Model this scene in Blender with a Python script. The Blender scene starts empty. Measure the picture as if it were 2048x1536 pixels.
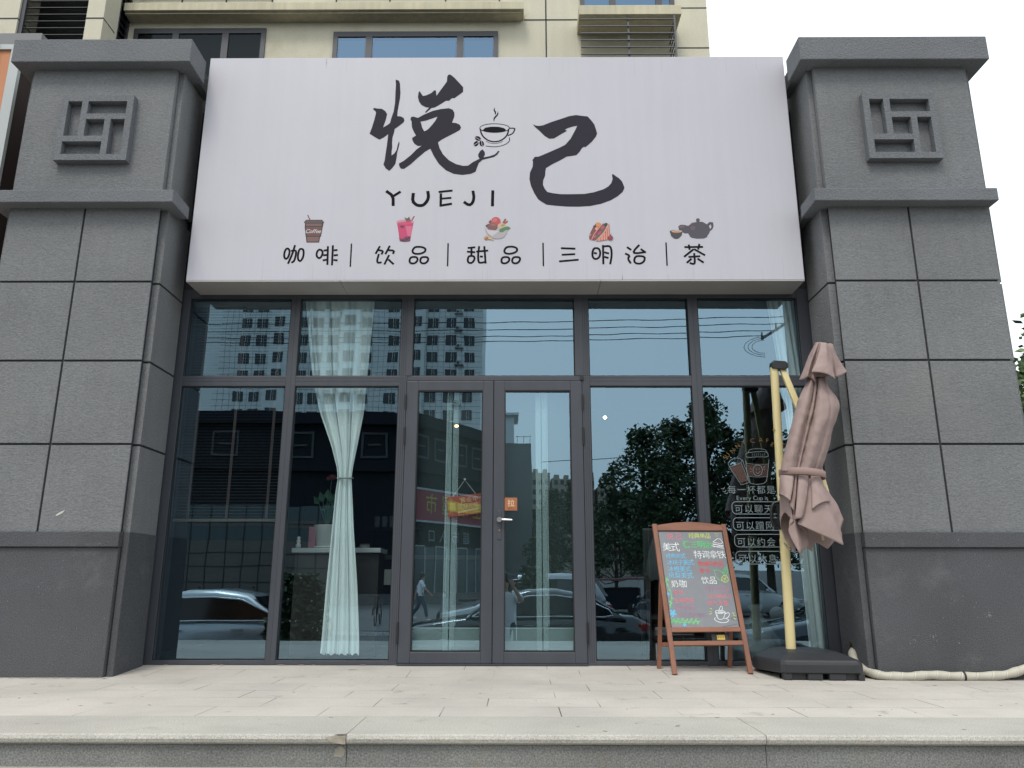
import bpy, bmesh, math, random
from math import sin, cos, pi, radians, atan2, sqrt
from mathutils import Vector, Matrix
from mathutils.geometry import tessellate_polygon
random.seed(7)
SC = bpy.context.scene
COL = SC.collection

# ------------------------------------------------------------------ camera
cam_d = bpy.data.cameras.new('camera')
cam = bpy.data.objects.new('camera', cam_d); COL.objects.link(cam)
cam_d.sensor_fit = 'HORIZONTAL'; cam_d.sensor_width = 36.0; cam_d.lens = 27.496
cam_d.clip_start = 0.02; cam_d.clip_end = 3000
CAM = Vector((0.0, -6.6, 0.6271))
pitch, yaw, roll = 0.250610, 0.0065769, 0.0010661
fwd = Vector((-sin(yaw) * cos(pitch), cos(yaw) * cos(pitch), sin(pitch)))
rt0 = Vector((cos(yaw), sin(yaw), 0)); up0 = rt0.cross(fwd)
rt = rt0 * cos(roll) - up0 * sin(roll) * -1; upv = up0 * cos(roll) - rt0 * sin(roll)
cam.matrix_world = Matrix(((rt.x, upv.x, -fwd.x, CAM.x), (rt.y, upv.y, -fwd.y, CAM.y), (rt.z, upv.z, -fwd.z, CAM.z), (0, 0, 0, 1)))
SC.camera = cam

# ------------------------------------------------------------------ world and sun (bright overcast)
world = bpy.data.worlds.new('World'); SC.world = world; world.use_nodes = True
wn = world.node_tree; wn.nodes.clear()
sky = wn.nodes.new('ShaderNodeTexSky'); sky.sky_type = 'NISHITA'; sky.sun_disc = False
SUN_EL, SUN_AZ = radians(58), radians(200)     # azimuth clockwise from +Y: behind the camera, to its left
sky.sun_elevation = SUN_EL; sky.sun_rotation = SUN_AZ; sky.dust_density = 6.0; sky.air_density = 1.2
cl = wn.nodes.new('ShaderNodeMix'); cl.data_type = 'RGBA'; cl.inputs[0].default_value = 0.80
cl.inputs[7].default_value = (8.9, 9.45, 9.7, 1)          # even cloud layer
bg = wn.nodes.new('ShaderNodeBackground'); bg.inputs[1].default_value = 0.12
wo = wn.nodes.new('ShaderNodeOutputWorld')
wn.links.new(sky.outputs[0], cl.inputs[6]); wn.links.new(cl.outputs[2], bg.inputs[0]); wn.links.new(bg.outputs[0], wo.inputs[0])
sun_d = bpy.data.lights.new('sun', 'SUN'); sun_d.energy = 1.1; sun_d.angle = radians(16); sun_d.color = (1, 0.96, 0.9)
sun = bpy.data.objects.new('sun', sun_d); COL.objects.link(sun)
sdir = Vector((sin(SUN_AZ) * cos(SUN_EL), cos(SUN_AZ) * cos(SUN_EL), sin(SUN_EL)))
sun.rotation_euler = sdir.to_track_quat('Z', 'Y').to_euler(); sun.location = (0, -20, 30)
SC.view_settings.view_transform = 'Standard'; SC.view_settings.look = 'None'
SC.view_settings.exposure = 0.57; SC.view_settings.gamma = 1.0
SC.render.engine = 'CYCLES'
cy = SC.cycles; cy.max_bounces = 8; cy.transparent_max_bounces = 12; cy.glossy_bounces = 4; cy.diffuse_bounces = 3
cy.use_denoising = True; cy.caustics_reflective = False; cy.caustics_refractive = False; cy.sample_clamp_indirect = 6

# ------------------------------------------------------------------ helpers
def lin(r, g, b):
    f = lambda c: (c / 255 / 12.92) if c / 255 <= 0.04045 else ((c / 255 + 0.055) / 1.055) ** 2.4
    return (f(r), f(g), f(b))

def tag(o, label=None, cat=None, group=None, kind=None):
    for k, v in (('label', label), ('category', cat), ('group', group), ('kind', kind)):
        if v: o[k] = v
    return o

def empty(name, loc, label, cat, group=None):
    o = bpy.data.objects.new(name, None); COL.objects.link(o); o.location = loc; o.empty_display_size = 0.1
    return tag(o, label, cat, group)

class MB:
    """collects shapes (in scene coordinates) into ONE mesh"""
    def __init__(s): s.v = []; s.f = []; s.sm = []
    def add(s, vs, fs, smooth=False):
        n = len(s.v); s.v += [tuple(v) for v in vs]
        for f in fs: s.f.append([i + n for i in f]); s.sm.append(smooth)
        return s
    def box(s, x0, x1, y0, y1, z0, z1, M=None):
        vs = [Vector((x, y, z)) for x in (x0, x1) for y in (y0, y1) for z in (z0, z1)]
        if M is not None: vs = [M @ v for v in vs]
        return s.add(vs, [(0, 1, 3, 2), (4, 6, 7, 5), (0, 4, 5, 1), (2, 3, 7, 6), (0, 2, 6, 4), (1, 5, 7, 3)])
    def tube(s, pts, r, n=10, caps=True):
        pts = [Vector(p) for p in pts]; rs = r if isinstance(r, (list, tuple)) else [r] * len(pts)
        vs = []; fs = []; prev = None
        for i, p in enumerate(pts):
            t = (pts[min(i + 1, len(pts) - 1)] - pts[max(i - 1, 0)]).normalized()
            if prev is None:
                a = Vector((0, 0, 1)) if abs(t.z) < .9 else Vector((1, 0, 0)); u = t.cross(a).normalized()
            else: u = (prev - t * prev.dot(t)).normalized()
            prev = u; w = t.cross(u)
            vs += [p + (u * cos(2 * pi * k / n) + w * sin(2 * pi * k / n)) * rs[i] for k in range(n)]
        for i in range(len(pts) - 1):
            for k in range(n): fs.append((i * n + k, i * n + (k + 1) % n, (i + 1) * n + (k + 1) % n, (i + 1) * n + k))
        s.add(vs, fs, True)
        if caps: s.add(vs[:n], [tuple(range(n))[::-1]]); s.add(vs[-n:], [tuple(range(n))])
        return s
    def bar(s, a, b, w, d, side=Vector((1, 0, 0))):
        a = Vector(a); b = Vector(b); t = (b - a).normalized(); u = (side - t * side.dot(t)).normalized(); v = t.cross(u)
        vs = [q + u * sx * w / 2 + v * sy * d / 2 for q in (a, b) for sx, sy in ((-1, -1), (1, -1), (1, 1), (-1, 1))]
        return s.add(vs, [(3, 2, 1, 0), (4, 5, 6, 7)] + [(k, (k + 1) % 4, 4 + (k + 1) % 4, 4 + k) for k in range(4)])
    def ball(s, c, r, n=12, sc=(1, 1, 1)):
        vs = []; fs = []; m = n // 2
        for i in range(m + 1):
            for k in range(n):
                th = pi * i / m; ph = 2 * pi * k / n
                vs.append((c[0] + r * sc[0] * sin(th) * cos(ph), c[1] + r * sc[1] * sin(th) * sin(ph), c[2] + r * sc[2] * cos(th)))
        for i in range(m):
            for k in range(n): fs.append((i * n + k, (i + 1) * n + k, (i + 1) * n + (k + 1) % n, i * n + (k + 1) % n))
        return s.add(vs, fs, True)
    def lathe(s, c, prof, n=24):
        vs = [(c[0] + r * cos(2 * pi * k / n), c[1] + r * sin(2 * pi * k / n), c[2] + z) for r, z in prof for k in range(n)]
        fs = [(i * n + k, i * n + (k + 1) % n, (i + 1) * n + (k + 1) % n, (i + 1) * n + k) for i in range(len(prof) - 1) for k in range(n)]
        return s.add(vs, fs, True)
    def prism(s, loops, fn, d):
        """2-D outline (with holes) mapped by fn(u, w, depth) and given thickness d"""
        loops3 = [[Vector((p[0], p[1], 0)) for p in L] for L in loops]
        tris = tessellate_polygon(loops3); flat = [p for L in loops for p in L]; n = len(flat)
        vs = [fn(p[0], p[1], 0) for p in flat] + [fn(p[0], p[1], d) for p in flat]; fs = []
        for t in tris:
            a, b, c = (flat[i] for i in t)
            if (b[0] - a[0]) * (c[1] - a[1]) - (b[1] - a[1]) * (c[0] - a[0]) < 0: t = t[::-1]
            fs.append(tuple(i + n for i in t)); fs.append(tuple(reversed(t)))
        o = 0
        for L in loops:
            for k in range(len(L)):
                fs.append((o + k, o + (k + 1) % len(L), n + o + (k + 1) % len(L), n + o + k))
            o += len(L)
        return s.add(vs, fs)
    def build(s, name, mat, parent=None, bevel=0, smooth=False, seg=2):
        me = bpy.data.meshes.new(name); me.from_pydata(s.v, [], s.f); me.update()
        me.polygons.foreach_set('use_smooth', [smooth or q for q in s.sm])
        me.materials.append(mat)
        o = bpy.data.objects.new(name, me); COL.objects.link(o)
        if parent is not None:
            o.parent = parent; o.matrix_parent_inverse = wmat(parent).inverted()
        if bevel:
            b = o.modifiers.new('bevel', 'BEVEL'); b.width = bevel; b.segments = seg; b.limit_method = 'ANGLE'; b.angle_limit = radians(40)
        return o

def wmat(o):
    m = o.matrix_basis
    return (wmat(o.parent) @ o.matrix_parent_inverse @ m) if o.parent is not None else m.copy()

def box(name, mat, parent, x0, x1, y0, y1, z0, z1, bevel=0):
    return MB().box(x0, x1, y0, y1, z0, z1).build(name, mat, parent, bevel)

def copy_tree(o, loc=None, rz=None, scale=None, label=None, parent=None):
    c = o.copy(); COL.objects.link(c)
    if parent is not None: c.parent = parent
    if loc is not None: c.location = loc
    if rz is not None: c.rotation_euler = (0, 0, rz)
    if scale is not None: c.scale = (scale, scale, scale) if not isinstance(scale, tuple) else scale
    if label: c['label'] = label
    for ch in [k for k in bpy.data.objects if k.parent == o]: copy_tree(ch, parent=c)
    return c

# text and strokes laid on a plane -------------------------------------------------
_glyph = {}
def glyph(ch, off=0.0):
    key = ch; ch = ch[0]
    if off: key = (ch, off)
    if key not in _glyph:
        cu = bpy.data.curves.new('t', 'FONT'); cu.body = ch; cu.size = 1.0; cu.resolution_u = 3; cu.offset = off
        ob = bpy.data.objects.new('t', cu); COL.objects.link(ob)
        me = bpy.data.meshes.new_from_object(ob.evaluated_get(bpy.context.evaluated_depsgraph_get()))
        _glyph[key] = ([(v.co.x, v.co.y) for v in me.vertices], [tuple(p.vertices) for p in me.polygons])
        bpy.data.objects.remove(ob); bpy.data.curves.remove(cu); bpy.data.meshes.remove(me)
    return _glyph[key]
def extent(ch):
    vs, _ = glyph(ch); xs = [v[0] for v in vs] or [0]; ys = [v[1] for v in vs] or [0]
    return min(xs), max(xs), min(ys), max(ys)
_r = extent('国'); EM = max(_r[1] - _r[0], _r[3] - _r[2]); ECX = (_r[0] + _r[1]) / 2; ECY = (_r[2] + _r[3]) / 2
_x = extent('H'); CAPH = _x[3] - _x[2]
DEP = [0.0]
def put_text(mb, text, c, h, fn, k=1.1, rot=0, mirror=False, jitter=0, shear=0, thin=0.0):
    """text centred on c (plane coordinates), glyph height h"""
    adv = []
    for ch in text:
        if ord(ch) > 0x2000: adv.append(h * k)
        elif ch == ' ': adv.append(h * .35)
        else:
            e = extent(ch); adv.append((e[1] - e[0]) / CAPH * h + h * .14 * k)
    x = -sum(adv) / 2
    for ch, a in zip(text, adv):
        cx = x + a / 2; x += a
        if ch == ' ': continue
        vs, fs = glyph(ch, thin)
        if ord(ch) > 0x2000: sc, ox, oy = h / EM, ECX, ECY
        else: e = extent(ch); sc, ox, oy = h / CAPH, (e[0] + e[1]) / 2, CAPH / 2
        jr = random.uniform(-jitter, jitter); js = 1 + random.uniform(-jitter, jitter) * .8
        DEP[0] += 1
        pts = []
        for vx, vy in vs:
            u = (vx - ox) * sc * js; w = (vy - oy) * sc * js; u += w * shear
            u, w = u * cos(jr) - w * sin(jr), u * sin(jr) + w * cos(jr)
            u += cx; w += random.uniform(-1, 1) * 0
            u, w = u * cos(rot) - w * sin(rot), u * sin(rot) + w * cos(rot)
            if mirror: u = -u
            pts.append(fn(c[0] + u, c[1] + w, 0))
        mb.add(pts, fs)
def put_stroke(mb, pts, w, fn, closed=False, step=4e-5, cap=0.0):
    pts = [Vector((p[0], p[1])) for p in pts]
    if closed and (pts[0] - pts[-1]).length < 1e-6: pts = pts[:-1]
    # smooth once (Chaikin) so that drawn curves are not angular
    n = len(pts)
    if n > 2:
        q = []
        rng = range(n) if closed else range(n - 1)
        if not closed: q.append(pts[0])
        for i in rng:
            a, b = pts[i], pts[(i + 1) % n]
            q += [a.lerp(b, .25), a.lerp(b, .75)]
        if not closed: q.append(pts[-1])
        pts = q
    n = len(pts); L = []; R = []
    for i in range(n):
        a = pts[(i - 1) % n] if (closed or i > 0) else None; b = pts[(i + 1) % n] if (closed or i < n - 1) else None
        d1 = (pts[i] - a).normalized() if a is not None and (pts[i] - a).length > 1e-9 else None
        d2 = (b - pts[i]).normalized() if b is not None and (b - pts[i]).length > 1e-9 else None
        d1 = d1 or d2 or Vector((1, 0)); d2 = d2 or d1
        n1 = Vector((-d1.y, d1.x)); n2 = Vector((-d2.y, d2.x)); m = (n1 + n2)
        m = m.normalized() if m.length > 1e-6 else n1
        k = min(1.6, 1 / max(.3, m.dot(n1))); L.append(pts[i] + m * w / 2 * k); R.append(pts[i] - m * w / 2 * k)
    DEP[0] += 1; dz = (DEP[0] % 12) * step
    vs = [fn(p.x, p.y, dz) for p in L] + [fn(p.x, p.y, dz) for p in R]; fs = []
    for i in range(n if closed else n - 1):
        j = (i + 1) % n; fs.append((n + i, n + j, j, i))
    mb.add(vs, fs)

# materials ------------------------------------------------------------------------
MATS = {}
KA = .80    # measured display values -> albedo under this exposure
def mat(name, col, rough=0.7, var=0.0, vscale=3.0, spk=0.0, sscale=60.0, bump=0.0, bscale=80.0, metal=0.0, spec=0.5, stain=None, streak=0.0, emit=0.0, alpha=1.0, coat=0.0, trans=0.0, stretch=None):
    if name in MATS: return MATS[name]
    m = bpy.data.materials.new(name); m.use_nodes = True; N = m.node_tree.nodes; Lk = m.node_tree.links
    p = N['Principled BSDF']
    if not emit and not metal: col = tuple(v * KA for v in col)
    c = tuple(col) + (1,)
    p.inputs['Base Color'].default_value = c; p.inputs['Roughness'].default_value = rough
    p.inputs['Metallic'].default_value = metal; p.inputs['Specular IOR Level'].default_value = spec
    if coat: p.inputs['Coat Weight'].default_value = coat; p.inputs['Coat Roughness'].default_value = .05
    if alpha < 1: p.inputs['Alpha'].default_value = alpha
    if trans: p.inputs['Transmission Weight'].default_value = trans
    if emit: p.inputs['Emission Color'].default_value = c; p.inputs['Emission Strength'].default_value = emit
    tc = N.new('ShaderNodeTexCoord'); src = tc.outputs['Object']
    if stretch:
        mp = N.new('ShaderNodeMapping'); mp.inputs['Scale'].default_value = stretch; Lk.new(src, mp.inputs[0]); src = mp.outputs[0]
    cur = None
    def noise(scale, detail=5, r=.6):
        t = N.new('ShaderNodeTexNoise'); t.inputs['Scale'].default_value = scale; t.inputs['Detail'].default_value = detail; t.inputs['Roughness'].default_value = r
        Lk.new(src, t.inputs['Vector']); return t.outputs[0]
    def mul(cin, fac, lo, hi, a=.3, b=.7):
        mr = N.new('ShaderNodeMapRange'); mr.inputs[1].default_value = a; mr.inputs[2].default_value = b; mr.inputs[3].default_value = lo; mr.inputs[4].default_value = hi
        Lk.new(fac, mr.inputs[0]); mx = N.new('ShaderNodeMix'); mx.data_type = 'RGBA'; mx.blend_type = 'MULTIPLY'; mx.inputs[0].default_value = 1
        if cin is None: mx.inputs[6].default_value = c
        else: Lk.new(cin, mx.inputs[6])
        Lk.new(mr.outputs[0], mx.inputs[7]); return mx.outputs[2]
    if var: cur = mul(cur, noise(vscale), 1 - var, 1 + var)
    if spk: cur = mul(cur, noise(sscale, 2, .5), 1 - spk, 1 + spk)
    if streak:
        mp = N.new('ShaderNodeMapping'); mp.inputs['Scale'].default_value = (9, 9, .35); Lk.new(tc.outputs['Object'], mp.inputs[0])
        t = N.new('ShaderNodeTexNoise'); t.inputs['Scale'].default_value = 1.6; t.inputs['Detail'].default_value = 6; Lk.new(mp.outputs[0], t.inputs['Vector'])
        cur = mul(cur, t.outputs[0], 1 - streak, 1 + streak * .5)
    if stain:
        scol, amt, ssc = stain; scol = tuple(v * KA for v in scol)
        t = noise(ssc, 8, .7); mr = N.new('ShaderNodeMapRange'); mr.inputs[1].default_value = .56; mr.inputs[2].default_value = .72; mr.inputs[4].default_value = amt
        Lk.new(t, mr.inputs[0]); mx = N.new('ShaderNodeMix'); mx.data_type = 'RGBA'; Lk.new(mr.outputs[0], mx.inputs[0])
        if cur is None: mx.inputs[6].default_value = c
        else: Lk.new(cur, mx.inputs[6])
        mx.inputs[7].default_value = tuple(scol) + (1,); cur = mx.outputs[2]
    if cur is not None: Lk.new(cur, p.inputs['Base Color'])
    if bump:
        b = N.new('ShaderNodeBump'); b.inputs['Strength'].default_value = bump; b.inputs['Distance'].default_value = .01
        Lk.new(noise(bscale, 4, .65), b.inputs['Height']); Lk.new(b.outputs[0], p.inputs['Normal'])
    MATS[name] = m; return m

def glass_mat(name, refl, trans):
    m = bpy.data.materials.new(name); m.use_nodes = True; N = m.node_tree.nodes; Lk = m.node_tree.links; N.remove(N['Principled BSDF'])
    g = N.new('ShaderNodeBsdfGlossy'); g.inputs['Roughness'].default_value = 0.0; g.inputs['Color'].default_value = tuple(refl) + (1,)
    t = N.new('ShaderNodeBsdfTransparent'); t.inputs['Color'].default_value = tuple(trans) + (1,)
    tc = N.new('ShaderNodeTexCoord'); n = N.new('ShaderNodeTexNoise'); n.inputs['Scale'].default_value = 2.2; n.inputs['Detail'].default_value = 1
    b = N.new('ShaderNodeBump'); b.inputs['Strength'].default_value = .02; b.inputs['Distance'].default_value = .02
    Lk.new(tc.outputs['Object'], n.inputs['Vector']); Lk.new(n.outputs[0], b.inputs['Height']); Lk.new(b.outputs[0], g.inputs['Normal'])
    a = N.new('ShaderNodeAddShader'); Lk.new(g.outputs[0], a.inputs[0]); Lk.new(t.outputs[0], a.inputs[1]); Lk.new(a.outputs[0], N['Material Output'].inputs[0])
    MATS[name] = m; return m

STUCCO = mat('stucco_grey', (.200, .209, .218), .85, var=.11, vscale=.9, spk=.18, sscale=80, bump=.65, bscale=42, stretch=(1, 1, 1.6), streak=.05, stain=((.235, .235, .225), .45, 1.1))
STUCCO_TRIM = mat('stucco_trim', (.172, .184, .200), .85, var=.10, vscale=2, spk=.22, sscale=110, bump=.8, bscale=60)
STUCCO_DARK = mat('stucco_base', (.084, .089, .098), .8, var=.16, vscale=1.2, spk=.42, sscale=150, bump=.6, bscale=110, stain=((.17, .17, .18), .5, 2.6))
JOINT = mat('joint_dark', (.030, .034, .042), .8)
FRAME = mat('frame_grey', (.066, .073, .090), .42, var=.08, vscale=2, streak=.10)
RUBBER = mat('black_rubber', (.012, .012, .014), .7)
GLASS = glass_mat('facade_glass', (.152, .226, .276), (.68, .765, .775))
WHITE_SIGN = mat('sign_face', (.585, .58, .645), .45, var=.03, vscale=.8, streak=.022, bump=.04, bscale=6)
SIGN_METAL = mat('sign_metal', (.48, .47, .46), .5, var=.08, vscale=2)
BLACK_METAL = mat('black_metal', (.015, .015, .017), .4)
STEEL = mat('steel', (.6, .6, .6), .25, metal=1)
CREAM = mat('cream_render', (.685, .655, .52), .85, var=.05, vscale=.9, streak=.03, spk=.05, sscale=60, bump=.15, bscale=60, stain=((.50, .46, .32), .5, 1.6))
CREAM_DIRTY = mat('cream_ledge', (.64, .59, .43), .85, var=.10, vscale=2, streak=.14)
CALLI=[[[[-1.115,5.131],[-1.085,5.119],[-1.075,5.089],[-1.067,4.991],[-1.07,4.931],[-1.079,4.857],[-1.086,4.798],[-1.087,4.75],[-1.055,4.747],[-1.028,4.73],[-1.02,4.705],[-1.03,4.683],[-1.071,4.647],[-1.106,4.618],[-1.111,4.578],[-1.122,4.534],[-1.124,4.483],[-1.121,4.433],[-1.125,4.39],[-1.124,4.35],[-1.099,4.372],[-1.081,4.404],[-1.071,4.462],[-1.062,4.492],[-1.057,4.476],[-1.063,4.433],[-1.074,4.382],[-1.078,4.325],[-1.086,4.268],[-1.113,4.225],[-1.139,4.198],[-1.17,4.222],[-1.193,4.261],[-1.183,4.304],[-1.177,4.375],[-1.17,4.447],[-1.165,4.52],[-1.162,4.567],[-1.203,4.531],[-1.239,4.511],[-1.28,4.535],[-1.331,4.571],[-1.314,4.629],[-1.295,4.71],[-1.282,4.784],[-1.289,4.802],[-1.311,4.822],[-1.304,4.835],[-1.267,4.828],[-1.231,4.826],[-1.198,4.802],[-1.181,4.772],[-1.188,4.724],[-1.199,4.68],[-1.212,4.633],[-1.169,4.662],[-1.15,4.68],[-1.142,4.724],[-1.122,4.798],[-1.113,4.887],[-1.113,4.984],[-1.112,5.089],[-1.116,5.104]]],[[[-0.892,5.009],[-0.876,4.983],[-0.859,4.957],[-0.827,4.966],[-0.781,4.99],[-0.759,5.016],[-0.743,5.016],[-0.735,4.96],[-0.703,5.013],[-0.665,5.073],[-0.643,5.11],[-0.641,5.163],[-0.631,5.182],[-0.611,5.182],[-0.574,5.148],[-0.527,5.091],[-0.493,5.049],[-0.492,5.001],[-0.531,4.967],[-0.57,4.934],[-0.593,4.936],[-0.619,4.908],[-0.648,4.908],[-0.693,4.874],[-0.751,4.837],[-0.777,4.834],[-0.809,4.801],[-0.831,4.782],[-0.834,4.793],[-0.8,4.838],[-0.83,4.841],[-0.87,4.864],[-0.894,4.901],[-0.905,4.946],[-0.901,4.994]]],[[[-0.898,4.731],[-0.847,4.764],[-0.763,4.804],[-0.692,4.822],[-0.62,4.83],[-0.584,4.815],[-0.568,4.781],[-0.568,4.744],[-0.588,4.682],[-0.552,4.677],[-0.519,4.662],[-0.505,4.634],[-0.515,4.607],[-0.563,4.576],[-0.627,4.54],[-0.684,4.504],[-0.71,4.482],[-0.695,4.424],[-0.662,4.36],[-0.609,4.302],[-0.544,4.263],[-0.48,4.245],[-0.435,4.248],[-0.391,4.284],[-0.334,4.316],[-0.345,4.337],[-0.347,4.359],[-0.328,4.395],[-0.306,4.41],[-0.288,4.38],[-0.286,4.359],[-0.299,4.329],[-0.244,4.341],[-0.199,4.358],[-0.177,4.38],[-0.171,4.394],[-0.155,4.391],[-0.174,4.358],[-0.206,4.333],[-0.27,4.316],[-0.308,4.305],[-0.34,4.273],[-0.355,4.23],[-0.367,4.188],[-0.409,4.167],[-0.485,4.156],[-0.562,4.167],[-0.633,4.203],[-0.698,4.267],[-0.745,4.346],[-0.778,4.418],[-0.823,4.389],[-0.886,4.328],[-0.948,4.264],[-1.007,4.217],[-1.036,4.219],[-1.051,4.247],[-1.054,4.271],[-1.013,4.296],[-0.951,4.353],[-0.901,4.411],[-0.854,4.45],[-0.889,4.445],[-0.922,4.468],[-0.94,4.501],[-0.945,4.526],[-0.911,4.552],[-0.933,4.592],[-0.95,4.636],[-0.956,4.698],[-0.966,4.713],[-0.962,4.738],[-0.944,4.746]],[[-0.874,4.693],[-0.826,4.703],[-0.768,4.725],[-0.721,4.745],[-0.738,4.705],[-0.766,4.661],[-0.804,4.613],[-0.837,4.593],[-0.856,4.628],[-0.865,4.665]]],[[[0.146,4.662],[0.171,4.65],[0.196,4.645],[0.239,4.652],[0.307,4.683],[0.401,4.717],[0.476,4.745],[0.538,4.756],[0.6,4.746],[0.643,4.741],[0.673,4.703],[0.7,4.661],[0.714,4.612],[0.724,4.567],[0.712,4.535],[0.68,4.491],[0.643,4.453],[0.616,4.429],[0.602,4.434],[0.584,4.419],[0.561,4.381],[0.533,4.35],[0.493,4.342],[0.447,4.336],[0.395,4.303],[0.315,4.259],[0.26,4.222],[0.254,4.188],[0.252,4.148],[0.234,4.101],[0.231,4.057],[0.246,4.02],[0.269,3.987],[0.318,3.975],[0.39,3.965],[0.487,3.965],[0.595,3.967],[0.68,3.983],[0.765,4.012],[0.809,4.039],[0.837,4.072],[0.85,4.112],[0.845,4.156],[0.855,4.161],[0.878,4.141],[0.908,4.119],[0.934,4.085],[0.945,4.052],[0.952,4.025],[0.934,3.985],[0.89,3.945],[0.829,3.906],[0.737,3.87],[0.641,3.85],[0.538,3.844],[0.436,3.846],[0.34,3.854],[0.262,3.864],[0.22,3.891],[0.187,3.917],[0.155,3.974],[0.125,4.047],[0.112,4.114],[0.116,4.175],[0.141,4.236],[0.144,4.29],[0.138,4.3],[0.16,4.334],[0.196,4.336],[0.273,4.372],[0.372,4.419],[0.434,4.453],[0.484,4.515],[0.522,4.591],[0.547,4.646],[0.511,4.64],[0.461,4.623],[0.433,4.606],[0.453,4.595],[0.399,4.561],[0.336,4.519],[0.293,4.515],[0.25,4.544],[0.208,4.592],[0.165,4.634]]]]  # sign, chalk and decal tables traced in image pixels, converted to plane coordinates offline
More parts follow.
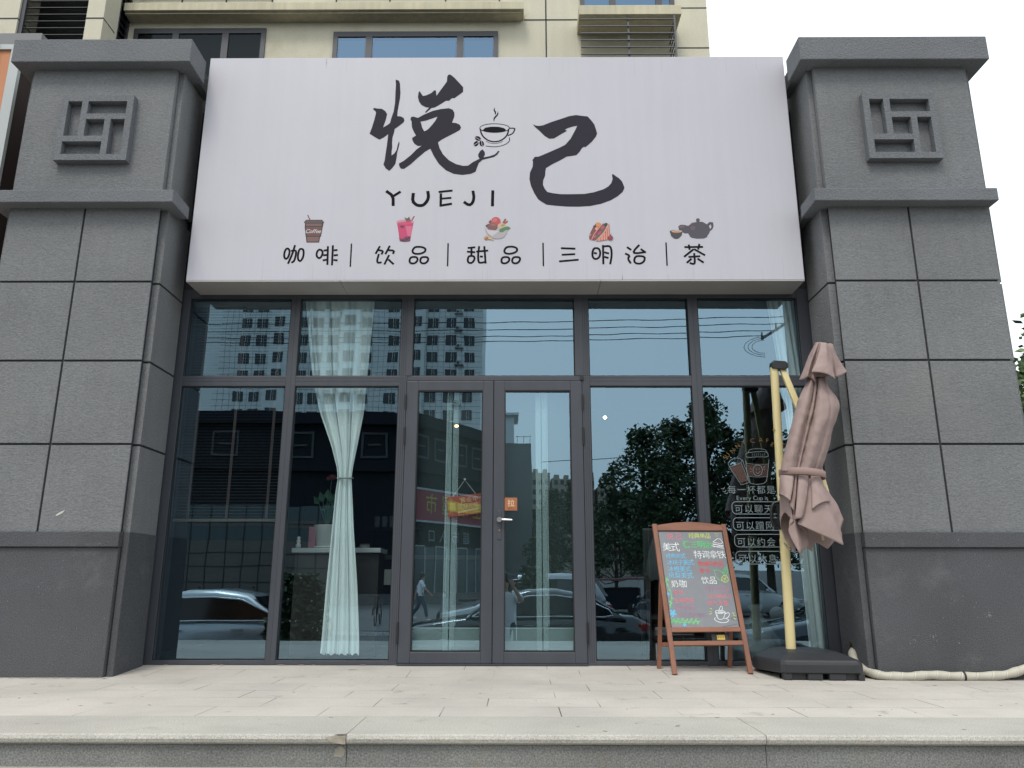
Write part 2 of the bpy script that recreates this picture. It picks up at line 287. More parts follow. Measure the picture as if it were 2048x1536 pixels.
LETTER=[[0.027,0,[[-1.158,4.0],[-1.094,3.952],[-1.09,3.855]]],[0.0239,0,[[-1.092,3.95],[-1.029,3.994]]],[0.0286,0,[[-0.916,3.98],[-0.921,3.9],[-0.886,3.863],[-0.85,3.856],[-0.821,3.863],[-0.789,3.905],[-0.78,3.945],[-0.789,3.999]]],[0.0198,0,[[-0.693,3.989],[-0.569,4.003]]],[0.0218,0,[[-0.672,3.976],[-0.671,3.848]]],[0.0187,0,[[-0.671,3.924],[-0.578,3.932]]],[0.0218,0,[[-0.674,3.857],[-0.572,3.875]]],[0.026,0,[[-0.389,4.001],[-0.378,3.933],[-0.39,3.882],[-0.421,3.858],[-0.468,3.893]]],[0.026,0,[[-0.213,4.004],[-0.215,3.85]]],[0.0173,1,[[-2.003,3.452],[-2.017,3.421],[-2.018,3.374],[-2.001,3.35],[-1.98,3.37],[-1.971,3.421],[-1.982,3.449]]],[0.0173,0,[[-1.93,3.483],[-1.947,3.401],[-1.979,3.309]]],[0.0173,0,[[-1.962,3.428],[-1.921,3.435],[-1.914,3.408],[-1.926,3.332],[-1.951,3.319]]],[0.0173,1,[[-1.89,3.445],[-1.899,3.394],[-1.895,3.346],[-1.872,3.329],[-1.85,3.373],[-1.85,3.428],[-1.864,3.449]]],[0.0173,1,[[-1.724,3.442],[-1.74,3.4],[-1.728,3.366],[-1.703,3.359],[-1.683,3.4],[-1.691,3.435]]],[0.0173,0,[[-1.643,3.472],[-1.637,3.298]]],[0.0173,0,[[-1.6,3.481],[-1.597,3.294]]],[0.0173,0,[[-1.678,3.431],[-1.647,3.435]]],[0.0173,0,[[-1.679,3.388],[-1.644,3.39]]],[0.0173,0,[[-1.68,3.339],[-1.642,3.347]]],[0.0173,0,[[-1.589,3.434],[-1.558,3.436]]],[0.0173,0,[[-1.587,3.386],[-1.551,3.39]]],[0.0173,0,[[-1.587,3.344],[-1.552,3.339]]],[0.0173,0,[[-1.19,3.472],[-1.225,3.4]]],[0.0173,0,[[-1.201,3.434],[-1.159,3.427],[-1.174,3.394]]],[0.0173,0,[[-1.196,3.399],[-1.21,3.338],[-1.202,3.314],[-1.169,3.322]]],[0.0173,0,[[-1.104,3.476],[-1.14,3.396]]],[0.0173,0,[[-1.115,3.434],[-1.064,3.43],[-1.074,3.398]]],[0.0173,0,[[-1.107,3.389],[-1.145,3.3]]],[0.0173,0,[[-1.112,3.348],[-1.064,3.302]]],[0.0173,1,[[-0.893,3.457],[-0.908,3.426],[-0.895,3.402],[-0.847,3.397],[-0.797,3.416],[-0.791,3.447],[-0.824,3.464],[-0.868,3.466]]],[0.0173,1,[[-0.922,3.365],[-0.93,3.331],[-0.917,3.31],[-0.882,3.31],[-0.858,3.337],[-0.862,3.365],[-0.891,3.372]]],[0.0173,1,[[-0.83,3.365],[-0.837,3.331],[-0.822,3.31],[-0.791,3.31],[-0.766,3.337],[-0.77,3.365],[-0.799,3.371]]],[0.0122,0,[[-1.439,3.497],[-1.438,3.281]]],[0.0122,0,[[-0.598,3.498],[-0.598,3.283]]],[0.0122,0,[[0.227,3.5],[0.228,3.283]]],[0.0173,0,[[-0.427,3.453],[-0.361,3.46]]],[0.0173,0,[[-0.433,3.419],[-0.361,3.413]]],[0.0173,0,[[-0.394,3.456],[-0.393,3.381]]],[0.0173,1,[[-0.419,3.374],[-0.427,3.337],[-0.415,3.313],[-0.384,3.315],[-0.365,3.35],[-0.369,3.374],[-0.397,3.381]]],[0.0173,0,[[-0.327,3.47],[-0.337,3.391],[-0.333,3.323],[-0.314,3.313],[-0.275,3.323]]],[0.0173,0,[[-0.283,3.47],[-0.27,3.308]]],[0.0173,0,[[-0.353,3.419],[-0.249,3.429]]],[0.0173,0,[[-0.321,3.374],[-0.294,3.372]]],[0.0173,1,[[-0.096,3.456],[-0.112,3.425],[-0.099,3.401],[-0.052,3.397],[-0.001,3.417],[0.003,3.449],[-0.03,3.465],[-0.071,3.465]]],[0.0173,1,[[-0.128,3.363],[-0.136,3.329],[-0.124,3.309],[-0.09,3.31],[-0.064,3.336],[-0.068,3.363],[-0.096,3.37]]],[0.0173,1,[[-0.035,3.363],[-0.043,3.329],[-0.03,3.31],[0.002,3.309],[0.027,3.336],[0.026,3.363],[-0.004,3.37]]],[0.0173,0,[[0.382,3.45],[0.507,3.445]]],[0.0173,0,[[0.387,3.388],[0.504,3.394]]],[0.0173,0,[[0.364,3.327],[0.533,3.342]]],[0.0177,1,[[0.666,3.45],[0.651,3.402],[0.657,3.358],[0.684,3.345],[0.715,3.366],[0.723,3.417],[0.707,3.45]]],[0.0177,0,[[0.665,3.406],[0.692,3.399]]],[0.0177,0,[[0.747,3.479],[0.745,3.299]]],[0.0177,0,[[0.755,3.466],[0.802,3.471],[0.818,3.446],[0.82,3.38],[0.804,3.299]]],[0.0177,0,[[0.756,3.411],[0.797,3.399]]],[0.0177,0,[[0.755,3.369],[0.791,3.357]]],[0.0177,0,[[0.954,3.459],[0.99,3.432]]],[0.0177,0,[[0.936,3.4],[0.975,3.38],[0.957,3.351],[0.982,3.307]]],[0.0177,0,[[1.062,3.48],[1.007,3.42],[1.019,3.399],[1.111,3.412]]],[0.0177,0,[[1.072,3.441],[1.116,3.407]]],[0.0177,1,[[1.022,3.371],[1.01,3.329],[1.026,3.306],[1.07,3.304],[1.102,3.332],[1.104,3.369],[1.062,3.377]]],[0.0177,0,[[1.451,3.458],[1.612,3.46]]],[0.0177,0,[[1.49,3.482],[1.495,3.432]]],[0.0177,0,[[1.583,3.488],[1.568,3.436]]],[0.0177,0,[[1.531,3.439],[1.443,3.367]]],[0.0177,0,[[1.534,3.439],[1.626,3.381]]],[0.0177,0,[[1.481,3.366],[1.583,3.373]]],[0.0177,0,[[1.532,3.402],[1.535,3.313],[1.52,3.299],[1.489,3.311]]],[0.0177,0,[[1.507,3.35],[1.463,3.311]]],[0.0177,0,[[1.558,3.351],[1.609,3.313]]],[0.0122,0,[[1.294,3.502],[1.293,3.285]]]]
CUPS=[[0.0062,1,[[-0.067,4.624],[-0.069,4.617],[-0.075,4.609],[-0.085,4.602],[-0.098,4.596],[-0.115,4.591],[-0.134,4.586],[-0.155,4.583],[-0.178,4.581],[-0.201,4.58],[-0.224,4.581],[-0.247,4.583],[-0.268,4.587],[-0.287,4.591],[-0.303,4.597],[-0.317,4.603],[-0.327,4.61],[-0.333,4.617],[-0.335,4.625],[-0.333,4.633],[-0.327,4.64],[-0.317,4.647],[-0.304,4.654],[-0.288,4.659],[-0.268,4.664],[-0.247,4.667],[-0.225,4.669],[-0.201,4.669],[-0.178,4.669],[-0.156,4.666],[-0.134,4.663],[-0.115,4.659],[-0.099,4.653],[-0.085,4.647],[-0.075,4.64],[-0.069,4.632]]],[0.0133,0,[[-0.331,4.619],[-0.321,4.567],[-0.296,4.528],[-0.254,4.496],[-0.2,4.484],[-0.147,4.496],[-0.105,4.528],[-0.082,4.566],[-0.073,4.618]]],[0.0117,0,[[-0.069,4.623],[-0.017,4.624],[-0.023,4.596],[-0.04,4.566],[-0.082,4.548]]],[0.0047,0,[[-0.276,4.492],[-0.246,4.473],[-0.2,4.467],[-0.154,4.475],[-0.126,4.492]]],[0.007,0,[[-0.28,4.444],[-0.23,4.436],[-0.177,4.436],[-0.124,4.449],[-0.082,4.472],[-0.063,4.502],[-0.069,4.53]]]]
CUPF=[[[-0.201,4.84],[-0.21,4.82],[-0.211,4.805],[-0.202,4.787],[-0.196,4.759],[-0.189,4.774],[-0.189,4.79],[-0.2,4.809],[-0.202,4.827]],[[-0.173,4.8],[-0.167,4.774],[-0.173,4.755],[-0.186,4.739],[-0.2,4.722],[-0.204,4.705],[-0.206,4.687],[-0.212,4.709],[-0.211,4.729],[-0.198,4.746],[-0.183,4.763],[-0.176,4.779]],[[-0.31,4.604],[-0.285,4.629],[-0.24,4.638],[-0.201,4.639],[-0.163,4.637],[-0.117,4.625],[-0.096,4.605],[-0.124,4.587],[-0.201,4.577],[-0.277,4.586]],[[-0.324,4.509],[-0.327,4.503],[-0.333,4.499],[-0.34,4.497],[-0.349,4.497],[-0.357,4.5],[-0.365,4.504],[-0.372,4.51],[-0.377,4.517],[-0.379,4.524],[-0.378,4.531],[-0.375,4.537],[-0.369,4.541],[-0.362,4.543],[-0.353,4.543],[-0.345,4.54],[-0.337,4.536],[-0.33,4.53],[-0.326,4.523],[-0.323,4.516]],[[-0.35,4.489],[-0.346,4.484],[-0.344,4.477],[-0.345,4.468],[-0.347,4.46],[-0.352,4.452],[-0.357,4.446],[-0.364,4.442],[-0.371,4.44],[-0.378,4.441],[-0.384,4.444],[-0.388,4.449],[-0.389,4.457],[-0.389,4.465],[-0.387,4.473],[-0.382,4.481],[-0.376,4.487],[-0.369,4.492],[-0.362,4.494],[-0.356,4.493]],[[-0.305,4.442],[-0.311,4.44],[-0.317,4.441],[-0.324,4.445],[-0.33,4.451],[-0.334,4.459],[-0.337,4.468],[-0.337,4.477],[-0.336,4.485],[-0.333,4.492],[-0.328,4.496],[-0.322,4.497],[-0.315,4.496],[-0.309,4.492],[-0.303,4.486],[-0.298,4.478],[-0.296,4.469],[-0.295,4.46],[-0.296,4.452],[-0.3,4.446]]]
SLIT=[[0.0039,0,[[-0.378,4.526],[-0.357,4.524],[-0.345,4.511],[-0.322,4.508]]],[0.0039,0,[[-0.386,4.445],[-0.375,4.462],[-0.358,4.469],[-0.346,4.488]]],[0.0039,0,[[-0.322,4.495],[-0.314,4.473],[-0.316,4.456],[-0.302,4.441]]]]
ICONS={"coffee_cup_picture":[[[120,40,60],[[-1.843,3.768],[-1.816,3.712],[-1.808,3.716],[-1.835,3.772]]],[[45,38,42],[[-1.85,3.723],[-1.71,3.723],[-1.689,3.699],[-1.695,3.686],[-1.698,3.658],[-1.699,3.656],[-1.709,3.561],[-1.715,3.561],[-1.722,3.507],[-1.832,3.507],[-1.841,3.561],[-1.843,3.563],[-1.858,3.659],[-1.856,3.686],[-1.868,3.699]]],[[92,78,78],[[-1.844,3.717],[-1.715,3.716],[-1.698,3.699],[-1.702,3.693],[-1.856,3.693],[-1.861,3.699]]],[[118,88,84],[[-1.847,3.687],[-1.709,3.687],[-1.709,3.662],[-1.845,3.662]]],[[110,72,72],[[-1.85,3.655],[-1.705,3.655],[-1.715,3.568],[-1.834,3.568]]],[[124,92,88],[[-1.831,3.561],[-1.722,3.561],[-1.729,3.514],[-1.825,3.514]]]],"fruit_drink_picture":[[[200,150,165],[[-0.902,3.699],[-0.906,3.691],[-0.916,3.684],[-0.933,3.678],[-0.955,3.675],[-0.978,3.674],[-1.002,3.675],[-1.024,3.679],[-1.041,3.684],[-1.052,3.691],[-1.056,3.699],[-1.052,3.707],[-1.042,3.714],[-1.025,3.72],[-1.004,3.723],[-0.98,3.725],[-0.956,3.723],[-0.935,3.72],[-0.917,3.714],[-0.906,3.707]]],[[160,45,70],[[-0.906,3.759],[-0.927,3.715],[-0.918,3.71],[-0.897,3.753]]],[[200,60,110],[[-1.05,3.691],[-0.905,3.691],[-0.918,3.61],[-0.929,3.517],[-0.972,3.51],[-1.02,3.517],[-1.035,3.61]]],[[215,105,140],[[-0.975,3.661],[-0.915,3.661],[-0.926,3.562],[-0.955,3.574]]],[[205,80,120],[[-0.915,3.688],[-0.918,3.684],[-0.927,3.68],[-0.941,3.676],[-0.959,3.674],[-0.978,3.674],[-0.998,3.674],[-1.016,3.677],[-1.03,3.68],[-1.039,3.684],[-1.043,3.688],[-1.04,3.693],[-1.031,3.697],[-1.017,3.7],[-0.999,3.702],[-0.979,3.703],[-0.959,3.702],[-0.942,3.7],[-0.927,3.697],[-0.918,3.693]]],[[110,55,85],[[-1.027,3.55],[-0.993,3.538],[-0.974,3.562],[-0.927,3.559],[-0.93,3.518],[-0.973,3.511],[-1.019,3.519]]],[[60,30,55],[[-0.98,3.526],[-0.981,3.523],[-0.982,3.521],[-0.985,3.519],[-0.988,3.518],[-0.992,3.517],[-0.996,3.518],[-0.999,3.519],[-1.002,3.521],[-1.004,3.523],[-1.005,3.526],[-1.004,3.528],[-1.002,3.531],[-1.0,3.532],[-0.996,3.534],[-0.993,3.534],[-0.989,3.534],[-0.986,3.532],[-0.983,3.531],[-0.981,3.528]]],[[60,30,55],[[-0.95,3.535],[-0.95,3.532],[-0.951,3.53],[-0.953,3.528],[-0.956,3.527],[-0.959,3.527],[-0.962,3.527],[-0.965,3.528],[-0.967,3.53],[-0.969,3.532],[-0.97,3.535],[-0.969,3.537],[-0.968,3.539],[-0.966,3.541],[-0.963,3.542],[-0.96,3.542],[-0.957,3.542],[-0.954,3.541],[-0.952,3.539],[-0.95,3.537]]],[[60,30,55],[[-0.935,3.55],[-0.935,3.547],[-0.936,3.545],[-0.938,3.544],[-0.94,3.543],[-0.943,3.542],[-0.946,3.543],[-0.948,3.544],[-0.95,3.545],[-0.952,3.547],[-0.952,3.55],[-0.952,3.552],[-0.951,3.554],[-0.949,3.555],[-0.946,3.556],[-0.944,3.557],[-0.941,3.556],[-0.938,3.555],[-0.936,3.554],[-0.935,3.552]]],[[120,40,70],[[-0.984,3.658],[-0.985,3.655],[-0.987,3.652],[-0.991,3.65],[-0.997,3.649],[-1.002,3.648],[-1.008,3.649],[-1.014,3.65],[-1.018,3.652],[-1.021,3.655],[-1.022,3.658],[-1.021,3.661],[-1.018,3.664],[-1.014,3.666],[-1.009,3.667],[-1.003,3.668],[-0.997,3.667],[-0.992,3.666],[-0.988,3.664],[-0.985,3.661]]],[[190,60,75],[[-0.927,3.714],[-0.928,3.71],[-0.931,3.707],[-0.936,3.705],[-0.942,3.703],[-0.949,3.703],[-0.956,3.703],[-0.962,3.705],[-0.967,3.707],[-0.97,3.71],[-0.971,3.714],[-0.97,3.717],[-0.967,3.72],[-0.962,3.723],[-0.956,3.724],[-0.949,3.725],[-0.942,3.724],[-0.936,3.722],[-0.931,3.72],[-0.928,3.717]]],[[75,85,65],[[-0.986,3.744],[-0.962,3.732],[-0.945,3.749],[-0.935,3.723],[-0.971,3.712]]]],"ice_cream_picture":[[[150,75,65],[[-0.105,3.733],[-0.128,3.691],[-0.113,3.682],[-0.091,3.724]]],[[165,85,70],[[-0.085,3.714],[-0.114,3.689],[-0.104,3.676],[-0.075,3.701]]],[[120,60,60],[[-0.248,3.697],[-0.232,3.723],[-0.221,3.689],[-0.236,3.681]]],[[190,80,85],[[-0.141,3.701],[-0.143,3.688],[-0.149,3.675],[-0.158,3.665],[-0.17,3.659],[-0.184,3.657],[-0.197,3.659],[-0.209,3.665],[-0.219,3.675],[-0.225,3.688],[-0.227,3.702],[-0.225,3.716],[-0.219,3.728],[-0.21,3.738],[-0.198,3.745],[-0.184,3.747],[-0.171,3.744],[-0.159,3.738],[-0.149,3.728],[-0.143,3.715]]],[[205,110,112],[[-0.172,3.725],[-0.172,3.72],[-0.173,3.714],[-0.177,3.709],[-0.182,3.704],[-0.188,3.7],[-0.195,3.699],[-0.202,3.698],[-0.208,3.7],[-0.213,3.703],[-0.215,3.708],[-0.216,3.713],[-0.214,3.719],[-0.211,3.724],[-0.206,3.729],[-0.199,3.732],[-0.192,3.734],[-0.185,3.734],[-0.179,3.732],[-0.175,3.729]]],[[205,178,155],[[-0.095,3.655],[-0.097,3.645],[-0.102,3.636],[-0.11,3.628],[-0.121,3.624],[-0.132,3.622],[-0.143,3.624],[-0.153,3.628],[-0.161,3.636],[-0.167,3.645],[-0.168,3.655],[-0.167,3.666],[-0.162,3.675],[-0.153,3.682],[-0.143,3.687],[-0.132,3.689],[-0.121,3.687],[-0.111,3.682],[-0.102,3.675],[-0.097,3.666]]],[[165,150,100],[[-0.106,3.672],[-0.106,3.669],[-0.107,3.665],[-0.11,3.662],[-0.114,3.658],[-0.119,3.656],[-0.124,3.654],[-0.129,3.654],[-0.134,3.655],[-0.137,3.657],[-0.139,3.659],[-0.139,3.663],[-0.137,3.666],[-0.135,3.67],[-0.131,3.673],[-0.126,3.676],[-0.121,3.677],[-0.116,3.678],[-0.111,3.677],[-0.108,3.675]]],[[60,45,50],[[-0.276,3.662],[-0.251,3.681],[-0.244,3.681],[-0.259,3.647]]],[[128,82,82],[[-0.168,3.651],[-0.171,3.64],[-0.177,3.63],[-0.187,3.622],[-0.2,3.617],[-0.214,3.615],[-0.228,3.617],[-0.241,3.622],[-0.252,3.63],[-0.258,3.64],[-0.261,3.651],[-0.258,3.663],[-0.252,3.673],[-0.242,3.681],[-0.229,3.686],[-0.215,3.688],[-0.2,3.686],[-0.188,3.681],[-0.177,3.673],[-0.171,3.663]]],[[150,105,100],[[-0.182,3.665],[-0.184,3.662],[-0.188,3.66],[-0.194,3.659],[-0.201,3.659],[-0.209,3.66],[-0.216,3.662],[-0.223,3.665],[-0.228,3.668],[-0.231,3.672],[-0.232,3.675],[-0.23,3.678],[-0.226,3.68],[-0.22,3.681],[-0.213,3.681],[-0.205,3.68],[-0.198,3.678],[-0.191,3.676],[-0.186,3.672],[-0.183,3.669]]],[[178,172,178],[[-0.28,3.637],[-0.232,3.622],[-0.174,3.617],[-0.116,3.622],[-0.08,3.63],[-0.089,3.591],[-0.11,3.555],[-0.145,3.54],[-0.183,3.538],[-0.221,3.551],[-0.258,3.585]]],[[205,200,206],[[-0.274,3.631],[-0.231,3.617],[-0.174,3.612],[-0.155,3.613],[-0.193,3.58],[-0.22,3.564],[-0.25,3.589]]],[[80,130,85],[[-0.153,3.626],[-0.136,3.637],[-0.101,3.651],[-0.078,3.655],[-0.054,3.64],[-0.078,3.624],[-0.101,3.618],[-0.12,3.601],[-0.151,3.599]]],[[195,155,120],[[-0.24,3.546],[-0.241,3.541],[-0.244,3.535],[-0.249,3.531],[-0.256,3.529],[-0.263,3.528],[-0.271,3.529],[-0.277,3.531],[-0.283,3.535],[-0.286,3.541],[-0.287,3.546],[-0.286,3.552],[-0.283,3.557],[-0.278,3.561],[-0.271,3.564],[-0.264,3.565],[-0.256,3.564],[-0.25,3.561],[-0.244,3.557],[-0.241,3.552]]],[[150,88,62],[[-0.247,3.547],[-0.247,3.544],[-0.249,3.541],[-0.251,3.538],[-0.255,3.536],[-0.26,3.533],[-0.265,3.532],[-0.269,3.531],[-0.273,3.532],[-0.276,3.533],[-0.278,3.535],[-0.278,3.538],[-0.276,3.541],[-0.274,3.544],[-0.27,3.547],[-0.265,3.549],[-0.26,3.55],[-0.256,3.551],[-0.252,3.551],[-0.249,3.549]]],[[210,178,128],[[-0.217,3.541],[-0.217,3.538],[-0.22,3.534],[-0.223,3.532],[-0.228,3.53],[-0.233,3.53],[-0.238,3.53],[-0.242,3.532],[-0.246,3.534],[-0.248,3.538],[-0.249,3.541],[-0.248,3.545],[-0.246,3.548],[-0.242,3.55],[-0.238,3.552],[-0.233,3.553],[-0.228,3.552],[-0.223,3.55],[-0.22,3.548],[-0.217,3.545]]],[[205,190,150],[[-0.201,3.526],[-0.202,3.525],[-0.204,3.524],[-0.207,3.524],[-0.21,3.525],[-0.213,3.526],[-0.217,3.527],[-0.219,3.529],[-0.221,3.531],[-0.222,3.533],[-0.222,3.535],[-0.221,3.536],[-0.219,3.537],[-0.217,3.537],[-0.213,3.537],[-0.21,3.536],[-0.207,3.534],[-0.204,3.532],[-0.202,3.53],[-0.201,3.528]]]],"sandwich_picture":[[[130,72,72],[[0.667,3.652],[0.694,3.689],[0.731,3.684],[0.735,3.66],[0.669,3.578],[0.644,3.525],[0.627,3.534],[0.631,3.578],[0.646,3.61]]],[[225,145,70],[[0.73,3.673],[0.729,3.666],[0.726,3.659],[0.721,3.655],[0.716,3.651],[0.71,3.65],[0.704,3.651],[0.698,3.655],[0.694,3.66],[0.691,3.666],[0.691,3.673],[0.692,3.68],[0.695,3.686],[0.699,3.691],[0.705,3.694],[0.711,3.695],[0.717,3.694],[0.722,3.691],[0.726,3.686],[0.729,3.679]]],[[55,60,55],[[0.689,3.661],[0.69,3.658],[0.689,3.654],[0.688,3.65],[0.685,3.647],[0.682,3.644],[0.678,3.643],[0.675,3.642],[0.671,3.643],[0.668,3.645],[0.666,3.647],[0.665,3.65],[0.665,3.654],[0.667,3.658],[0.669,3.661],[0.672,3.664],[0.676,3.665],[0.68,3.666],[0.684,3.665],[0.687,3.664]]],[[190,140,125],[[0.646,3.576],[0.646,3.573],[0.645,3.57],[0.643,3.567],[0.64,3.566],[0.638,3.565],[0.635,3.566],[0.633,3.567],[0.631,3.57],[0.63,3.573],[0.629,3.576],[0.63,3.58],[0.631,3.583],[0.633,3.585],[0.636,3.587],[0.638,3.588],[0.641,3.587],[0.643,3.585],[0.645,3.583],[0.646,3.58]]],[[230,160,150],[[0.706,3.627],[0.703,3.623],[0.699,3.62],[0.695,3.618],[0.691,3.618],[0.688,3.619],[0.685,3.622],[0.683,3.626],[0.683,3.63],[0.683,3.635],[0.685,3.64],[0.688,3.644],[0.692,3.647],[0.696,3.649],[0.7,3.649],[0.704,3.648],[0.706,3.645],[0.708,3.642],[0.708,3.637],[0.708,3.632]]],[[140,75,85],[[0.644,3.529],[0.658,3.567],[0.683,3.606],[0.718,3.648],[0.753,3.684],[0.78,3.654],[0.77,3.626],[0.751,3.597],[0.724,3.567],[0.688,3.525],[0.667,3.52]]],[[180,90,115],[[0.757,3.638],[0.754,3.633],[0.749,3.629],[0.745,3.627],[0.741,3.626],[0.737,3.627],[0.734,3.63],[0.733,3.634],[0.733,3.64],[0.734,3.645],[0.737,3.651],[0.74,3.656],[0.745,3.66],[0.749,3.663],[0.753,3.663],[0.757,3.662],[0.759,3.659],[0.761,3.655],[0.761,3.65],[0.76,3.644]]],[[185,80,115],[[0.736,3.605],[0.737,3.602],[0.736,3.598],[0.734,3.594],[0.73,3.589],[0.725,3.584],[0.72,3.58],[0.715,3.577],[0.71,3.575],[0.706,3.575],[0.704,3.577],[0.703,3.58],[0.704,3.584],[0.706,3.588],[0.71,3.593],[0.715,3.598],[0.72,3.602],[0.725,3.605],[0.73,3.607],[0.734,3.607]]],[[190,110,110],[[0.687,3.569],[0.689,3.567],[0.689,3.564],[0.689,3.56],[0.687,3.556],[0.685,3.552],[0.682,3.549],[0.678,3.546],[0.675,3.545],[0.672,3.545],[0.669,3.547],[0.668,3.549],[0.667,3.552],[0.668,3.556],[0.669,3.56],[0.672,3.564],[0.675,3.567],[0.678,3.569],[0.682,3.571],[0.685,3.57]]],[[90,100,72],[[0.764,3.611],[0.763,3.607],[0.761,3.604],[0.758,3.601],[0.755,3.599],[0.751,3.598],[0.747,3.599],[0.743,3.601],[0.741,3.604],[0.739,3.607],[0.738,3.611],[0.739,3.615],[0.741,3.619],[0.744,3.622],[0.748,3.624],[0.751,3.624],[0.755,3.624],[0.759,3.622],[0.762,3.619],[0.763,3.615]]],[[95,100,75],[[0.726,3.571],[0.727,3.567],[0.726,3.563],[0.723,3.558],[0.719,3.553],[0.714,3.549],[0.709,3.545],[0.703,3.543],[0.698,3.542],[0.694,3.543],[0.692,3.545],[0.691,3.549],[0.692,3.553],[0.694,3.558],[0.698,3.563],[0.703,3.567],[0.709,3.57],[0.714,3.573],[0.719,3.573],[0.723,3.573]]],[[100,100,75],[[0.724,3.638],[0.725,3.636],[0.726,3.633],[0.725,3.63],[0.724,3.626],[0.722,3.623],[0.719,3.62],[0.716,3.618],[0.713,3.617],[0.71,3.617],[0.708,3.618],[0.707,3.62],[0.706,3.623],[0.707,3.627],[0.708,3.63],[0.71,3.633],[0.713,3.636],[0.716,3.638],[0.719,3.639],[0.722,3.639]]],[[35,70,50],[[0.796,3.671],[0.795,3.666],[0.793,3.661],[0.789,3.658],[0.783,3.656],[0.778,3.655],[0.772,3.656],[0.767,3.658],[0.764,3.661],[0.761,3.666],[0.76,3.671],[0.761,3.676],[0.764,3.68],[0.768,3.683],[0.773,3.686],[0.779,3.686],[0.784,3.686],[0.789,3.683],[0.793,3.68],[0.796,3.675]]],[[230,155,140],[[0.688,3.525],[0.724,3.561],[0.754,3.597],[0.777,3.637],[0.801,3.679],[0.805,3.659],[0.806,3.582],[0.803,3.536],[0.774,3.525],[0.689,3.513]]],[[150,82,62],[[0.7,3.528],[0.7,3.514],[0.705,3.514],[0.704,3.529]]],[[150,82,62],[[0.727,3.545],[0.726,3.517],[0.731,3.517],[0.731,3.545]]],[[150,82,62],[[0.749,3.572],[0.748,3.521],[0.753,3.521],[0.753,3.573]]],[[150,82,62],[[0.768,3.606],[0.769,3.525],[0.773,3.525],[0.773,3.606]]],[[150,82,62],[[0.784,3.635],[0.786,3.532],[0.79,3.532],[0.788,3.635]]],[[150,82,62],[[0.802,3.676],[0.803,3.569],[0.807,3.569],[0.806,3.676]]],[[225,165,155],[[0.646,3.527],[0.665,3.575],[0.702,3.626],[0.741,3.674],[0.746,3.671],[0.707,3.621],[0.671,3.571],[0.652,3.525]]],[[222,195,165],[[0.691,3.528],[0.735,3.571],[0.77,3.621],[0.797,3.678],[0.802,3.676],[0.774,3.617],[0.738,3.566],[0.696,3.525]]],[[145,48,65],[[0.836,3.545],[0.835,3.538],[0.831,3.532],[0.826,3.527],[0.82,3.524],[0.812,3.523],[0.805,3.524],[0.799,3.527],[0.794,3.532],[0.79,3.538],[0.79,3.545],[0.791,3.552],[0.794,3.558],[0.8,3.562],[0.806,3.565],[0.814,3.566],[0.821,3.565],[0.827,3.562],[0.832,3.557],[0.835,3.551]]],[[185,85,95],[[0.816,3.554],[0.815,3.552],[0.814,3.551],[0.812,3.549],[0.81,3.549],[0.807,3.548],[0.804,3.549],[0.802,3.55],[0.8,3.551],[0.799,3.552],[0.799,3.554],[0.799,3.556],[0.801,3.557],[0.802,3.558],[0.805,3.559],[0.807,3.559],[0.81,3.559],[0.812,3.558],[0.814,3.557],[0.815,3.556]]],[[50,45,40],[[0.808,3.567],[0.82,3.582],[0.823,3.58],[0.816,3.565]]]],"teapot_picture":[[[76,72,82],[[1.494,3.658],[1.519,3.676],[1.529,3.689],[1.569,3.696],[1.569,3.701],[1.565,3.717],[1.573,3.728],[1.585,3.731],[1.596,3.726],[1.6,3.712],[1.594,3.698],[1.623,3.696],[1.641,3.685],[1.659,3.673],[1.669,3.683],[1.684,3.695],[1.702,3.693],[1.717,3.69],[1.713,3.683],[1.717,3.66],[1.71,3.637],[1.698,3.62],[1.683,3.609],[1.672,3.584],[1.657,3.564],[1.654,3.551],[1.625,3.538],[1.567,3.536],[1.521,3.544],[1.503,3.556],[1.503,3.564],[1.49,3.587],[1.462,3.586],[1.442,3.597],[1.413,3.618],[1.408,3.653],[1.425,3.668],[1.457,3.67],[1.478,3.663]],[[1.676,3.658],[1.692,3.673],[1.697,3.648],[1.685,3.627]]],[[100,84,92],[[1.557,3.638],[1.556,3.631],[1.552,3.625],[1.547,3.62],[1.541,3.617],[1.534,3.616],[1.527,3.617],[1.521,3.62],[1.516,3.625],[1.514,3.631],[1.513,3.638],[1.514,3.644],[1.518,3.65],[1.523,3.655],[1.529,3.658],[1.536,3.659],[1.543,3.658],[1.549,3.655],[1.554,3.65],[1.557,3.644]]],[[110,90,95],[[1.414,3.656],[1.457,3.666],[1.466,3.648],[1.423,3.633]]],[[125,120,128],[[1.514,3.677],[1.529,3.689],[1.569,3.695],[1.569,3.69],[1.531,3.682],[1.518,3.673]]],[[66,62,68],[[1.331,3.61],[1.361,3.619],[1.408,3.619],[1.443,3.602],[1.433,3.567],[1.411,3.544],[1.39,3.534],[1.366,3.539],[1.342,3.562]]],[[200,180,168],[[1.44,3.606],[1.437,3.603],[1.431,3.599],[1.42,3.597],[1.407,3.595],[1.393,3.595],[1.378,3.595],[1.365,3.597],[1.355,3.599],[1.349,3.603],[1.346,3.606],[1.349,3.61],[1.356,3.613],[1.366,3.615],[1.379,3.617],[1.394,3.618],[1.408,3.617],[1.421,3.615],[1.431,3.613],[1.438,3.61]]],[[190,135,100],[[1.426,3.598],[1.424,3.596],[1.419,3.594],[1.411,3.592],[1.401,3.591],[1.39,3.59],[1.379,3.591],[1.37,3.592],[1.362,3.594],[1.357,3.596],[1.355,3.599],[1.357,3.601],[1.362,3.603],[1.37,3.605],[1.38,3.606],[1.391,3.607],[1.402,3.606],[1.411,3.605],[1.419,3.603],[1.424,3.601]]]]}
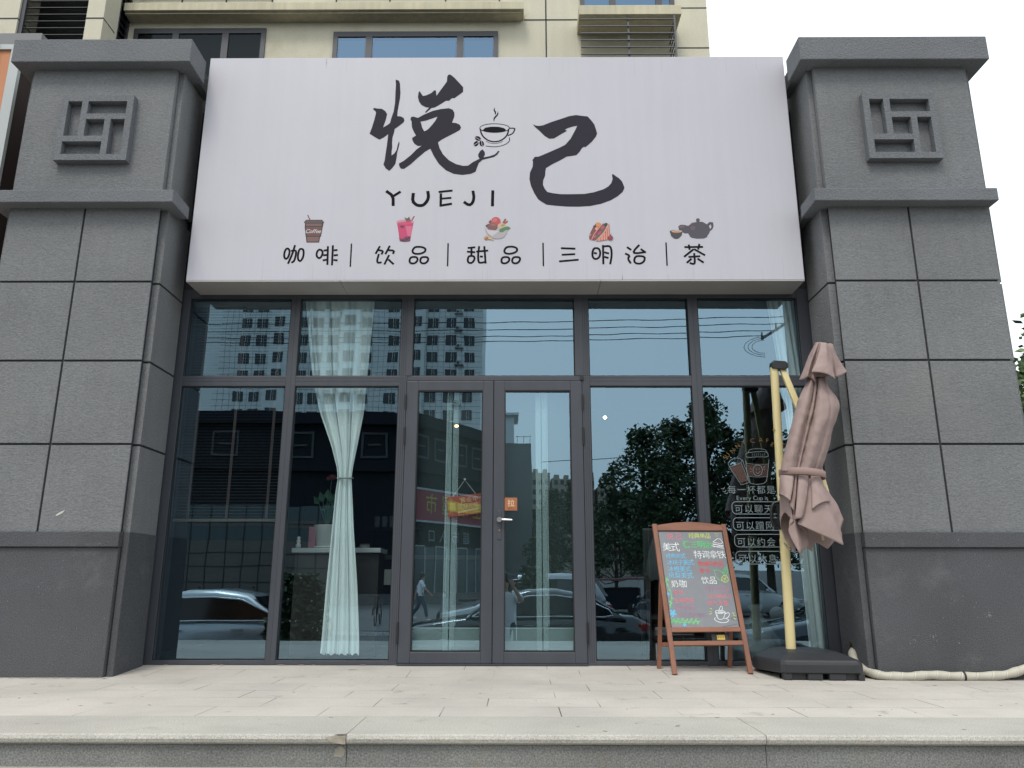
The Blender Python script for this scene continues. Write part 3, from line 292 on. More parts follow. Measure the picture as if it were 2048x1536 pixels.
COFFEE=[[-1.833,3.593],[-1.719,3.593]]
CHALKT=[["悦己",[0.2433,0.0611],0.0723,[222,110,130],1.25],["经典单品",[0.6372,0.0541],0.0539,[205,220,90],1.1],["C",[0.4111,0.1499],0.0762,[60,215,100],1],["三明治",[0.6382,0.1529],0.0716,[60,215,100],1.1],["美式",[0.1673,0.1769],0.0871,[225,230,238],1],["特调拿铁",[0.7424,0.2594],0.0843,[225,230,238],1],["经典美式",[0.2227,0.2736],0.0521,[105,190,235],1],["冰桃子美式",[0.2803,0.3412],0.0562,[105,190,235],1],["冰橙美式",[0.2526,0.4105],0.0556,[105,190,235],1.1],["凤梨美式",[0.2538,0.4781],0.0595,[105,190,235],1.1],["焦糖玛奇朵",[0.7342,0.3579],0.054,[220,60,62],1],["摩卡",[0.6248,0.4306],0.0534,[220,60,62],1.05],["饮品",[0.6675,0.5302],0.0747,[225,230,238],1.1],["奶咖",[0.2082,0.5646],0.074,[225,230,238],1.15],["拿铁",[0.1811,0.6544],0.0473,[222,110,130],1.2],["生椰拿铁",[0.2495,0.7348],0.0468,[222,110,130],1.1],["香芋拿铁",[0.2481,0.811],0.0464,[175,120,150],1.05],["冰吸生椰拿铁",[0.3409,0.8806],0.0438,[150,115,140],1.1],["手打柠檬水",[0.78,0.6199],0.0477,[175,120,150],1.15],["冰沙西瓜汁",[0.7927,0.6934],0.0473,[222,110,130],1.1],["桃气冰茶",[0.7434,0.7629],0.0489,[222,110,130],1.15]]
CHALKS=[[[225,230,238],0.0048,[[0.8252,0.1235],[0.9371,0.0707],[0.9908,0.1486],[0.8252,0.1235]]],[[225,230,238],0.0048,[[0.8126,0.1409],[0.9787,0.1637]]],[[225,230,238],0.0048,[[0.8228,0.1525],[0.8761,0.1489],[0.9742,0.181]]],[[225,230,238],0.0048,[[0.7995,0.1606],[0.9005,0.1812],[0.9793,0.1925]]],[[225,230,238],0.0048,[[0.8121,0.1756],[0.9362,0.1696],[0.9836,0.1637]]],[[205,220,90],0.0029,[[0.8719,0.0358],[0.8905,0.0275],[0.9016,0.0357]]],[[205,220,90],0.0029,[[0.9131,0.0356],[0.9285,0.0274],[0.9379,0.0356]]],[[205,220,90],0.0029,[[0.8839,0.0533],[0.9035,0.0603],[0.9257,0.0509]]],[[110,215,120],0.0039,[[0.7705,0.4251],[0.8388,0.4217],[0.903,0.4529],[0.9103,0.4862]]],[[110,215,120],0.0039,[[0.7705,0.4251],[0.7771,0.4751],[0.8058,0.5193],[0.8645,0.5392]]],[[60,215,100],0.0039,[[0.9001,0.4641],[0.9198,0.4195],[0.9594,0.3915],[0.9762,0.4195],[0.9563,0.4641],[0.9103,0.4862]]],[[60,215,100],0.0029,[[0.9162,0.4641],[0.9582,0.4083]]],[[205,220,90],0.0039,[[0.8551,0.5138],[0.8877,0.4807],[0.9373,0.4752],[0.9638,0.5084],[0.9518,0.5415],[0.9089,0.5524],[0.8654,0.5359],[0.8551,0.5138]]],[[205,220,90],0.0029,[[0.8754,0.4973],[0.9452,0.536]]],[[205,220,90],0.0029,[[0.9278,0.4807],[0.8944,0.5469]]],[[205,220,90],0.0029,[[0.8602,0.5249],[0.9603,0.4973]]],[[225,230,238],0.0048,[[0.6841,0.8421],[0.7336,0.8318],[0.7947,0.8373],[0.8309,0.8479],[0.8162,0.8742],[0.7805,0.9211],[0.7249,0.9261],[0.6914,0.9051],[0.6841,0.8421]]],[[225,230,238],0.0048,[[0.6879,0.8579],[0.7553,0.8687],[0.8296,0.8532]]],[[225,230,238],0.0048,[[0.8254,0.869],[0.8764,0.8534],[0.885,0.8797],[0.8455,0.9109],[0.7974,0.916]]],[[225,230,238],0.0048,[[0.6682,0.905],[0.6487,0.9205],[0.6744,0.9414],[0.7478,0.9573],[0.8266,0.9525],[0.8632,0.9319],[0.8285,0.9161]]],[[225,230,238],0.0039,[[0.7414,0.8318],[0.7652,0.8001],[0.7914,0.7896],[0.8015,0.8109],[0.7804,0.8319]]],[[225,230,238],0.0039,[[0.6994,0.8737],[0.707,0.9051]]],[[225,230,238],0.0087,[[0.7209,0.8507],[0.7983,0.8531]]],[[205,220,90],0.0048,[[0.6135,0.8123],[0.6421,0.823]]],[[205,220,90],0.0048,[[0.6,0.8418],[0.6275,0.8503]]],[[205,220,90],0.0048,[[0.5865,0.8711],[0.6316,0.865]]],[[205,220,90],0.0048,[[0.9297,0.8588],[0.959,0.8663]]],[[205,220,90],0.0048,[[0.9396,0.8799],[0.968,0.8905]]],[[205,220,90],0.0048,[[0.9356,0.9061],[0.969,0.9324]]],[[45,45,50],0.0029,[[0.8907,0.9164],[0.9339,0.9009],[1.0027,0.9064]]],[[45,45,50],0.0029,[[0.8907,0.9164],[0.9332,0.9322],[0.9963,0.9294]]],[[45,45,50],0.0019,[[0.7538,0.9936],[0.8648,0.9838],[0.9854,0.9689]]],[[110,215,120],0.0039,[[0.0501,0.4911],[0.0269,0.5513],[0.0425,0.6056],[0.0719,0.638],[0.0694,0.7023],[0.0476,0.7554],[0.032,0.8082]]],[[110,215,120],0.0039,[[0.0189,0.5131],[0.0319,0.5032],[0.0409,0.5131],[0.0281,0.5218],[0.0189,0.5131]]],[[110,215,120],0.0039,[[0.045,0.524],[0.0581,0.5142],[0.0671,0.524],[0.0543,0.5328],[0.045,0.524]]],[[110,215,120],0.0039,[[0.0055,0.5404],[0.0185,0.5306],[0.0275,0.5404],[0.0148,0.5491],[0.0055,0.5404]]],[[110,215,120],0.0039,[[0.0272,0.573],[0.0402,0.5633],[0.0492,0.5731],[0.0364,0.5817],[0.0272,0.573]]],[[110,215,120],0.0039,[[0.0428,0.6272],[0.0557,0.6175],[0.0647,0.6272],[0.052,0.6358],[0.0428,0.6272]]],[[110,215,120],0.0039,[[0.0719,0.713],[0.0848,0.7034],[0.0937,0.7131],[0.081,0.7215],[0.0719,0.713]]],[[110,215,120],0.0039,[[0.0234,0.7448],[0.0362,0.7352],[0.0451,0.7448],[0.0325,0.7533],[0.0234,0.7448]]],[[110,215,120],0.0039,[[0.0465,0.7607],[0.0593,0.7512],[0.0682,0.7608],[0.0556,0.7692],[0.0465,0.7607]]],[[110,215,120],0.0039,[[0.022,0.7818],[0.0348,0.7723],[0.0436,0.7819],[0.0311,0.7903],[0.022,0.7818]]],[[60,215,100],0.0039,[[0.0025,0.9583],[0.0133,0.9357],[0.0337,0.9337],[0.0228,0.9563],[0.0025,0.9583]]],[[60,215,100],0.0039,[[0.0391,0.9369],[0.05,0.9142],[0.0704,0.9122],[0.0595,0.9349],[0.0391,0.9369]]],[[60,215,100],0.0039,[[0.0664,0.96],[0.0773,0.9373],[0.0977,0.9353],[0.0867,0.958],[0.0664,0.96]]],[[60,215,100],0.0039,[[0.1033,0.9378],[0.1143,0.9151],[0.1347,0.9131],[0.1237,0.9358],[0.1033,0.9378]]],[[60,215,100],0.0039,[[0.1301,0.9629],[0.1411,0.9403],[0.1615,0.9383],[0.1505,0.9609],[0.1301,0.9629]]],[[110,215,120],0.0039,[[0.1689,0.9325],[0.18,0.9098],[0.2005,0.9078],[0.1893,0.9305],[0.1689,0.9325]]],[[110,215,120],0.0039,[[0.1958,0.9569],[0.207,0.9342],[0.2274,0.9322],[0.2162,0.9549],[0.1958,0.9569]]],[[110,215,120],0.0039,[[0.2316,0.9408],[0.2429,0.9181],[0.2633,0.9161],[0.2521,0.9388],[0.2316,0.9408]]],[[110,215,120],0.0039,[[0.2597,0.9598],[0.2709,0.9371],[0.2914,0.9351],[0.2801,0.9578],[0.2597,0.9598]]],[[110,215,120],0.0039,[[0.2976,0.9349],[0.3089,0.9121],[0.3295,0.9101],[0.3181,0.9329],[0.2976,0.9349]]],[[110,215,120],0.0039,[[0.3224,0.9677],[0.3338,0.945],[0.3542,0.943],[0.3428,0.9657],[0.3224,0.9677]]],[[110,215,120],0.0039,[[0.3617,0.9376],[0.3731,0.9148],[0.3937,0.9128],[0.3822,0.9356],[0.3617,0.9376]]],[[110,215,120],0.0039,[[0.3873,0.9663],[0.3988,0.9436],[0.4193,0.9417],[0.4078,0.9644],[0.3873,0.9663]]],[[110,215,120],0.0039,[[0.008,0.9021],[0.0587,0.9386],[0.2086,0.9548],[0.3645,0.9452],[0.4397,0.9403]]],[[105,190,235],0.0039,[[0.0262,0.6701],[0.048,0.6702],[0.0501,0.6755],[0.0425,0.6786],[0.0262,0.6701]]],[[105,190,235],0.0039,[[0.0262,0.6701],[0.03,0.6844],[0.0229,0.6881],[0.0171,0.6845],[0.0262,0.6701]]],[[105,190,235],0.0039,[[0.0262,0.6701],[0.0068,0.6789],[0.0003,0.6759],[0.0043,0.6705],[0.0262,0.6701]]],[[105,190,235],0.0039,[[0.0262,0.6701],[0.0103,0.6613],[0.0134,0.6557],[0.0218,0.656],[0.0262,0.6701]]],[[105,190,235],0.0039,[[0.0262,0.6701],[0.0359,0.6559],[0.0443,0.6554],[0.0454,0.661],[0.0262,0.6701]]],[[105,190,235],0.0068,[[0.052,0.8606],[0.0982,0.8608],[0.1026,0.872],[0.0864,0.8785],[0.052,0.8606]]],[[105,190,235],0.0068,[[0.052,0.8606],[0.06,0.8904],[0.0449,0.8981],[0.0327,0.8906],[0.052,0.8606]]],[[105,190,235],0.0068,[[0.052,0.8606],[0.0108,0.8789],[-0.0029,0.8725],[0.0056,0.8614],[0.052,0.8606]]],[[105,190,235],0.0068,[[0.052,0.8606],[0.0184,0.8421],[0.025,0.8304],[0.0426,0.831],[0.052,0.8606]]],[[105,190,235],0.0068,[[0.052,0.8606],[0.0725,0.8309],[0.0904,0.83],[0.0926,0.8416],[0.052,0.8606]]],[[105,190,235],0.0039,[[0.204,0.9754],[0.2255,0.9755],[0.2275,0.9806],[0.2199,0.9836],[0.204,0.9754]]],[[105,190,235],0.0039,[[0.204,0.9754],[0.2076,0.9891],[0.2006,0.9926],[0.1949,0.9891],[0.204,0.9754]]],[[105,190,235],0.0039,[[0.204,0.9754],[0.1848,0.9837],[0.1784,0.9808],[0.1825,0.9757],[0.204,0.9754]]],[[105,190,235],0.0039,[[0.204,0.9754],[0.1885,0.9668],[0.1916,0.9615],[0.1998,0.9618],[0.204,0.9754]]],[[105,190,235],0.0039,[[0.204,0.9754],[0.2137,0.9617],[0.222,0.9613],[0.2229,0.9667],[0.204,0.9754]]]]
DECS=[[[170,180,180],0.006,1,[[2.342,1.265],[2.3403,1.2758],[2.3353,1.2856],[2.3276,1.2933],[2.3178,1.2983],[2.307,1.3],[1.836,1.3],[1.8252,1.2983],[1.8154,1.2933],[1.8077,1.2856],[1.8027,1.2758],[1.801,1.265],[1.801,1.233],[1.8027,1.2222],[1.8077,1.2124],[1.8154,1.2047],[1.8252,1.1997],[1.836,1.198],[2.307,1.198],[2.3178,1.1997],[2.3276,1.2047],[2.3353,1.2124],[2.3403,1.2222],[2.342,1.233]]],[[170,180,180],0.006,1,[[2.342,1.132],[2.3403,1.1428],[2.3353,1.1526],[2.3276,1.1603],[2.3178,1.1653],[2.307,1.167],[1.837,1.167],[1.8262,1.1653],[1.8164,1.1603],[1.8087,1.1526],[1.8037,1.1428],[1.802,1.132],[1.802,1.099],[1.8037,1.0882],[1.8087,1.0784],[1.8164,1.0707],[1.8262,1.0657],[1.837,1.064],[2.307,1.064],[2.3178,1.0657],[2.3276,1.0707],[2.3353,1.0784],[2.3403,1.0882],[2.342,1.099]]],[[170,180,180],0.006,1,[[2.337,0.996],[2.3353,1.0068],[2.3303,1.0166],[2.3226,1.0243],[2.3128,1.0293],[2.302,1.031],[1.839,1.031],[1.8282,1.0293],[1.8184,1.0243],[1.8107,1.0166],[1.8057,1.0068],[1.804,0.996],[1.804,0.963],[1.8057,0.9522],[1.8107,0.9424],[1.8184,0.9347],[1.8282,0.9297],[1.839,0.928],[2.302,0.928],[2.3128,0.9297],[2.3226,0.9347],[2.3303,0.9424],[2.3353,0.9522],[2.337,0.963]]],[[170,180,180],0.006,1,[[2.34,0.858],[2.3383,0.8688],[2.3333,0.8786],[2.3256,0.8863],[2.3158,0.8913],[2.305,0.893],[1.84,0.893],[1.8292,0.8913],[1.8194,0.8863],[1.8117,0.8786],[1.8067,0.8688],[1.805,0.858],[1.805,0.825],[1.8067,0.8142],[1.8117,0.8044],[1.8194,0.7967],[1.8292,0.7917],[1.84,0.79],[2.305,0.79],[2.3158,0.7917],[2.3256,0.7967],[2.3333,0.8044],[2.3383,0.8142],[2.34,0.825]]],[[165,178,178],0.004,0,[[1.796,1.624],[1.802,1.592],[1.884,1.456],[1.89,1.44],[1.967,1.464],[1.968,1.476],[1.921,1.64],[1.918,1.656]]],[[165,178,178],0.004,0,[[1.796,1.624],[1.809,1.648],[1.855,1.672],[1.902,1.664],[1.918,1.64],[1.875,1.616],[1.802,1.594]]],[[165,178,178],0.0032,0,[[1.908,1.624],[1.953,1.48]]],[[165,178,178],0.004,1,[[1.949,1.705],[1.958,1.713],[2.043,1.725],[2.123,1.725],[2.139,1.709],[2.139,1.677],[2.04,1.681],[1.951,1.672]]],[[165,178,178],0.0032,0,[[1.97,1.717],[1.989,1.749],[2.117,1.749],[2.131,1.717]]],[[165,178,178],0.004,0,[[1.945,1.648],[1.948,1.528],[1.959,1.456],[2.022,1.444],[2.102,1.456],[2.119,1.52],[2.143,1.656]]],[[165,178,178],0.0032,0,[[1.949,1.624],[2.035,1.614],[2.139,1.618]]],[[165,178,178],0.0032,0,[[1.947,1.516],[2.026,1.506],[2.122,1.512]]],[[165,178,178],0.004,1,[[2.08,1.564],[2.077,1.55],[2.07,1.537],[2.061,1.526],[2.049,1.52],[2.037,1.517],[2.025,1.52],[2.014,1.526],[2.006,1.537],[2.001,1.55],[2.0,1.564],[2.003,1.578],[2.01,1.591],[2.02,1.602],[2.031,1.608],[2.044,1.61],[2.056,1.608],[2.067,1.602],[2.075,1.591],[2.079,1.578]]],[[165,178,178],0.004,0,[[2.022,1.552],[2.038,1.534],[2.062,1.556]]],[[165,178,178],0.004,0,[[2.028,1.58],[2.031,1.568]]],[[165,178,178],0.004,0,[[2.052,1.584],[2.055,1.572]]],[[165,178,178],0.0032,0,[[1.976,1.58],[1.991,1.572]]],[[165,178,178],0.0032,0,[[1.974,1.552],[1.988,1.553]]],[[165,178,178],0.0032,0,[[2.088,1.584],[2.105,1.602]]],[[165,178,178],0.0032,0,[[2.091,1.572],[2.105,1.576]]],[[165,178,178],0.0024,0,[[2.006,1.709],[2.004,1.69]]],[[165,178,178],0.0024,0,[[2.023,1.709],[2.022,1.69]]],[[165,178,178],0.0024,0,[[2.041,1.709],[2.04,1.69]]],[[165,178,178],0.0024,0,[[2.059,1.709],[2.057,1.69]]],[[165,178,178],0.0024,0,[[2.076,1.709],[2.075,1.69]]],[[165,178,178],0.0024,0,[[2.094,1.709],[2.092,1.69]]],[[165,178,178],0.0024,0,[[2.111,1.709],[2.11,1.69]]],[[165,178,178],0.0048,0,[[1.722,1.412],[1.741,1.404],[1.75,1.422]]],[[165,178,178],0.0048,0,[[1.732,1.389],[1.752,1.381],[1.761,1.398]]],[[165,178,178],0.0048,0,[[1.747,1.373],[1.766,1.365],[1.775,1.382]]]]
DECF=[[[95,72,66],[[1.805,1.59],[1.908,1.628],[1.957,1.482],[1.895,1.456]]],[[85,60,56],[[1.951,1.614],[2.034,1.606],[2.136,1.612],[2.121,1.52],[2.027,1.512],[1.949,1.521]]]]
DECT=[["每一杯都是",[1.974,1.399],0.0736,[150,180,185],0],["Every Cup is",[1.977,1.331],0.04,[150,165,168],0],["可以聊天",[1.982,1.239],0.0736,[160,172,172],0],["可以蹭网",[1.983,1.102],0.0736,[160,172,172],0],["可以约会",[1.983,0.967],0.0736,[160,172,172],0],["可以休息",[1.984,0.833],0.0736,[160,172,172],0],["S",[1.773,1.672],0.044,[190,135,60],62],["U",[1.793,1.695],0.044,[190,135,60],55],["N",[1.839,1.733],0.044,[190,135,60],45],["N",[1.886,1.774],0.044,[190,135,60],38],["Y",[1.938,1.804],0.044,[190,135,60],28],["C",[2.014,1.82],0.044,[190,135,60],5],["A",[2.087,1.828],0.044,[190,135,60],-5],["F",[2.143,1.82],0.044,[190,135,60],-12],["E",[2.183,1.786],0.044,[190,135,60],-30]]
CLOTH={"vent_flap":[[0,[[2.194,-1.09,2.348],[2.158,-1.08,2.294],[2.106,-1.08,2.193],[2.045,-1.08,2.069]]],[0,[[2.194,-1.12,2.343],[2.153,-1.13,2.279],[2.106,-1.14,2.176],[2.062,-1.13,2.056]]],[1,[[2.198,-1.14,2.339],[2.155,-1.16,2.264],[2.114,-1.17,2.168],[2.077,-1.18,2.067]]],[0,[[2.207,-1.13,2.342],[2.178,-1.13,2.267],[2.15,-1.12,2.176],[2.129,-1.12,2.073]]],[1,[[2.213,-1.13,2.342],[2.181,-1.14,2.259],[2.155,-1.15,2.167],[2.132,-1.16,2.025]]],[0,[[2.219,-1.13,2.342],[2.194,-1.13,2.262],[2.17,-1.13,2.185],[2.167,-1.12,2.059]]],[1,[[2.22,-1.14,2.337],[2.187,-1.17,2.255],[2.138,-1.2,2.165],[2.094,-1.22,2.092]]],[0,[[2.236,-1.15,2.333],[2.204,-1.19,2.249],[2.185,-1.21,2.162],[2.173,-1.23,2.084]]],[0,[[2.25,-1.15,2.33],[2.224,-1.19,2.249],[2.224,-1.21,2.162],[2.213,-1.23,2.067]]],[1,[[2.262,-1.14,2.33],[2.245,-1.17,2.25],[2.253,-1.19,2.15],[2.267,-1.2,2.042]]],[0,[[2.275,-1.13,2.333],[2.276,-1.13,2.256],[2.288,-1.12,2.17],[2.296,-1.1,2.064]]],[1,[[2.289,-1.13,2.33],[2.292,-1.14,2.258],[2.302,-1.14,2.194],[2.304,-1.14,2.076]]],[0,[[2.304,-1.12,2.33],[2.314,-1.12,2.264],[2.341,-1.12,2.187],[2.358,-1.11,2.099]]],[1,[[2.325,-1.09,2.333],[2.339,-1.08,2.264],[2.372,-1.08,2.199],[2.408,-1.08,2.131]]],[0,[[2.337,-1.04,2.349],[2.344,-1.02,2.288],[2.369,-1.0,2.222],[2.387,-0.99,2.14]]],[0,[[2.301,-1.03,2.355],[2.305,-0.99,2.297],[2.311,-0.97,2.224],[2.311,-0.96,2.124]]],[0,[[2.255,-1.03,2.361],[2.247,-0.99,2.297],[2.23,-0.97,2.224],[2.211,-0.96,2.112]]],[0,[[2.216,-1.05,2.358],[2.192,-1.02,2.301],[2.16,-1.0,2.216],[2.124,-0.99,2.105]]]],"canopy":[[0,[[2.115,-1.07,2.095],[2.082,-1.07,2.016],[2.023,-1.07,1.92],[1.991,-1.07,1.833],[1.962,-1.07,1.747],[1.933,-1.07,1.661],[1.905,-1.07,1.577],[1.88,-1.07,1.492],[1.854,-1.07,1.404]]],[0,[[2.122,-1.11,2.085],[2.083,-1.13,2.001],[2.034,-1.14,1.903],[2.006,-1.14,1.818],[1.975,-1.14,1.733],[1.946,-1.14,1.648],[1.916,-1.14,1.565],[1.887,-1.14,1.481],[1.864,-1.13,1.395]]],[0,[[2.134,-1.13,2.079],[2.107,-1.15,1.996],[2.069,-1.17,1.896],[2.041,-1.17,1.811],[2.009,-1.17,1.727],[1.98,-1.17,1.643],[1.951,-1.17,1.559],[1.923,-1.17,1.477],[1.896,-1.16,1.391]]],[1,[[2.159,-1.1,2.087],[2.145,-1.11,2.006],[2.117,-1.12,1.908],[2.09,-1.12,1.822],[2.061,-1.12,1.737],[2.035,-1.12,1.652],[2.009,-1.12,1.568],[1.981,-1.13,1.483],[1.953,-1.14,1.394]]],[0,[[2.156,-1.13,2.079],[2.139,-1.15,1.996],[2.116,-1.16,1.899],[2.092,-1.16,1.813],[2.062,-1.16,1.729],[2.036,-1.16,1.645],[2.009,-1.16,1.561],[1.982,-1.16,1.478],[1.956,-1.16,1.391]]],[1,[[2.18,-1.1,2.087],[2.168,-1.11,2.006],[2.145,-1.12,1.908],[2.122,-1.12,1.822],[2.094,-1.12,1.737],[2.064,-1.12,1.652],[2.037,-1.12,1.568],[2.004,-1.13,1.483],[1.971,-1.14,1.394]]],[0,[[2.178,-1.13,2.079],[2.163,-1.15,1.996],[2.142,-1.17,1.896],[2.12,-1.18,1.809],[2.092,-1.19,1.723],[2.068,-1.19,1.639],[2.043,-1.19,1.556],[2.02,-1.18,1.475],[1.993,-1.17,1.39]]],[0,[[2.189,-1.14,2.077],[2.175,-1.16,1.993],[2.164,-1.19,1.892],[2.152,-1.2,1.805],[2.13,-1.21,1.718],[2.104,-1.21,1.635],[2.08,-1.2,1.554],[2.052,-1.19,1.474],[2.018,-1.18,1.388]]],[0,[[2.205,-1.13,2.079],[2.199,-1.15,1.996],[2.208,-1.18,1.894],[2.202,-1.19,1.807],[2.174,-1.19,1.723],[2.143,-1.18,1.641],[2.116,-1.17,1.559],[2.086,-1.16,1.478],[2.056,-1.15,1.393]]],[1,[[2.22,-1.11,2.085],[2.214,-1.13,2.001],[2.229,-1.16,1.899],[2.228,-1.16,1.813],[2.199,-1.16,1.729],[2.169,-1.15,1.646],[2.14,-1.14,1.565],[2.107,-1.14,1.481],[2.073,-1.13,1.395]]],[0,[[2.227,-1.11,2.085],[2.224,-1.13,2.001],[2.264,-1.16,1.899],[2.251,-1.16,1.813],[2.223,-1.15,1.731],[2.192,-1.15,1.646],[2.164,-1.15,1.563],[2.128,-1.15,1.48],[2.092,-1.14,1.394]]],[1,[[2.253,-1.07,2.095],[2.259,-1.07,2.016],[2.337,-1.09,1.915],[2.317,-1.09,1.829],[2.275,-1.08,1.745],[2.247,-1.07,1.661],[2.229,-1.07,1.577],[2.194,-1.07,1.492],[2.149,-1.07,1.404]]],[0,[[2.256,-1.03,2.106],[2.266,-1.01,2.031],[2.327,-0.99,1.938],[2.318,-0.99,1.85],[2.283,-0.99,1.763],[2.253,-0.99,1.676],[2.227,-0.99,1.59],[2.195,-0.99,1.505],[2.152,-1.0,1.414]]],[0,[[2.224,-1.01,2.111],[2.22,-0.98,2.039],[2.218,-0.96,1.945],[2.196,-0.96,1.857],[2.167,-0.96,1.769],[2.142,-0.96,1.682],[2.117,-0.96,1.595],[2.085,-0.97,1.508],[2.046,-0.98,1.416]]],[0,[[2.165,-1.03,2.106],[2.143,-1.0,2.034],[2.116,-0.98,1.941],[2.085,-0.98,1.853],[2.053,-0.98,1.765],[2.025,-0.98,1.678],[1.997,-0.98,1.592],[1.966,-0.99,1.505],[1.935,-1.0,1.414]]]],"skirt":[[0,[[1.853,-1.08,1.373],[1.841,-1.09,1.329],[1.831,-1.1,1.281],[1.821,-1.12,1.237]]],[0,[[1.869,-1.14,1.365],[1.855,-1.17,1.319],[1.841,-1.19,1.265],[1.831,-1.2,1.219]]],[1,[[1.919,-1.16,1.362],[1.908,-1.18,1.313],[1.888,-1.2,1.254],[1.863,-1.22,1.18]]],[0,[[1.938,-1.14,1.365],[1.928,-1.14,1.318],[1.911,-1.14,1.25],[1.881,-1.14,1.178]]],[1,[[1.938,-1.15,1.363],[1.925,-1.16,1.305],[1.904,-1.17,1.226],[1.875,-1.18,1.151]]],[0,[[1.945,-1.16,1.362],[1.93,-1.18,1.302],[1.915,-1.19,1.214],[1.898,-1.19,1.107]]],[1,[[1.96,-1.14,1.365],[1.951,-1.14,1.307],[1.939,-1.13,1.21],[1.918,-1.13,1.063]]],[1,[[1.961,-1.16,1.362],[1.941,-1.19,1.301],[1.918,-1.21,1.201],[1.889,-1.22,1.056]]],[0,[[1.988,-1.17,1.361],[1.969,-1.2,1.295],[1.948,-1.22,1.195],[1.925,-1.23,1.062]]],[1,[[2.025,-1.16,1.361],[2.01,-1.18,1.302],[1.981,-1.2,1.202],[1.931,-1.22,1.065]]],[0,[[2.043,-1.13,1.365],[2.04,-1.12,1.31],[2.027,-1.11,1.212],[2.019,-1.11,1.129]]],[0,[[2.045,-1.14,1.364],[2.039,-1.14,1.297],[2.032,-1.14,1.209],[2.019,-1.16,1.103]]],[1,[[2.044,-1.16,1.361],[2.035,-1.18,1.292],[2.025,-1.2,1.213],[2.013,-1.22,1.124]]],[0,[[2.066,-1.17,1.358],[2.061,-1.2,1.29],[2.058,-1.21,1.222],[2.047,-1.23,1.156]]],[0,[[2.096,-1.15,1.358],[2.102,-1.18,1.292],[2.104,-1.2,1.233],[2.105,-1.21,1.178]]],[1,[[2.127,-1.1,1.362],[2.141,-1.12,1.299],[2.151,-1.14,1.24],[2.167,-1.15,1.181]]],[0,[[2.144,-1.02,1.376],[2.157,-1.01,1.313],[2.173,-1.01,1.254],[2.188,-1.01,1.196]]],[0,[[2.079,-0.98,1.384],[2.08,-0.96,1.319],[2.08,-0.96,1.26],[2.076,-0.97,1.195]]],[0,[[1.972,-0.98,1.384],[1.962,-0.96,1.319],[1.951,-0.96,1.26],[1.937,-0.97,1.195]]],[0,[[1.894,-1.02,1.38],[1.882,-1.01,1.334],[1.874,-1.01,1.291],[1.866,-1.01,1.233]]]],"skirt_back":[[0,[[1.863,-1.06,1.354],[1.852,-1.06,1.259],[1.856,-1.07,1.19],[1.859,-1.08,1.133]]],[0,[[1.877,-1.11,1.348],[1.864,-1.12,1.232],[1.865,-1.13,1.158],[1.873,-1.14,1.085]]],[1,[[1.896,-1.13,1.345],[1.889,-1.15,1.218],[1.888,-1.16,1.125],[1.896,-1.17,1.048]]],[0,[[1.921,-1.12,1.346],[1.903,-1.13,1.179],[1.881,-1.14,1.085],[1.838,-1.15,1.002]]],[1,[[1.928,-1.13,1.345],[1.909,-1.15,1.156],[1.899,-1.18,1.042],[1.914,-1.19,0.819]]],[0,[[1.954,-1.1,1.349],[1.944,-1.11,1.16],[1.969,-1.11,1.027],[1.958,-1.11,0.859]]],[1,[[1.97,-1.1,1.349],[1.96,-1.11,1.16],[1.986,-1.12,1.026],[2.002,-1.11,0.887]]],[0,[[1.994,-1.09,1.35],[1.988,-1.09,1.162],[2.023,-1.08,1.049],[2.031,-1.07,0.948]]],[1,[[2.004,-1.12,1.346],[1.965,-1.15,1.146],[1.927,-1.18,1.062],[1.902,-1.2,1.029]]],[0,[[2.025,-1.15,1.343],[2.004,-1.19,1.163],[2.003,-1.21,1.07],[1.996,-1.22,0.979]]],[0,[[2.057,-1.16,1.341],[2.056,-1.2,1.162],[2.075,-1.22,1.059],[2.092,-1.22,0.932]]],[1,[[2.087,-1.15,1.343],[2.115,-1.18,1.164],[2.157,-1.19,1.056],[2.212,-1.18,0.883]]],[0,[[2.118,-1.11,1.348],[2.158,-1.12,1.211],[2.205,-1.11,1.119],[2.232,-1.09,1.008]]],[1,[[2.138,-1.07,1.348],[2.198,-1.07,1.258],[2.259,-1.06,1.155],[2.283,-1.05,1.067]]],[0,[[2.147,-1.02,1.354],[2.196,-1.0,1.234],[2.229,-0.99,1.098],[2.267,-0.99,0.958]]],[1,[[2.123,-1.0,1.357],[2.161,-0.97,1.195],[2.18,-0.97,1.063],[2.177,-0.99,0.867]]],[0,[[2.087,-0.98,1.359],[2.104,-0.95,1.197],[2.1,-0.95,1.038],[2.097,-0.96,0.933]]],[1,[[2.034,-0.98,1.359],[2.046,-0.95,1.197],[2.047,-0.95,1.038],[2.075,-0.97,0.849]]],[0,[[1.985,-0.98,1.359],[1.981,-0.95,1.197],[1.97,-0.95,1.065],[1.966,-0.96,0.944]]],[1,[[1.93,-1.0,1.357],[1.915,-0.98,1.22],[1.909,-0.98,1.088],[1.951,-0.99,0.829]]],[0,[[1.888,-1.03,1.356],[1.87,-1.01,1.244],[1.843,-1.01,1.112],[1.835,-1.01,0.992]]]]}  # canopy fold lines traced in image pixels with guessed depths, unprojected offline
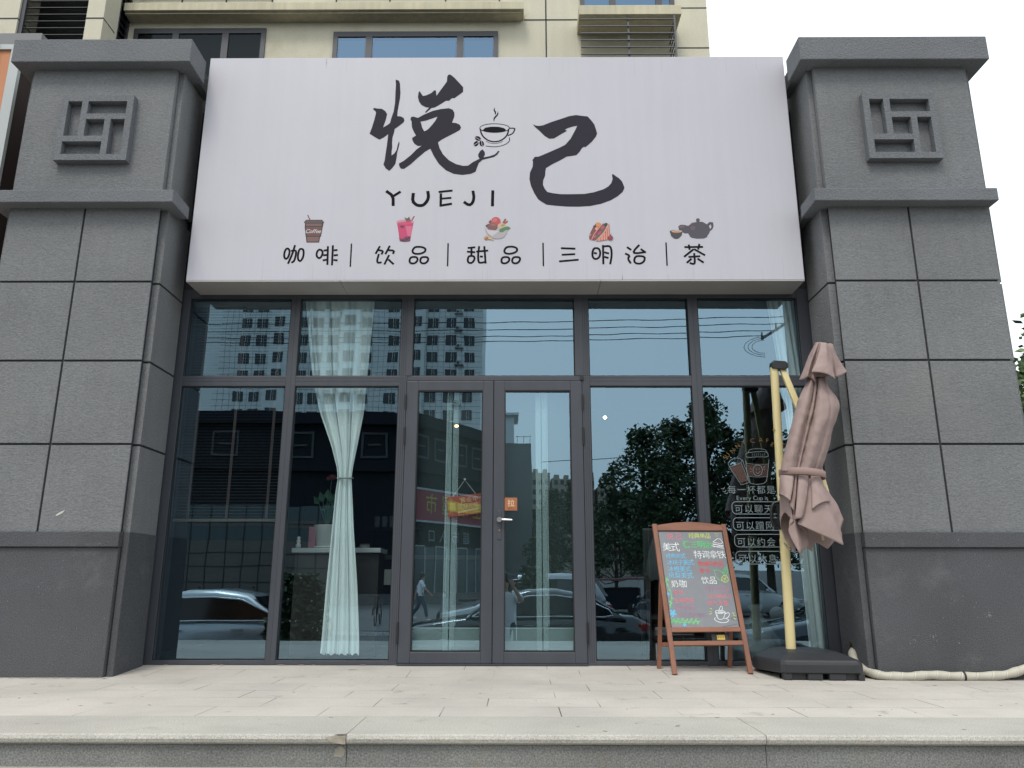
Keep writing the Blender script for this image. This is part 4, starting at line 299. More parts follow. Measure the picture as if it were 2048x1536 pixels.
# ------------------------------------------------------------------ ground, platform and steps
ZG = -1.08
ASPH = mat('asphalt', (.12, .12, .118), .85, var=.2, vscale=.25, spk=.25, sscale=40, bump=.2, bscale=40, streak=.05)
def ring_ground():
    m = MB(); R = [0, 12, 40, 120, 400, 1500]; n = 48
    vs = [(0, -10, ZG)]; fs = []
    for r in R[1:]:
        vs += [(r * cos(2 * pi * k / n), -10 + r * sin(2 * pi * k / n), ZG) for k in range(n)]
    for k in range(n): fs.append((0, 1 + k, 1 + (k + 1) % n))
    for i in range(len(R) - 2):
        for k in range(n):
            a = 1 + i * n; fs.append((a + k, a + n + k, a + n + (k + 1) % n, a + (k + 1) % n))
    return m.add(vs, fs)
tag(ring_ground().build('ground', ASPH), kind='structure')
PAVE = mat('pale_paving', (.17, .165, .16), .8, var=.15, vscale=.5, spk=.12, sscale=30)
tag(box('pavement', PAVE, None, -30, 30, -6.9, -4.6, ZG + .004, ZG + .008), kind='structure')
tag(box('plaza', PAVE, None, -60, 30, -46, -19.5, ZG + .004, ZG + .01), kind='structure')
PAINT = mat('road_paint', (.62, .62, .6), .6, var=.15, vscale=3)
lm = MB()
for i in range(9): lm.box(-13 + i * 3.0 - .06, -13 + i * 3.0 + .06, -13.2, -8.0, ZG + .008, ZG + .012)
for k in range(10): lm.box(-14, 18, -17.9 + k * .0 - k * .0 - .0 + k * .35 - 1.0, -17.9 + k * .35 - .88, ZG + .012, ZG + .014) if k < 4 else None
tag(lm.build('parking_markings', PAINT), kind='structure')

def tile_material():
    m = bpy.data.materials.new('floor_tiles'); m.use_nodes = True; N = m.node_tree.nodes; Lk = m.node_tree.links; p = N['Principled BSDF']
    tc = N.new('ShaderNodeTexCoord'); mp = N.new('ShaderNodeMapping'); mp.inputs['Location'].default_value = (.16, .004, 0); Lk.new(tc.outputs['Object'], mp.inputs[0])
    b = N.new('ShaderNodeTexBrick'); b.offset = .37; b.offset_frequency = 2; b.inputs['Scale'].default_value = 1
    b.inputs['Brick Width'].default_value = .6; b.inputs['Row Height'].default_value = .3125; b.inputs['Mortar Size'].default_value = .0030; b.inputs['Mortar Smooth'].default_value = .1
    b.inputs['Color1'].default_value = (0.479, 0.454, 0.410, 1); b.inputs['Color2'].default_value = (0.449, 0.424, 0.389, 1); b.inputs['Mortar'].default_value = (.085, .078, .068, 1)
    Lk.new(mp.outputs[0], b.inputs['Vector'])
    # joints are worn: in places almost closed
    nj = N.new('ShaderNodeTexNoise'); nj.inputs['Scale'].default_value = 1.7; nj.inputs['Detail'].default_value = 3; Lk.new(tc.outputs['Object'], nj.inputs['Vector'])
    mj = N.new('ShaderNodeMapRange'); mj.inputs[1].default_value = .42; mj.inputs[2].default_value = .62; mj.inputs[3].default_value = .88; mj.inputs[4].default_value = .0; Lk.new(nj.outputs[0], mj.inputs[0])
    mx = N.new('ShaderNodeMix'); mx.data_type = 'RGBA'; Lk.new(mj.outputs[0], mx.inputs[0]); Lk.new(b.outputs[0], mx.inputs[6]); mx.inputs[7].default_value = (0.462, 0.437, 0.397, 1)
    def n_(sc, d, lo, hi, a, bb, cin):
        t = N.new('ShaderNodeTexNoise'); t.inputs['Scale'].default_value = sc; t.inputs['Detail'].default_value = d; t.inputs['Roughness'].default_value = .65; Lk.new(tc.outputs['Object'], t.inputs['Vector'])
        r = N.new('ShaderNodeMapRange'); r.inputs[1].default_value = a; r.inputs[2].default_value = bb; r.inputs[3].default_value = lo; r.inputs[4].default_value = hi; Lk.new(t.outputs[0], r.inputs[0])
        x = N.new('ShaderNodeMix'); x.data_type = 'RGBA'; x.blend_type = 'MULTIPLY'; x.inputs[0].default_value = 1; Lk.new(cin, x.inputs[6]); Lk.new(r.outputs[0], x.inputs[7]); return x.outputs[2]
    c = n_(140, 3, .86, 1.12, .3, .7, mx.outputs[2]); c = n_(1.1, 6, .86, 1.08, .35, .65, c); c = n_(4, 10, .60, 1.0, .30, .385, c); c = n_(17, 6, .70, 1.0, .27, .33, c)
    Lk.new(c, p.inputs['Base Color']); p.inputs['Roughness'].default_value = .75
    bp = N.new('ShaderNodeBump'); bp.inputs['Strength'].default_value = .3; bp.inputs['Distance'].default_value = .004; Lk.new(b.outputs[1], bp.inputs['Height']); bp.invert = True; Lk.new(bp.outputs[0], p.inputs['Normal'])
    return m
TILES = tile_material()
prof = [(-2.495, 0), (-2.0, .002), (-1.5, .004), (-1.0, .006), (-.8, .018), (-.6, .031), (-.45, .040), (-.40, .041), (-.40, -.3), (-2.495, -.3)]   # slight fall away from the doors
n = len(prof); tag(MB().add([(x, y, z) for x in (-9, 9) for y, z in prof], [(i, (i + 1) % n, n + (i + 1) % n, n + i) for i in range(n)] + [tuple(range(n))[::-1], tuple(range(n, 2 * n))]).build('terrace', TILES), kind='structure')
GRAN = mat('granite_light', (.475, .46, .415), .8, var=.12, vscale=2, spk=.30, sscale=170, bump=.3, bscale=150, stain=((.25, .23, .19), .5, 4))
GRAN2 = mat('granite_grey', (.215, .22, .212), .85, var=.15, vscale=2.2, spk=.38, sscale=130, bump=.4, bscale=130, stain=((.28, .22, .15), .7, 2.1))
WORN = mat('worn_mortar', (.42, .385, .315), .9, var=.3, vscale=20, bump=.6, bscale=30)
def blotch0(cx, cz, r, n=14):
    return [(cx + r * random.uniform(.55, 1.1) * cos(2 * pi * i / n), cz + r * random.uniform(.55, 1.1) * sin(2 * pi * i / n)) for i in range(n)]
st_root = empty('steps', (0, -3, -.5), None, None); tag(st_root, kind='structure')
xs = [-9, -7.93, -6.13, -4.33, -2.53, -.735, 1.068, 2.87, 4.67, 6.47, 9]
for k in range(8):
    zt = -.135 * k; yf = -2.975 - .33 * k; yb = -2.499 if k == 0 else yf + .36
    m = MB(); g = MB()
    for a, b in zip(xs[:-1], xs[1:]):
        if k: a += .4 * (k % 2); b += .4 * (k % 2)
        a += .0015; b -= .0015
        # nosing: rounded front edge
        prof = [(yb, zt), (yf + .018, zt), (yf + .006, zt - .005), (yf, zt - .018), (yf + .004, zt - .032), (yf + .014, zt - .040), (yb, zt - .040)]
        if a < -.735 < b + .01 and k == 0:
            bb = b; chip = True
        else: bb = b; chip = False
        n = len(prof); vs = [(x, y, z) for x in (a, bb) for y, z in prof]
        fs = [(i, (i + 1) % n, n + (i + 1) % n, n + i) for i in range(n)] + [tuple(range(n))[::-1], tuple(range(n, 2 * n))]
        m.add(vs, fs)
        g.box(a, b, yf + .028, yf + .06, zt - .135, zt - .0405)
    m.build('nosing', GRAN, st_root); g.build('riser', GRAN2, st_root)
wr = MB()
wr.prism([[(-.79, -2.972), (-.775, -2.962), (-.765, -2.958), (-.75, -2.945), (-.739, -2.942), (-.737, -2.973)]], lambda u, w, d: (u, w, .0004 + d), .0012)
wr.prism([[(-.825, -.010), (-.80, -.030), (-.775, -.034), (-.75, -.038), (-.737, -.038), (-.737, -.006), (-.78, -.004)]], lambda u, w, d: (u, -2.9755 - d, w), .001)
wr.prism([blotch0(-.765, -.075, .03), ], lambda u, w, d: (u, -2.9472 - d, w), .0008)
wr.build('broken_corner', WORN, st_root)
box('foundation', STUCCO_DARK, st_root, -9, 9, -2.9, .0, -1.3, -.305)

# ------------------------------------------------------------------ shop building
shop = empty('shop_building', (0, .1, 0), 'single storey grey rendered shop front with glass doors between two heavy square pillars', 'shop')
def pillar(x0, x1, inner):
    """inner = +1 when the shop window is on the +x side"""
    # solid core is the dark joint colour, blocks of render stand 12 mm proud of it
    P_ = -.969; cx = (x0 + x1) / 2
    p = MB().box(x0 + .012, x1 - .012, P_ + .012, -.50, 0.02, 4.75).build('pillar', JOINT, shop)
    blk = MB(); g = .0080
    rows = [(.985, 1.617 - g), (1.617 + g, 2.252 - g), (2.252 + g, 2.886 - g), (2.886 + g, 3.52)]
    for a, b in rows:
        for u, w in ((x0, cx - g), (cx + g, x1)): blk.box(u, w, P_, P_ + .0118, a, b)
        # corner strips set back from the face
        for s, e in ((-1, x0), (1, x1)):
            xa, xb = (e - .045, e + .0118) if s < 0 else (e - .0118, e + .045)
            yback = -.50
            blk.box(xa, xb, P_ + .05, yback, a, b)
    blk.build('render_block', STUCCO, p, bevel=.003)
    cor = MB()
    for s, e in ((-1, x0), (1, x1)):
        xa, xb = (e - .0335, e + .0117) if s < 0 else (e - .0117, e + .0335)
        cor.box(xa, xb, P_ + .062, -.51, .985, 3.52)
    cor.build('corner_core', JOINT, p)
    ub = MB().box(x0, x1, P_, -.50, 3.61, 4.78).box(x0 - .045, x0 - .0003, P_ + .05, -.50, 3.61, 4.78).box(x1 + .0003, x1 + .045, P_ + .05, -.50, 3.61, 4.78)
    ub.build('upper_block', STUCCO, p, bevel=.004)
    MB().box(x0 - .14, x1 + (.14 if inner > 0 else .03), P_ - .103, -.765, 3.508, 3.614).box(x0 - .10, x1 + .02, -.7649, -.5, 3.530, 3.600).build('middle_band', STUCCO_TRIM, p, bevel=.006)
    MB().box(x0 - .14, x1 + .145, P_ - .103, -.765, 4.770, 4.985).box(x0 - .10, x1 + .10, -.7649, -.5, 4.79, 4.95).build('cap', STUCCO_TRIM, p, bevel=.007)
    MB().box(x0 - .005, x1 + .005, P_ - .018, -.50, .880, .986).box(x0 - .052, x0 - .0055, P_ + .035, -.50, .0, .986).box(x1 + .0055, x1 + .052, P_ + .035, -.50, .0, .986).box(x0 + .0, x1, P_ + .002, -.50, 0, .879).build('base', STUCCO_DARK, p, bevel=.005)
    # fret emblem
    S = .585; ex = cx - S / 2 + (.01 if inner > 0 else .01); ez = 4.482
    G_ = [0, .090, .285, .370, .630, .715, .910, 1]; cells = [(1, 2, 1, 4), (3, 6, 1, 2), (3, 4, 3, 4), (5, 6, 3, 6), (1, 4, 5, 6)]
    em = MB()
    for i in range(7):
        for j in range(7):
            if any(a <= i <= (b if a != b else a) and c <= j <= d for a, b, c, d in [(1, 1, 1, 3), (3, 5, 1, 1), (3, 3, 3, 3), (5, 5, 3, 5), (1, 3, 5, 5)]): continue
            em.box(ex + G_[i] * S, ex + G_[i + 1] * S, P_ - .062, P_ - .0005, ez - G_[j + 1] * S, ez - G_[j] * S)
    em.build('emblem', STUCCO_TRIM, p)
    # rough return of the wall behind the pillar, boxed in to block light
    if inner > 0: box('wall', JOINT, shop, x1 - .75, x1 + .006, -.4999, -.1, .0, 4.9)
    else: box('wall', JOINT, shop, x0 - .006, x0 + .75, -.4999, -.1, .0, 4.9)
    return p
pillar(-4.010, -2.822, 1)
pR = pillar(2.450, 3.700, -1)
# paint splash, scuffs on the pillars
SPL = mat('white_splash', (.62, .62, .58), .8); SCUFF = mat('scuff', (.34, .34, .36), .9)
def onY(y): return lambda u, w, d: (u, y - d, w)
def blotch(cx, cz, r, ang=0, k=1.0, n=14):
    out = []
    for i in range(n):
        a = 2 * pi * i / n; rr = r * random.uniform(.55, 1.1); u = rr * cos(a) * k; w = rr * sin(a) / k
        out.append((cx + u * cos(ang) - w * sin(ang), cz + u * sin(ang) + w * cos(ang)))
    return out
MB().prism([[(-3.30, 1.102), (-3.285, 1.115), (-3.262, 1.128), (-3.235, 1.140), (-3.252, 1.118), (-3.275, 1.104), (-3.292, 1.096)]], onY(-.9692), .002).build('paint_splash', SPL, shop)
sc = MB()
for (x, z, n, spread) in [(-3.32, .60, 10, .12), (-3.55, .45, 10, .2), (3.25, .42, 40, .035), (2.85, .28, 22, .07), (2.72, .26, 10, .04), (3.02, .24, 8, .012), (3.3, .75, 12, .3), (-3.1, .3, 14, .3), (3.0, .5, 14, .4), (-3.2, .75, 8, .25), (-2.96, .9, 7, .02), (2.50, .94, 5, .015), (3.10, .93, 5, .015)]:
    for i in range(n):
        a = random.uniform(0, 6.28); d_ = random.gauss(0, spread * .6); r = random.uniform(.0012, .0032)
        sc.prism([blotch(x + cos(a) * d_, z + sin(a) * d_ * .8, r, random.uniform(0, 3), random.uniform(1, 2), 6)], onY(-.9673 if not .88 < z < .98 else -.9873), .0008)
sc.build('scuff', SCUFF, shop)

def fz(y): return 0 if y < -2.495 else (.006 * (y + 2.495) / 1.495 if y < -1 else .006 + .034 * (y + 1) / .55)
gr = MB()
def grime(x0, x1, y, w, n):
    xs_ = [x0 + (x1 - x0) * i / n for i in range(n + 1)]; off = [w * random.uniform(.15, 1.0) * (.4 + .6 * abs(sin(i * .7))) for i in range(n + 1)]
    vs = [(x, y, fz(y) + .0012) for x in xs_] + [(x, y - o, fz(y - o) + .0012) for x, o in zip(xs_, off)]
    gr.add(vs, [(i, n + 1 + i, n + 2 + i, i + 1) for i in range(n)])
grime(-4.05, -2.78, -.985, .030, 70); grime(2.40, 3.75, -.985, .028, 70)
gr.build('foot_grime', mat('grime', (.23, .215, .19), .95, var=.3, vscale=30), shop)
gm = MB()
for i in range(70):
    x = random.uniform(-4.5, 4.5); y = random.uniform(-2.9, -1.05); r = random.uniform(.003, .014); z = fz(y) + .0008
    gm.prism([blotch(x, y, r, random.uniform(0, 3), random.uniform(1, 1.8), 9)], lambda u, w, d, z=z: (u, w, z + d), .0006)
tag(gm.build('floor_spots', mat('spot_grey', (.30, .285, .26), .9)), kind='structure')
PRE = set(bpy.data.objects)
# window and door frames ------------------------------------------------------------
fr = empty_fr = MB()
YF, YB = 0.0, .085
V = [(-3.02, -2.929), (-2.020, -1.937), (1.522, 1.610), (2.500, 2.62)]
for a, b in V: fr.box(a, b, YF, YB, 0.0, 3.20)
fr.box(-1.0295, -.919, YF, YB, 2.391, 3.20); fr.box(.509, .634, YF, YB, 2.391, 3.20)
fr.box(-1.0295, -.962, YF, YB, 0, 2.391); fr.box(.567, .634, YF, YB, 0, 2.391)
segs = [(-2.929, -2.020), (-1.937, -1.0295), (.634, 1.522), (1.610, 2.500)]
for a, b in segs:
    fr.box(a, b, YF + .002, YB, 2.3006, 2.391); fr.box(a, b, YF + .002, YB, 0.0, .034); fr.box(a, b, YF + .002, YB, 3.1115, 3.20)
fr.box(-.919, .509, YF + .002, YB, 3.1115, 3.20); fr.box(-.962, .567, YF + .004, YB, 2.3475, 2.391)
wf = fr.build('window_frame', FRAME, shop, bevel=.003)
box('lintel', JOINT, shop, -3.02, 2.62, .0, .3, 3.202, 5.0)
sm = MB()
for x in (-1.012, -.995, -.978, .583, .600, .617): sm.box(x - .0013, x + .0013, -.0012, 0, .02, 3.11)
for x in (-1.978, 1.566): sm.box(x - .001, x + .001, -.001, 0, .03, 3.11)
for a, b in segs: sm.box(a, b, .0005, .0018, 2.343, 2.3445); sm.box(a + .0, b, .0005, .0018, 2.372, 2.3732)
sm.build('seam', JOINT, wf)
gk = MB()
panes = [(-2.929, -2.020, .034, 2.3006), (-2.929, -2.020, 2.391, 3.1115), (-1.937, -1.0295, .034, 2.3006), (-1.937, -1.0295, 2.391, 3.1115), (-.919, .509, 2.391, 3.1115),
         (.634, 1.522, .034, 2.3006), (.634, 1.522, 2.391, 3.1115), (1.610, 2.500, .034, 2.3006), (1.610, 2.500, 2.391, 3.1115)]
TX, TZ = radians(.50), radians(.30)
def pane(x0, x1, z0, z1, parent, yc=.035):
    # hung very slightly out of true to shift reflections to their image positions
    cx, cz = (x0 + x1) / 2, (z0 + z1) / 2; e = .006
    TX_ = TX if z0 < 2 else 0.0
    M = Matrix.Translation((cx, yc, cz)) @ Matrix.Rotation(TZ + radians(random.uniform(-.06, .06)), 4, 'Z') @ Matrix.Rotation(TX_ + radians(random.uniform(-.05, .05)), 4, 'X')
    hx, hz = (x1 - x0) / 2 + e, (z1 - z0) / 2 + e
    return MB().add([M @ Vector(p) for p in ((-hx, 0, -hz), (hx, 0, -hz), (hx, 0, hz), (-hx, 0, hz))], [(0, 1, 2, 3)]).build('pane', GLASS, parent)
for q in panes:
    pane(*q, wf)
    for a, b, c, d in ((q[0], q[0] + .006, q[2], q[3]), (q[1] - .006, q[1], q[2], q[3]), (q[0] + .006, q[1] - .006, q[2], q[2] + .005), (q[0] + .006, q[1] - .006, q[3] - .008, q[3])):
        gk.box(a, b, .008, .016, c, d)
gk.build('gasket', RUBBER, wf)
for (a, b, g0, g1, s) in ((-.9585, -.2035, -.860, -.2939, -1), (-.1985, .5635, -.1065, .4649, 1)):
    d = MB().box(a, g0, -.006, .05, .012, 2.343).box(g1, b, -.006, .05, .012, 2.343).box(g0, g1, -.006, .05, .012, .1001).box(g0, g1, -.006, .05, 2.2584, 2.343).build('door', FRAME, shop, bevel=.004)
    pane(g0, g1, .1001, 2.2584, d, yc=.03)
    gk = MB()
    for q in ((g0, g0 + .009, .1001, 2.2584), (g1 - .009, g1, .1001, 2.2584), (g0 + .009, g1 - .009, .1001, .109), (g0 + .009, g1 - .009, 2.249, 2.2584)): gk.box(q[0], q[1], -.003, .010, q[2], q[3])
    gk.build('gasket', RUBBER, d)
    hx = a - .004 if s < 0 else b + .004
    for z0, z1 in ((2.09, 2.22), (1.78, 1.93), (.16, .33)): MB().tube([(hx, -.014, z0), (hx, -.014, z1)], .008).build('hinge', BLACK_METAL, d)
    if s > 0:
        MB().box(-.163, -.132, -.012, -.006, .985, 1.225).build('lock_plate', FRAME, d, bevel=.006)
        MB().tube([(-.147, -.012, 1.146), (-.147, -.050, 1.146)], [.021, .021], 20).tube([(-.147, -.03, 1.146), (-.12, -.045, 1.146), (-.04, -.048, 1.142)], [.012, .009, .009]).build('handle', STEEL, d)
        MB().tube([(-.147, -.012, 1.06), (-.147, -.019, 1.06)], .007, 12).build('keyhole', mat('brass', (.6, .45, .15), .3, metal=1), d)
box('door_stop', BLACK_METAL, shop, .552, .580, -.015, -.0055, 2.35, 2.385)
box('threshold', FRAME, shop, -.962, .567, -.03, .08, .001, .011)
mort = MB()
for i in range(26):
    x = random.uniform(-2.9, 2.4)
    if -.95 < x < .55: continue
    mort.prism([blotch(x, -.012, random.uniform(.006, .014), 0, 2.2, 8)], lambda u, w, d: (u, w - .004, .0006 + d), .004)
mort.build('mortar_crumbs', mat('mortar', (.36, .28, .19), .9), shop)

# interior shell
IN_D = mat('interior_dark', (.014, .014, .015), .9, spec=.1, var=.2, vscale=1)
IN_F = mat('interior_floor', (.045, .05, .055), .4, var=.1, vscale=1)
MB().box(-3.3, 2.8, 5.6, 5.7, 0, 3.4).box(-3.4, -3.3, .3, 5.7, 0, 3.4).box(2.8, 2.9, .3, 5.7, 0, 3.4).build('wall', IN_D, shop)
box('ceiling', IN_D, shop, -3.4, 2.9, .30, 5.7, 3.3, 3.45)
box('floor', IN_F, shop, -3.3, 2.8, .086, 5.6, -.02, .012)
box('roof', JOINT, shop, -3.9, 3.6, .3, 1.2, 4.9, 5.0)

# ------------------------------------------------------------------ shop sign
sign = empty('shop_sign', (-.19, -.2, 3.145), 'wide white shop sign with black brush calligraphy and food pictures above the doors', 'shop sign')
X0, X1, SZ0, SZ1, SYF = -2.848, 2.464, 3.145, 5.365, -.3197
seamx = [X0, -1.35, .55, X1]
box('sign_face', WHITE_SIGN, sign, X0, X1, SYF, -.292, SZ0 + .012, SZ1, .003)
sb = MB()
for i, (a, b) in enumerate(zip([X0, -1.52, .72], [-1.52, .72, X1])): sb.box(a + .002, b - .002, -.3185, .0, SZ0, SZ0 + .0115)
sb.build('soffit_panel', SIGN_METAL, sign)
MB().box(X0, X0 + .02, -.2919, 0, SZ0 + .012, SZ1).box(X1 - .02, X1, -.2919, 0, SZ0 + .012, SZ1).box(X0 + .02, X1 - .02, -.2919, 0, SZ1 - .02, SZ1).build('side_panel', SIGN_METAL, sign)
INK = mat('sign_ink', lin(56, 54, 64), .8, spec=.15); INK2 = mat('sign_ink_black', lin(22, 19, 26), .8, spec=.15)
F = onY(SYF)
m = MB()
for loops in CALLI: m.prism(loops, F, .0015)
m.build('calligraphy', INK, sign)
m = MB()
for w, c, pts in LETTER: put_stroke(m, pts, w, onY(SYF - .0012), bool(c))
m.build('lettering', INK2, sign)
m = MB()
for w, c, pts in CUPS: put_stroke(m, pts, w, onY(SYF - .0006), bool(c))
for pts in CUPF: m.prism([pts], F, .0014)
cl_ = m.build('cup_logo', INK2, sign)
m = MB()
for w, c, pts in SLIT: put_stroke(m, pts, w, onY(SYF - .0016))
m.build('bean_line', WHITE_SIGN, cl_)
icon_obj = {}
for nm, parts in ICONS.items():
    root = None
    for i, pt in enumerate(parts):
        mm = mat('print_%d_%d_%d' % tuple(pt[0]), lin(*pt[0]), .5)
        o = MB().prism(pt[1:], onY(SYF - .0003 * i), .0004 + .0003).build(nm if root is None else 'printed_detail', mm, root or sign)
        root = root or o
    icon_obj[nm] = root
m = MB(); put_text(m, 'Coffee', ((COFFEE[0][0] + COFFEE[1][0]) / 2, COFFEE[0][1] + .020), .036, onY(SYF - .0034), k=.15, shear=.3)
m.build('cup_wording', mat('print_white', (.75, .75, .75), .5), icon_obj['coffee_cup_picture'])
drp = MB(); smd = MB()
for i in range(46):
    x = random.uniform(X0 + .05, X1 - .05); l = random.uniform(.03, .22); w = random.uniform(.0015, .004); z0 = SZ0 + .013 if i % 3 else SZ1 - .002 - l
    drp.prism([[(x - w, z0), (x + w, z0), (x + w * .5, z0 + l), (x - w * .5, z0 + l)]], onY(SYF - .0001), .0002)
drp.build('drip_mark', mat('drip_tone', (.53, .525, .585), .5), sign)
for cx, cz, r in ((-2.55, 4.27, .05), (-2.52, 4.30, .03), (-.30, 3.44, .03), (.35, 3.45, .025), (-2.3, 3.5, .03)):
    for k in range(9): smd.prism([blotch(cx + random.gauss(0, r), cz + random.gauss(0, r * .6), r * random.uniform(.06, .2), 0, 1.5, 8)], onY(SYF - .0001), .0002)
smd.build('smudge', mat('smudge_tone', (.545, .54, .60), .5), sign)
sj = MB()
for x in (-1.62, -.62, .48, 1.46): sj.box(x - .0008, x + .0008, SYF - .0003, SYF - .0001, SZ0 + .012, SZ1)
sj.build('film_seam', mat('drip_tone', (0, 0, 0)), sign)
# ------------------------------------------------------------------ pull plaque, hanging sign, door strips
WOODP = mat('plaque_wood', lin(170, 108, 74), .6, var=.2, vscale=30, stretch=(6, 1, 1))
pl = MB().box(-.104, -.002 + .004, -.012, -.006, 1.222, 1.330).build('pull_plaque', WOODP, None, .006)
tag(pl, 'square brown wooden plaque reading 拉 stuck on the glass of the right door leaf', 'plaque')
m = MB(); put_text(m, '拉', (-.050, 1.284), .055, onY(-.0126)); m.build('lettering', mat('cream_paint', lin(250, 225, 180), .5), pl)
m = MB(); put_text(m, 'PULL', (-.050, 1.242), .016, onY(-.0126)); m.build('small_lettering', mat('brown_ink', lin(110, 55, 35), .5), pl)
hs = empty('hanging_sign', (-.44, .06, 1.47), 'red and yellow board hung on a string behind the left door glass', 'hanging sign')
HM = Matrix.Translation((-.435, .06, 1.275)) @ Matrix.Rotation(radians(-7), 4, 'Y')
def hf(dy): return lambda u, w, d: HM @ Vector((u, dy - d, w))
m = MB(); m.box(-.155, .155, -.004, .004, -.085, .085, HM); bd = m.build('board', mat('sign_orange', lin(150, 62, 38), .6), hs, .004)
m = MB(); m.prism([[(-.15, -.03), (-.11, -.045), (.05, -.08), (.15, -.07), (.15, -.02), (.08, .01), (-.02, .015), (-.1, .045), (-.15, .055)]], hf(-.0045), .001); m.build('yellow_band', mat('sign_yellow', lin(165, 135, 40), .6), bd)
m = MB(); put_text(m, '营业中', (.035, .045), .042, hf(-.007), k=1.25); put_text(m, '欢迎光临', (.02, -.008), .040, hf(-.007), k=1.15); m.build('lettering', mat('sign_cream', lin(200, 175, 130), .6), bd)
m = MB(); m.prism([[(-.07, -.062), (.11, -.045), (.11, -.032), (-.07, -.048)]], hf(-.006), .001); m.build('name_strip', mat('sign_cream', (0, 0, 0)), bd)
m = MB(); m.prism([blotch(-.105, .0, .036, 0, .85, 16)], hf(-.006), .001); m.build('round_seal', mat('sign_gold', lin(190, 175, 80), .6), bd)
CORD = mat('pale_cord', (.6, .6, .55), .7)
MB().tube([HM @ Vector((-.10, 0, .085)), (-.445, .06, 1.487), HM @ Vector((.095, 0, .085))], .0022, 6).build('cord', CORD, hs)
MB().tube([(-.445, .036, 1.492), (-.445, .062, 1.492)], .008, 10).build('suction_hook', mat('clear_plastic', (.5, .55, .55), .3), hs)

PVC = bpy.data.materials.new('clear_pvc'); PVC.use_nodes = True
_n = PVC.node_tree.nodes; _p = _n['Principled BSDF']; _p.inputs['Base Color'].default_value = (.40, .50, .50, 1); _p.inputs['Roughness'].default_value = .35; _p.inputs['Alpha'].default_value = .30
PVC2 = PVC.copy(); PVC2.name = 'clear_pvc_sheet'; PVC2.node_tree.nodes['Principled BSDF'].inputs['Alpha'].default_value = .07
PVC3 = PVC.copy(); PVC3.name = 'pvc_hem'; PVC3.node_tree.nodes['Principled BSDF'].inputs['Alpha'].default_value = .28
for xc, lab in ((-.560, 'clear plastic door curtain with a pale zip strip behind the left door leaf'), (.210, 'clear plastic door curtain with a pale zip strip behind the right door leaf')):
    dc = empty('door_curtain', (xc, .09, .03), lab, 'door curtain', 'plastic door curtains')
    lo, hi = (-.87, -.285) if xc < 0 else (-.115, .475)
    def sheet(a, b): # gently wavy
        vs = []; fs = []; n = 14
        for j, z in enumerate((.03, .10, .8, 1.5, 2.26)):
            for i in range(n): x = a + (b - a) * i / (n - 1); vs.append((x, .09 + .006 * sin(x * 23 + j), z))
        for j in range(4):
            for i in range(n - 1): fs.append((j * n + i, j * n + i + 1, (j + 1) * n + i + 1, (j + 1) * n + i))
        return MB().add(vs, fs, True)
    sheet(lo, xc - .002).build('sheet', PVC2, dc); sheet(xc + .002, hi).build('sheet', PVC2, dc)
    MB().box(xc - .050, xc - .004, .0805, .084, .10, 2.26).box(xc + .004, xc + .046, .0805, .084, .10, 2.26).build('zip_strip', PVC, dc)
    t = MB()
    for i in range(150):
        z = .30 + i * .013
        for s in (-.052, .048) if xc < 0 else (.048,): t.box(xc + s, xc + s + .007, .079, .080, z, z + .006)
    t.build('zip_teeth', mat('zip_white', (.6, .66, .66), .5), dc)
    MB().box(lo, xc - .006, .0860, .0868, .105, .275).box(xc + .006, hi, .0860, .0868, .105, .275).build('hem', PVC3, dc)
    MB().box(lo, hi, .0855, .0866, .276, .283).build('hem_seam', mat('pale_seam', (.45, .55, .57), .6), dc)

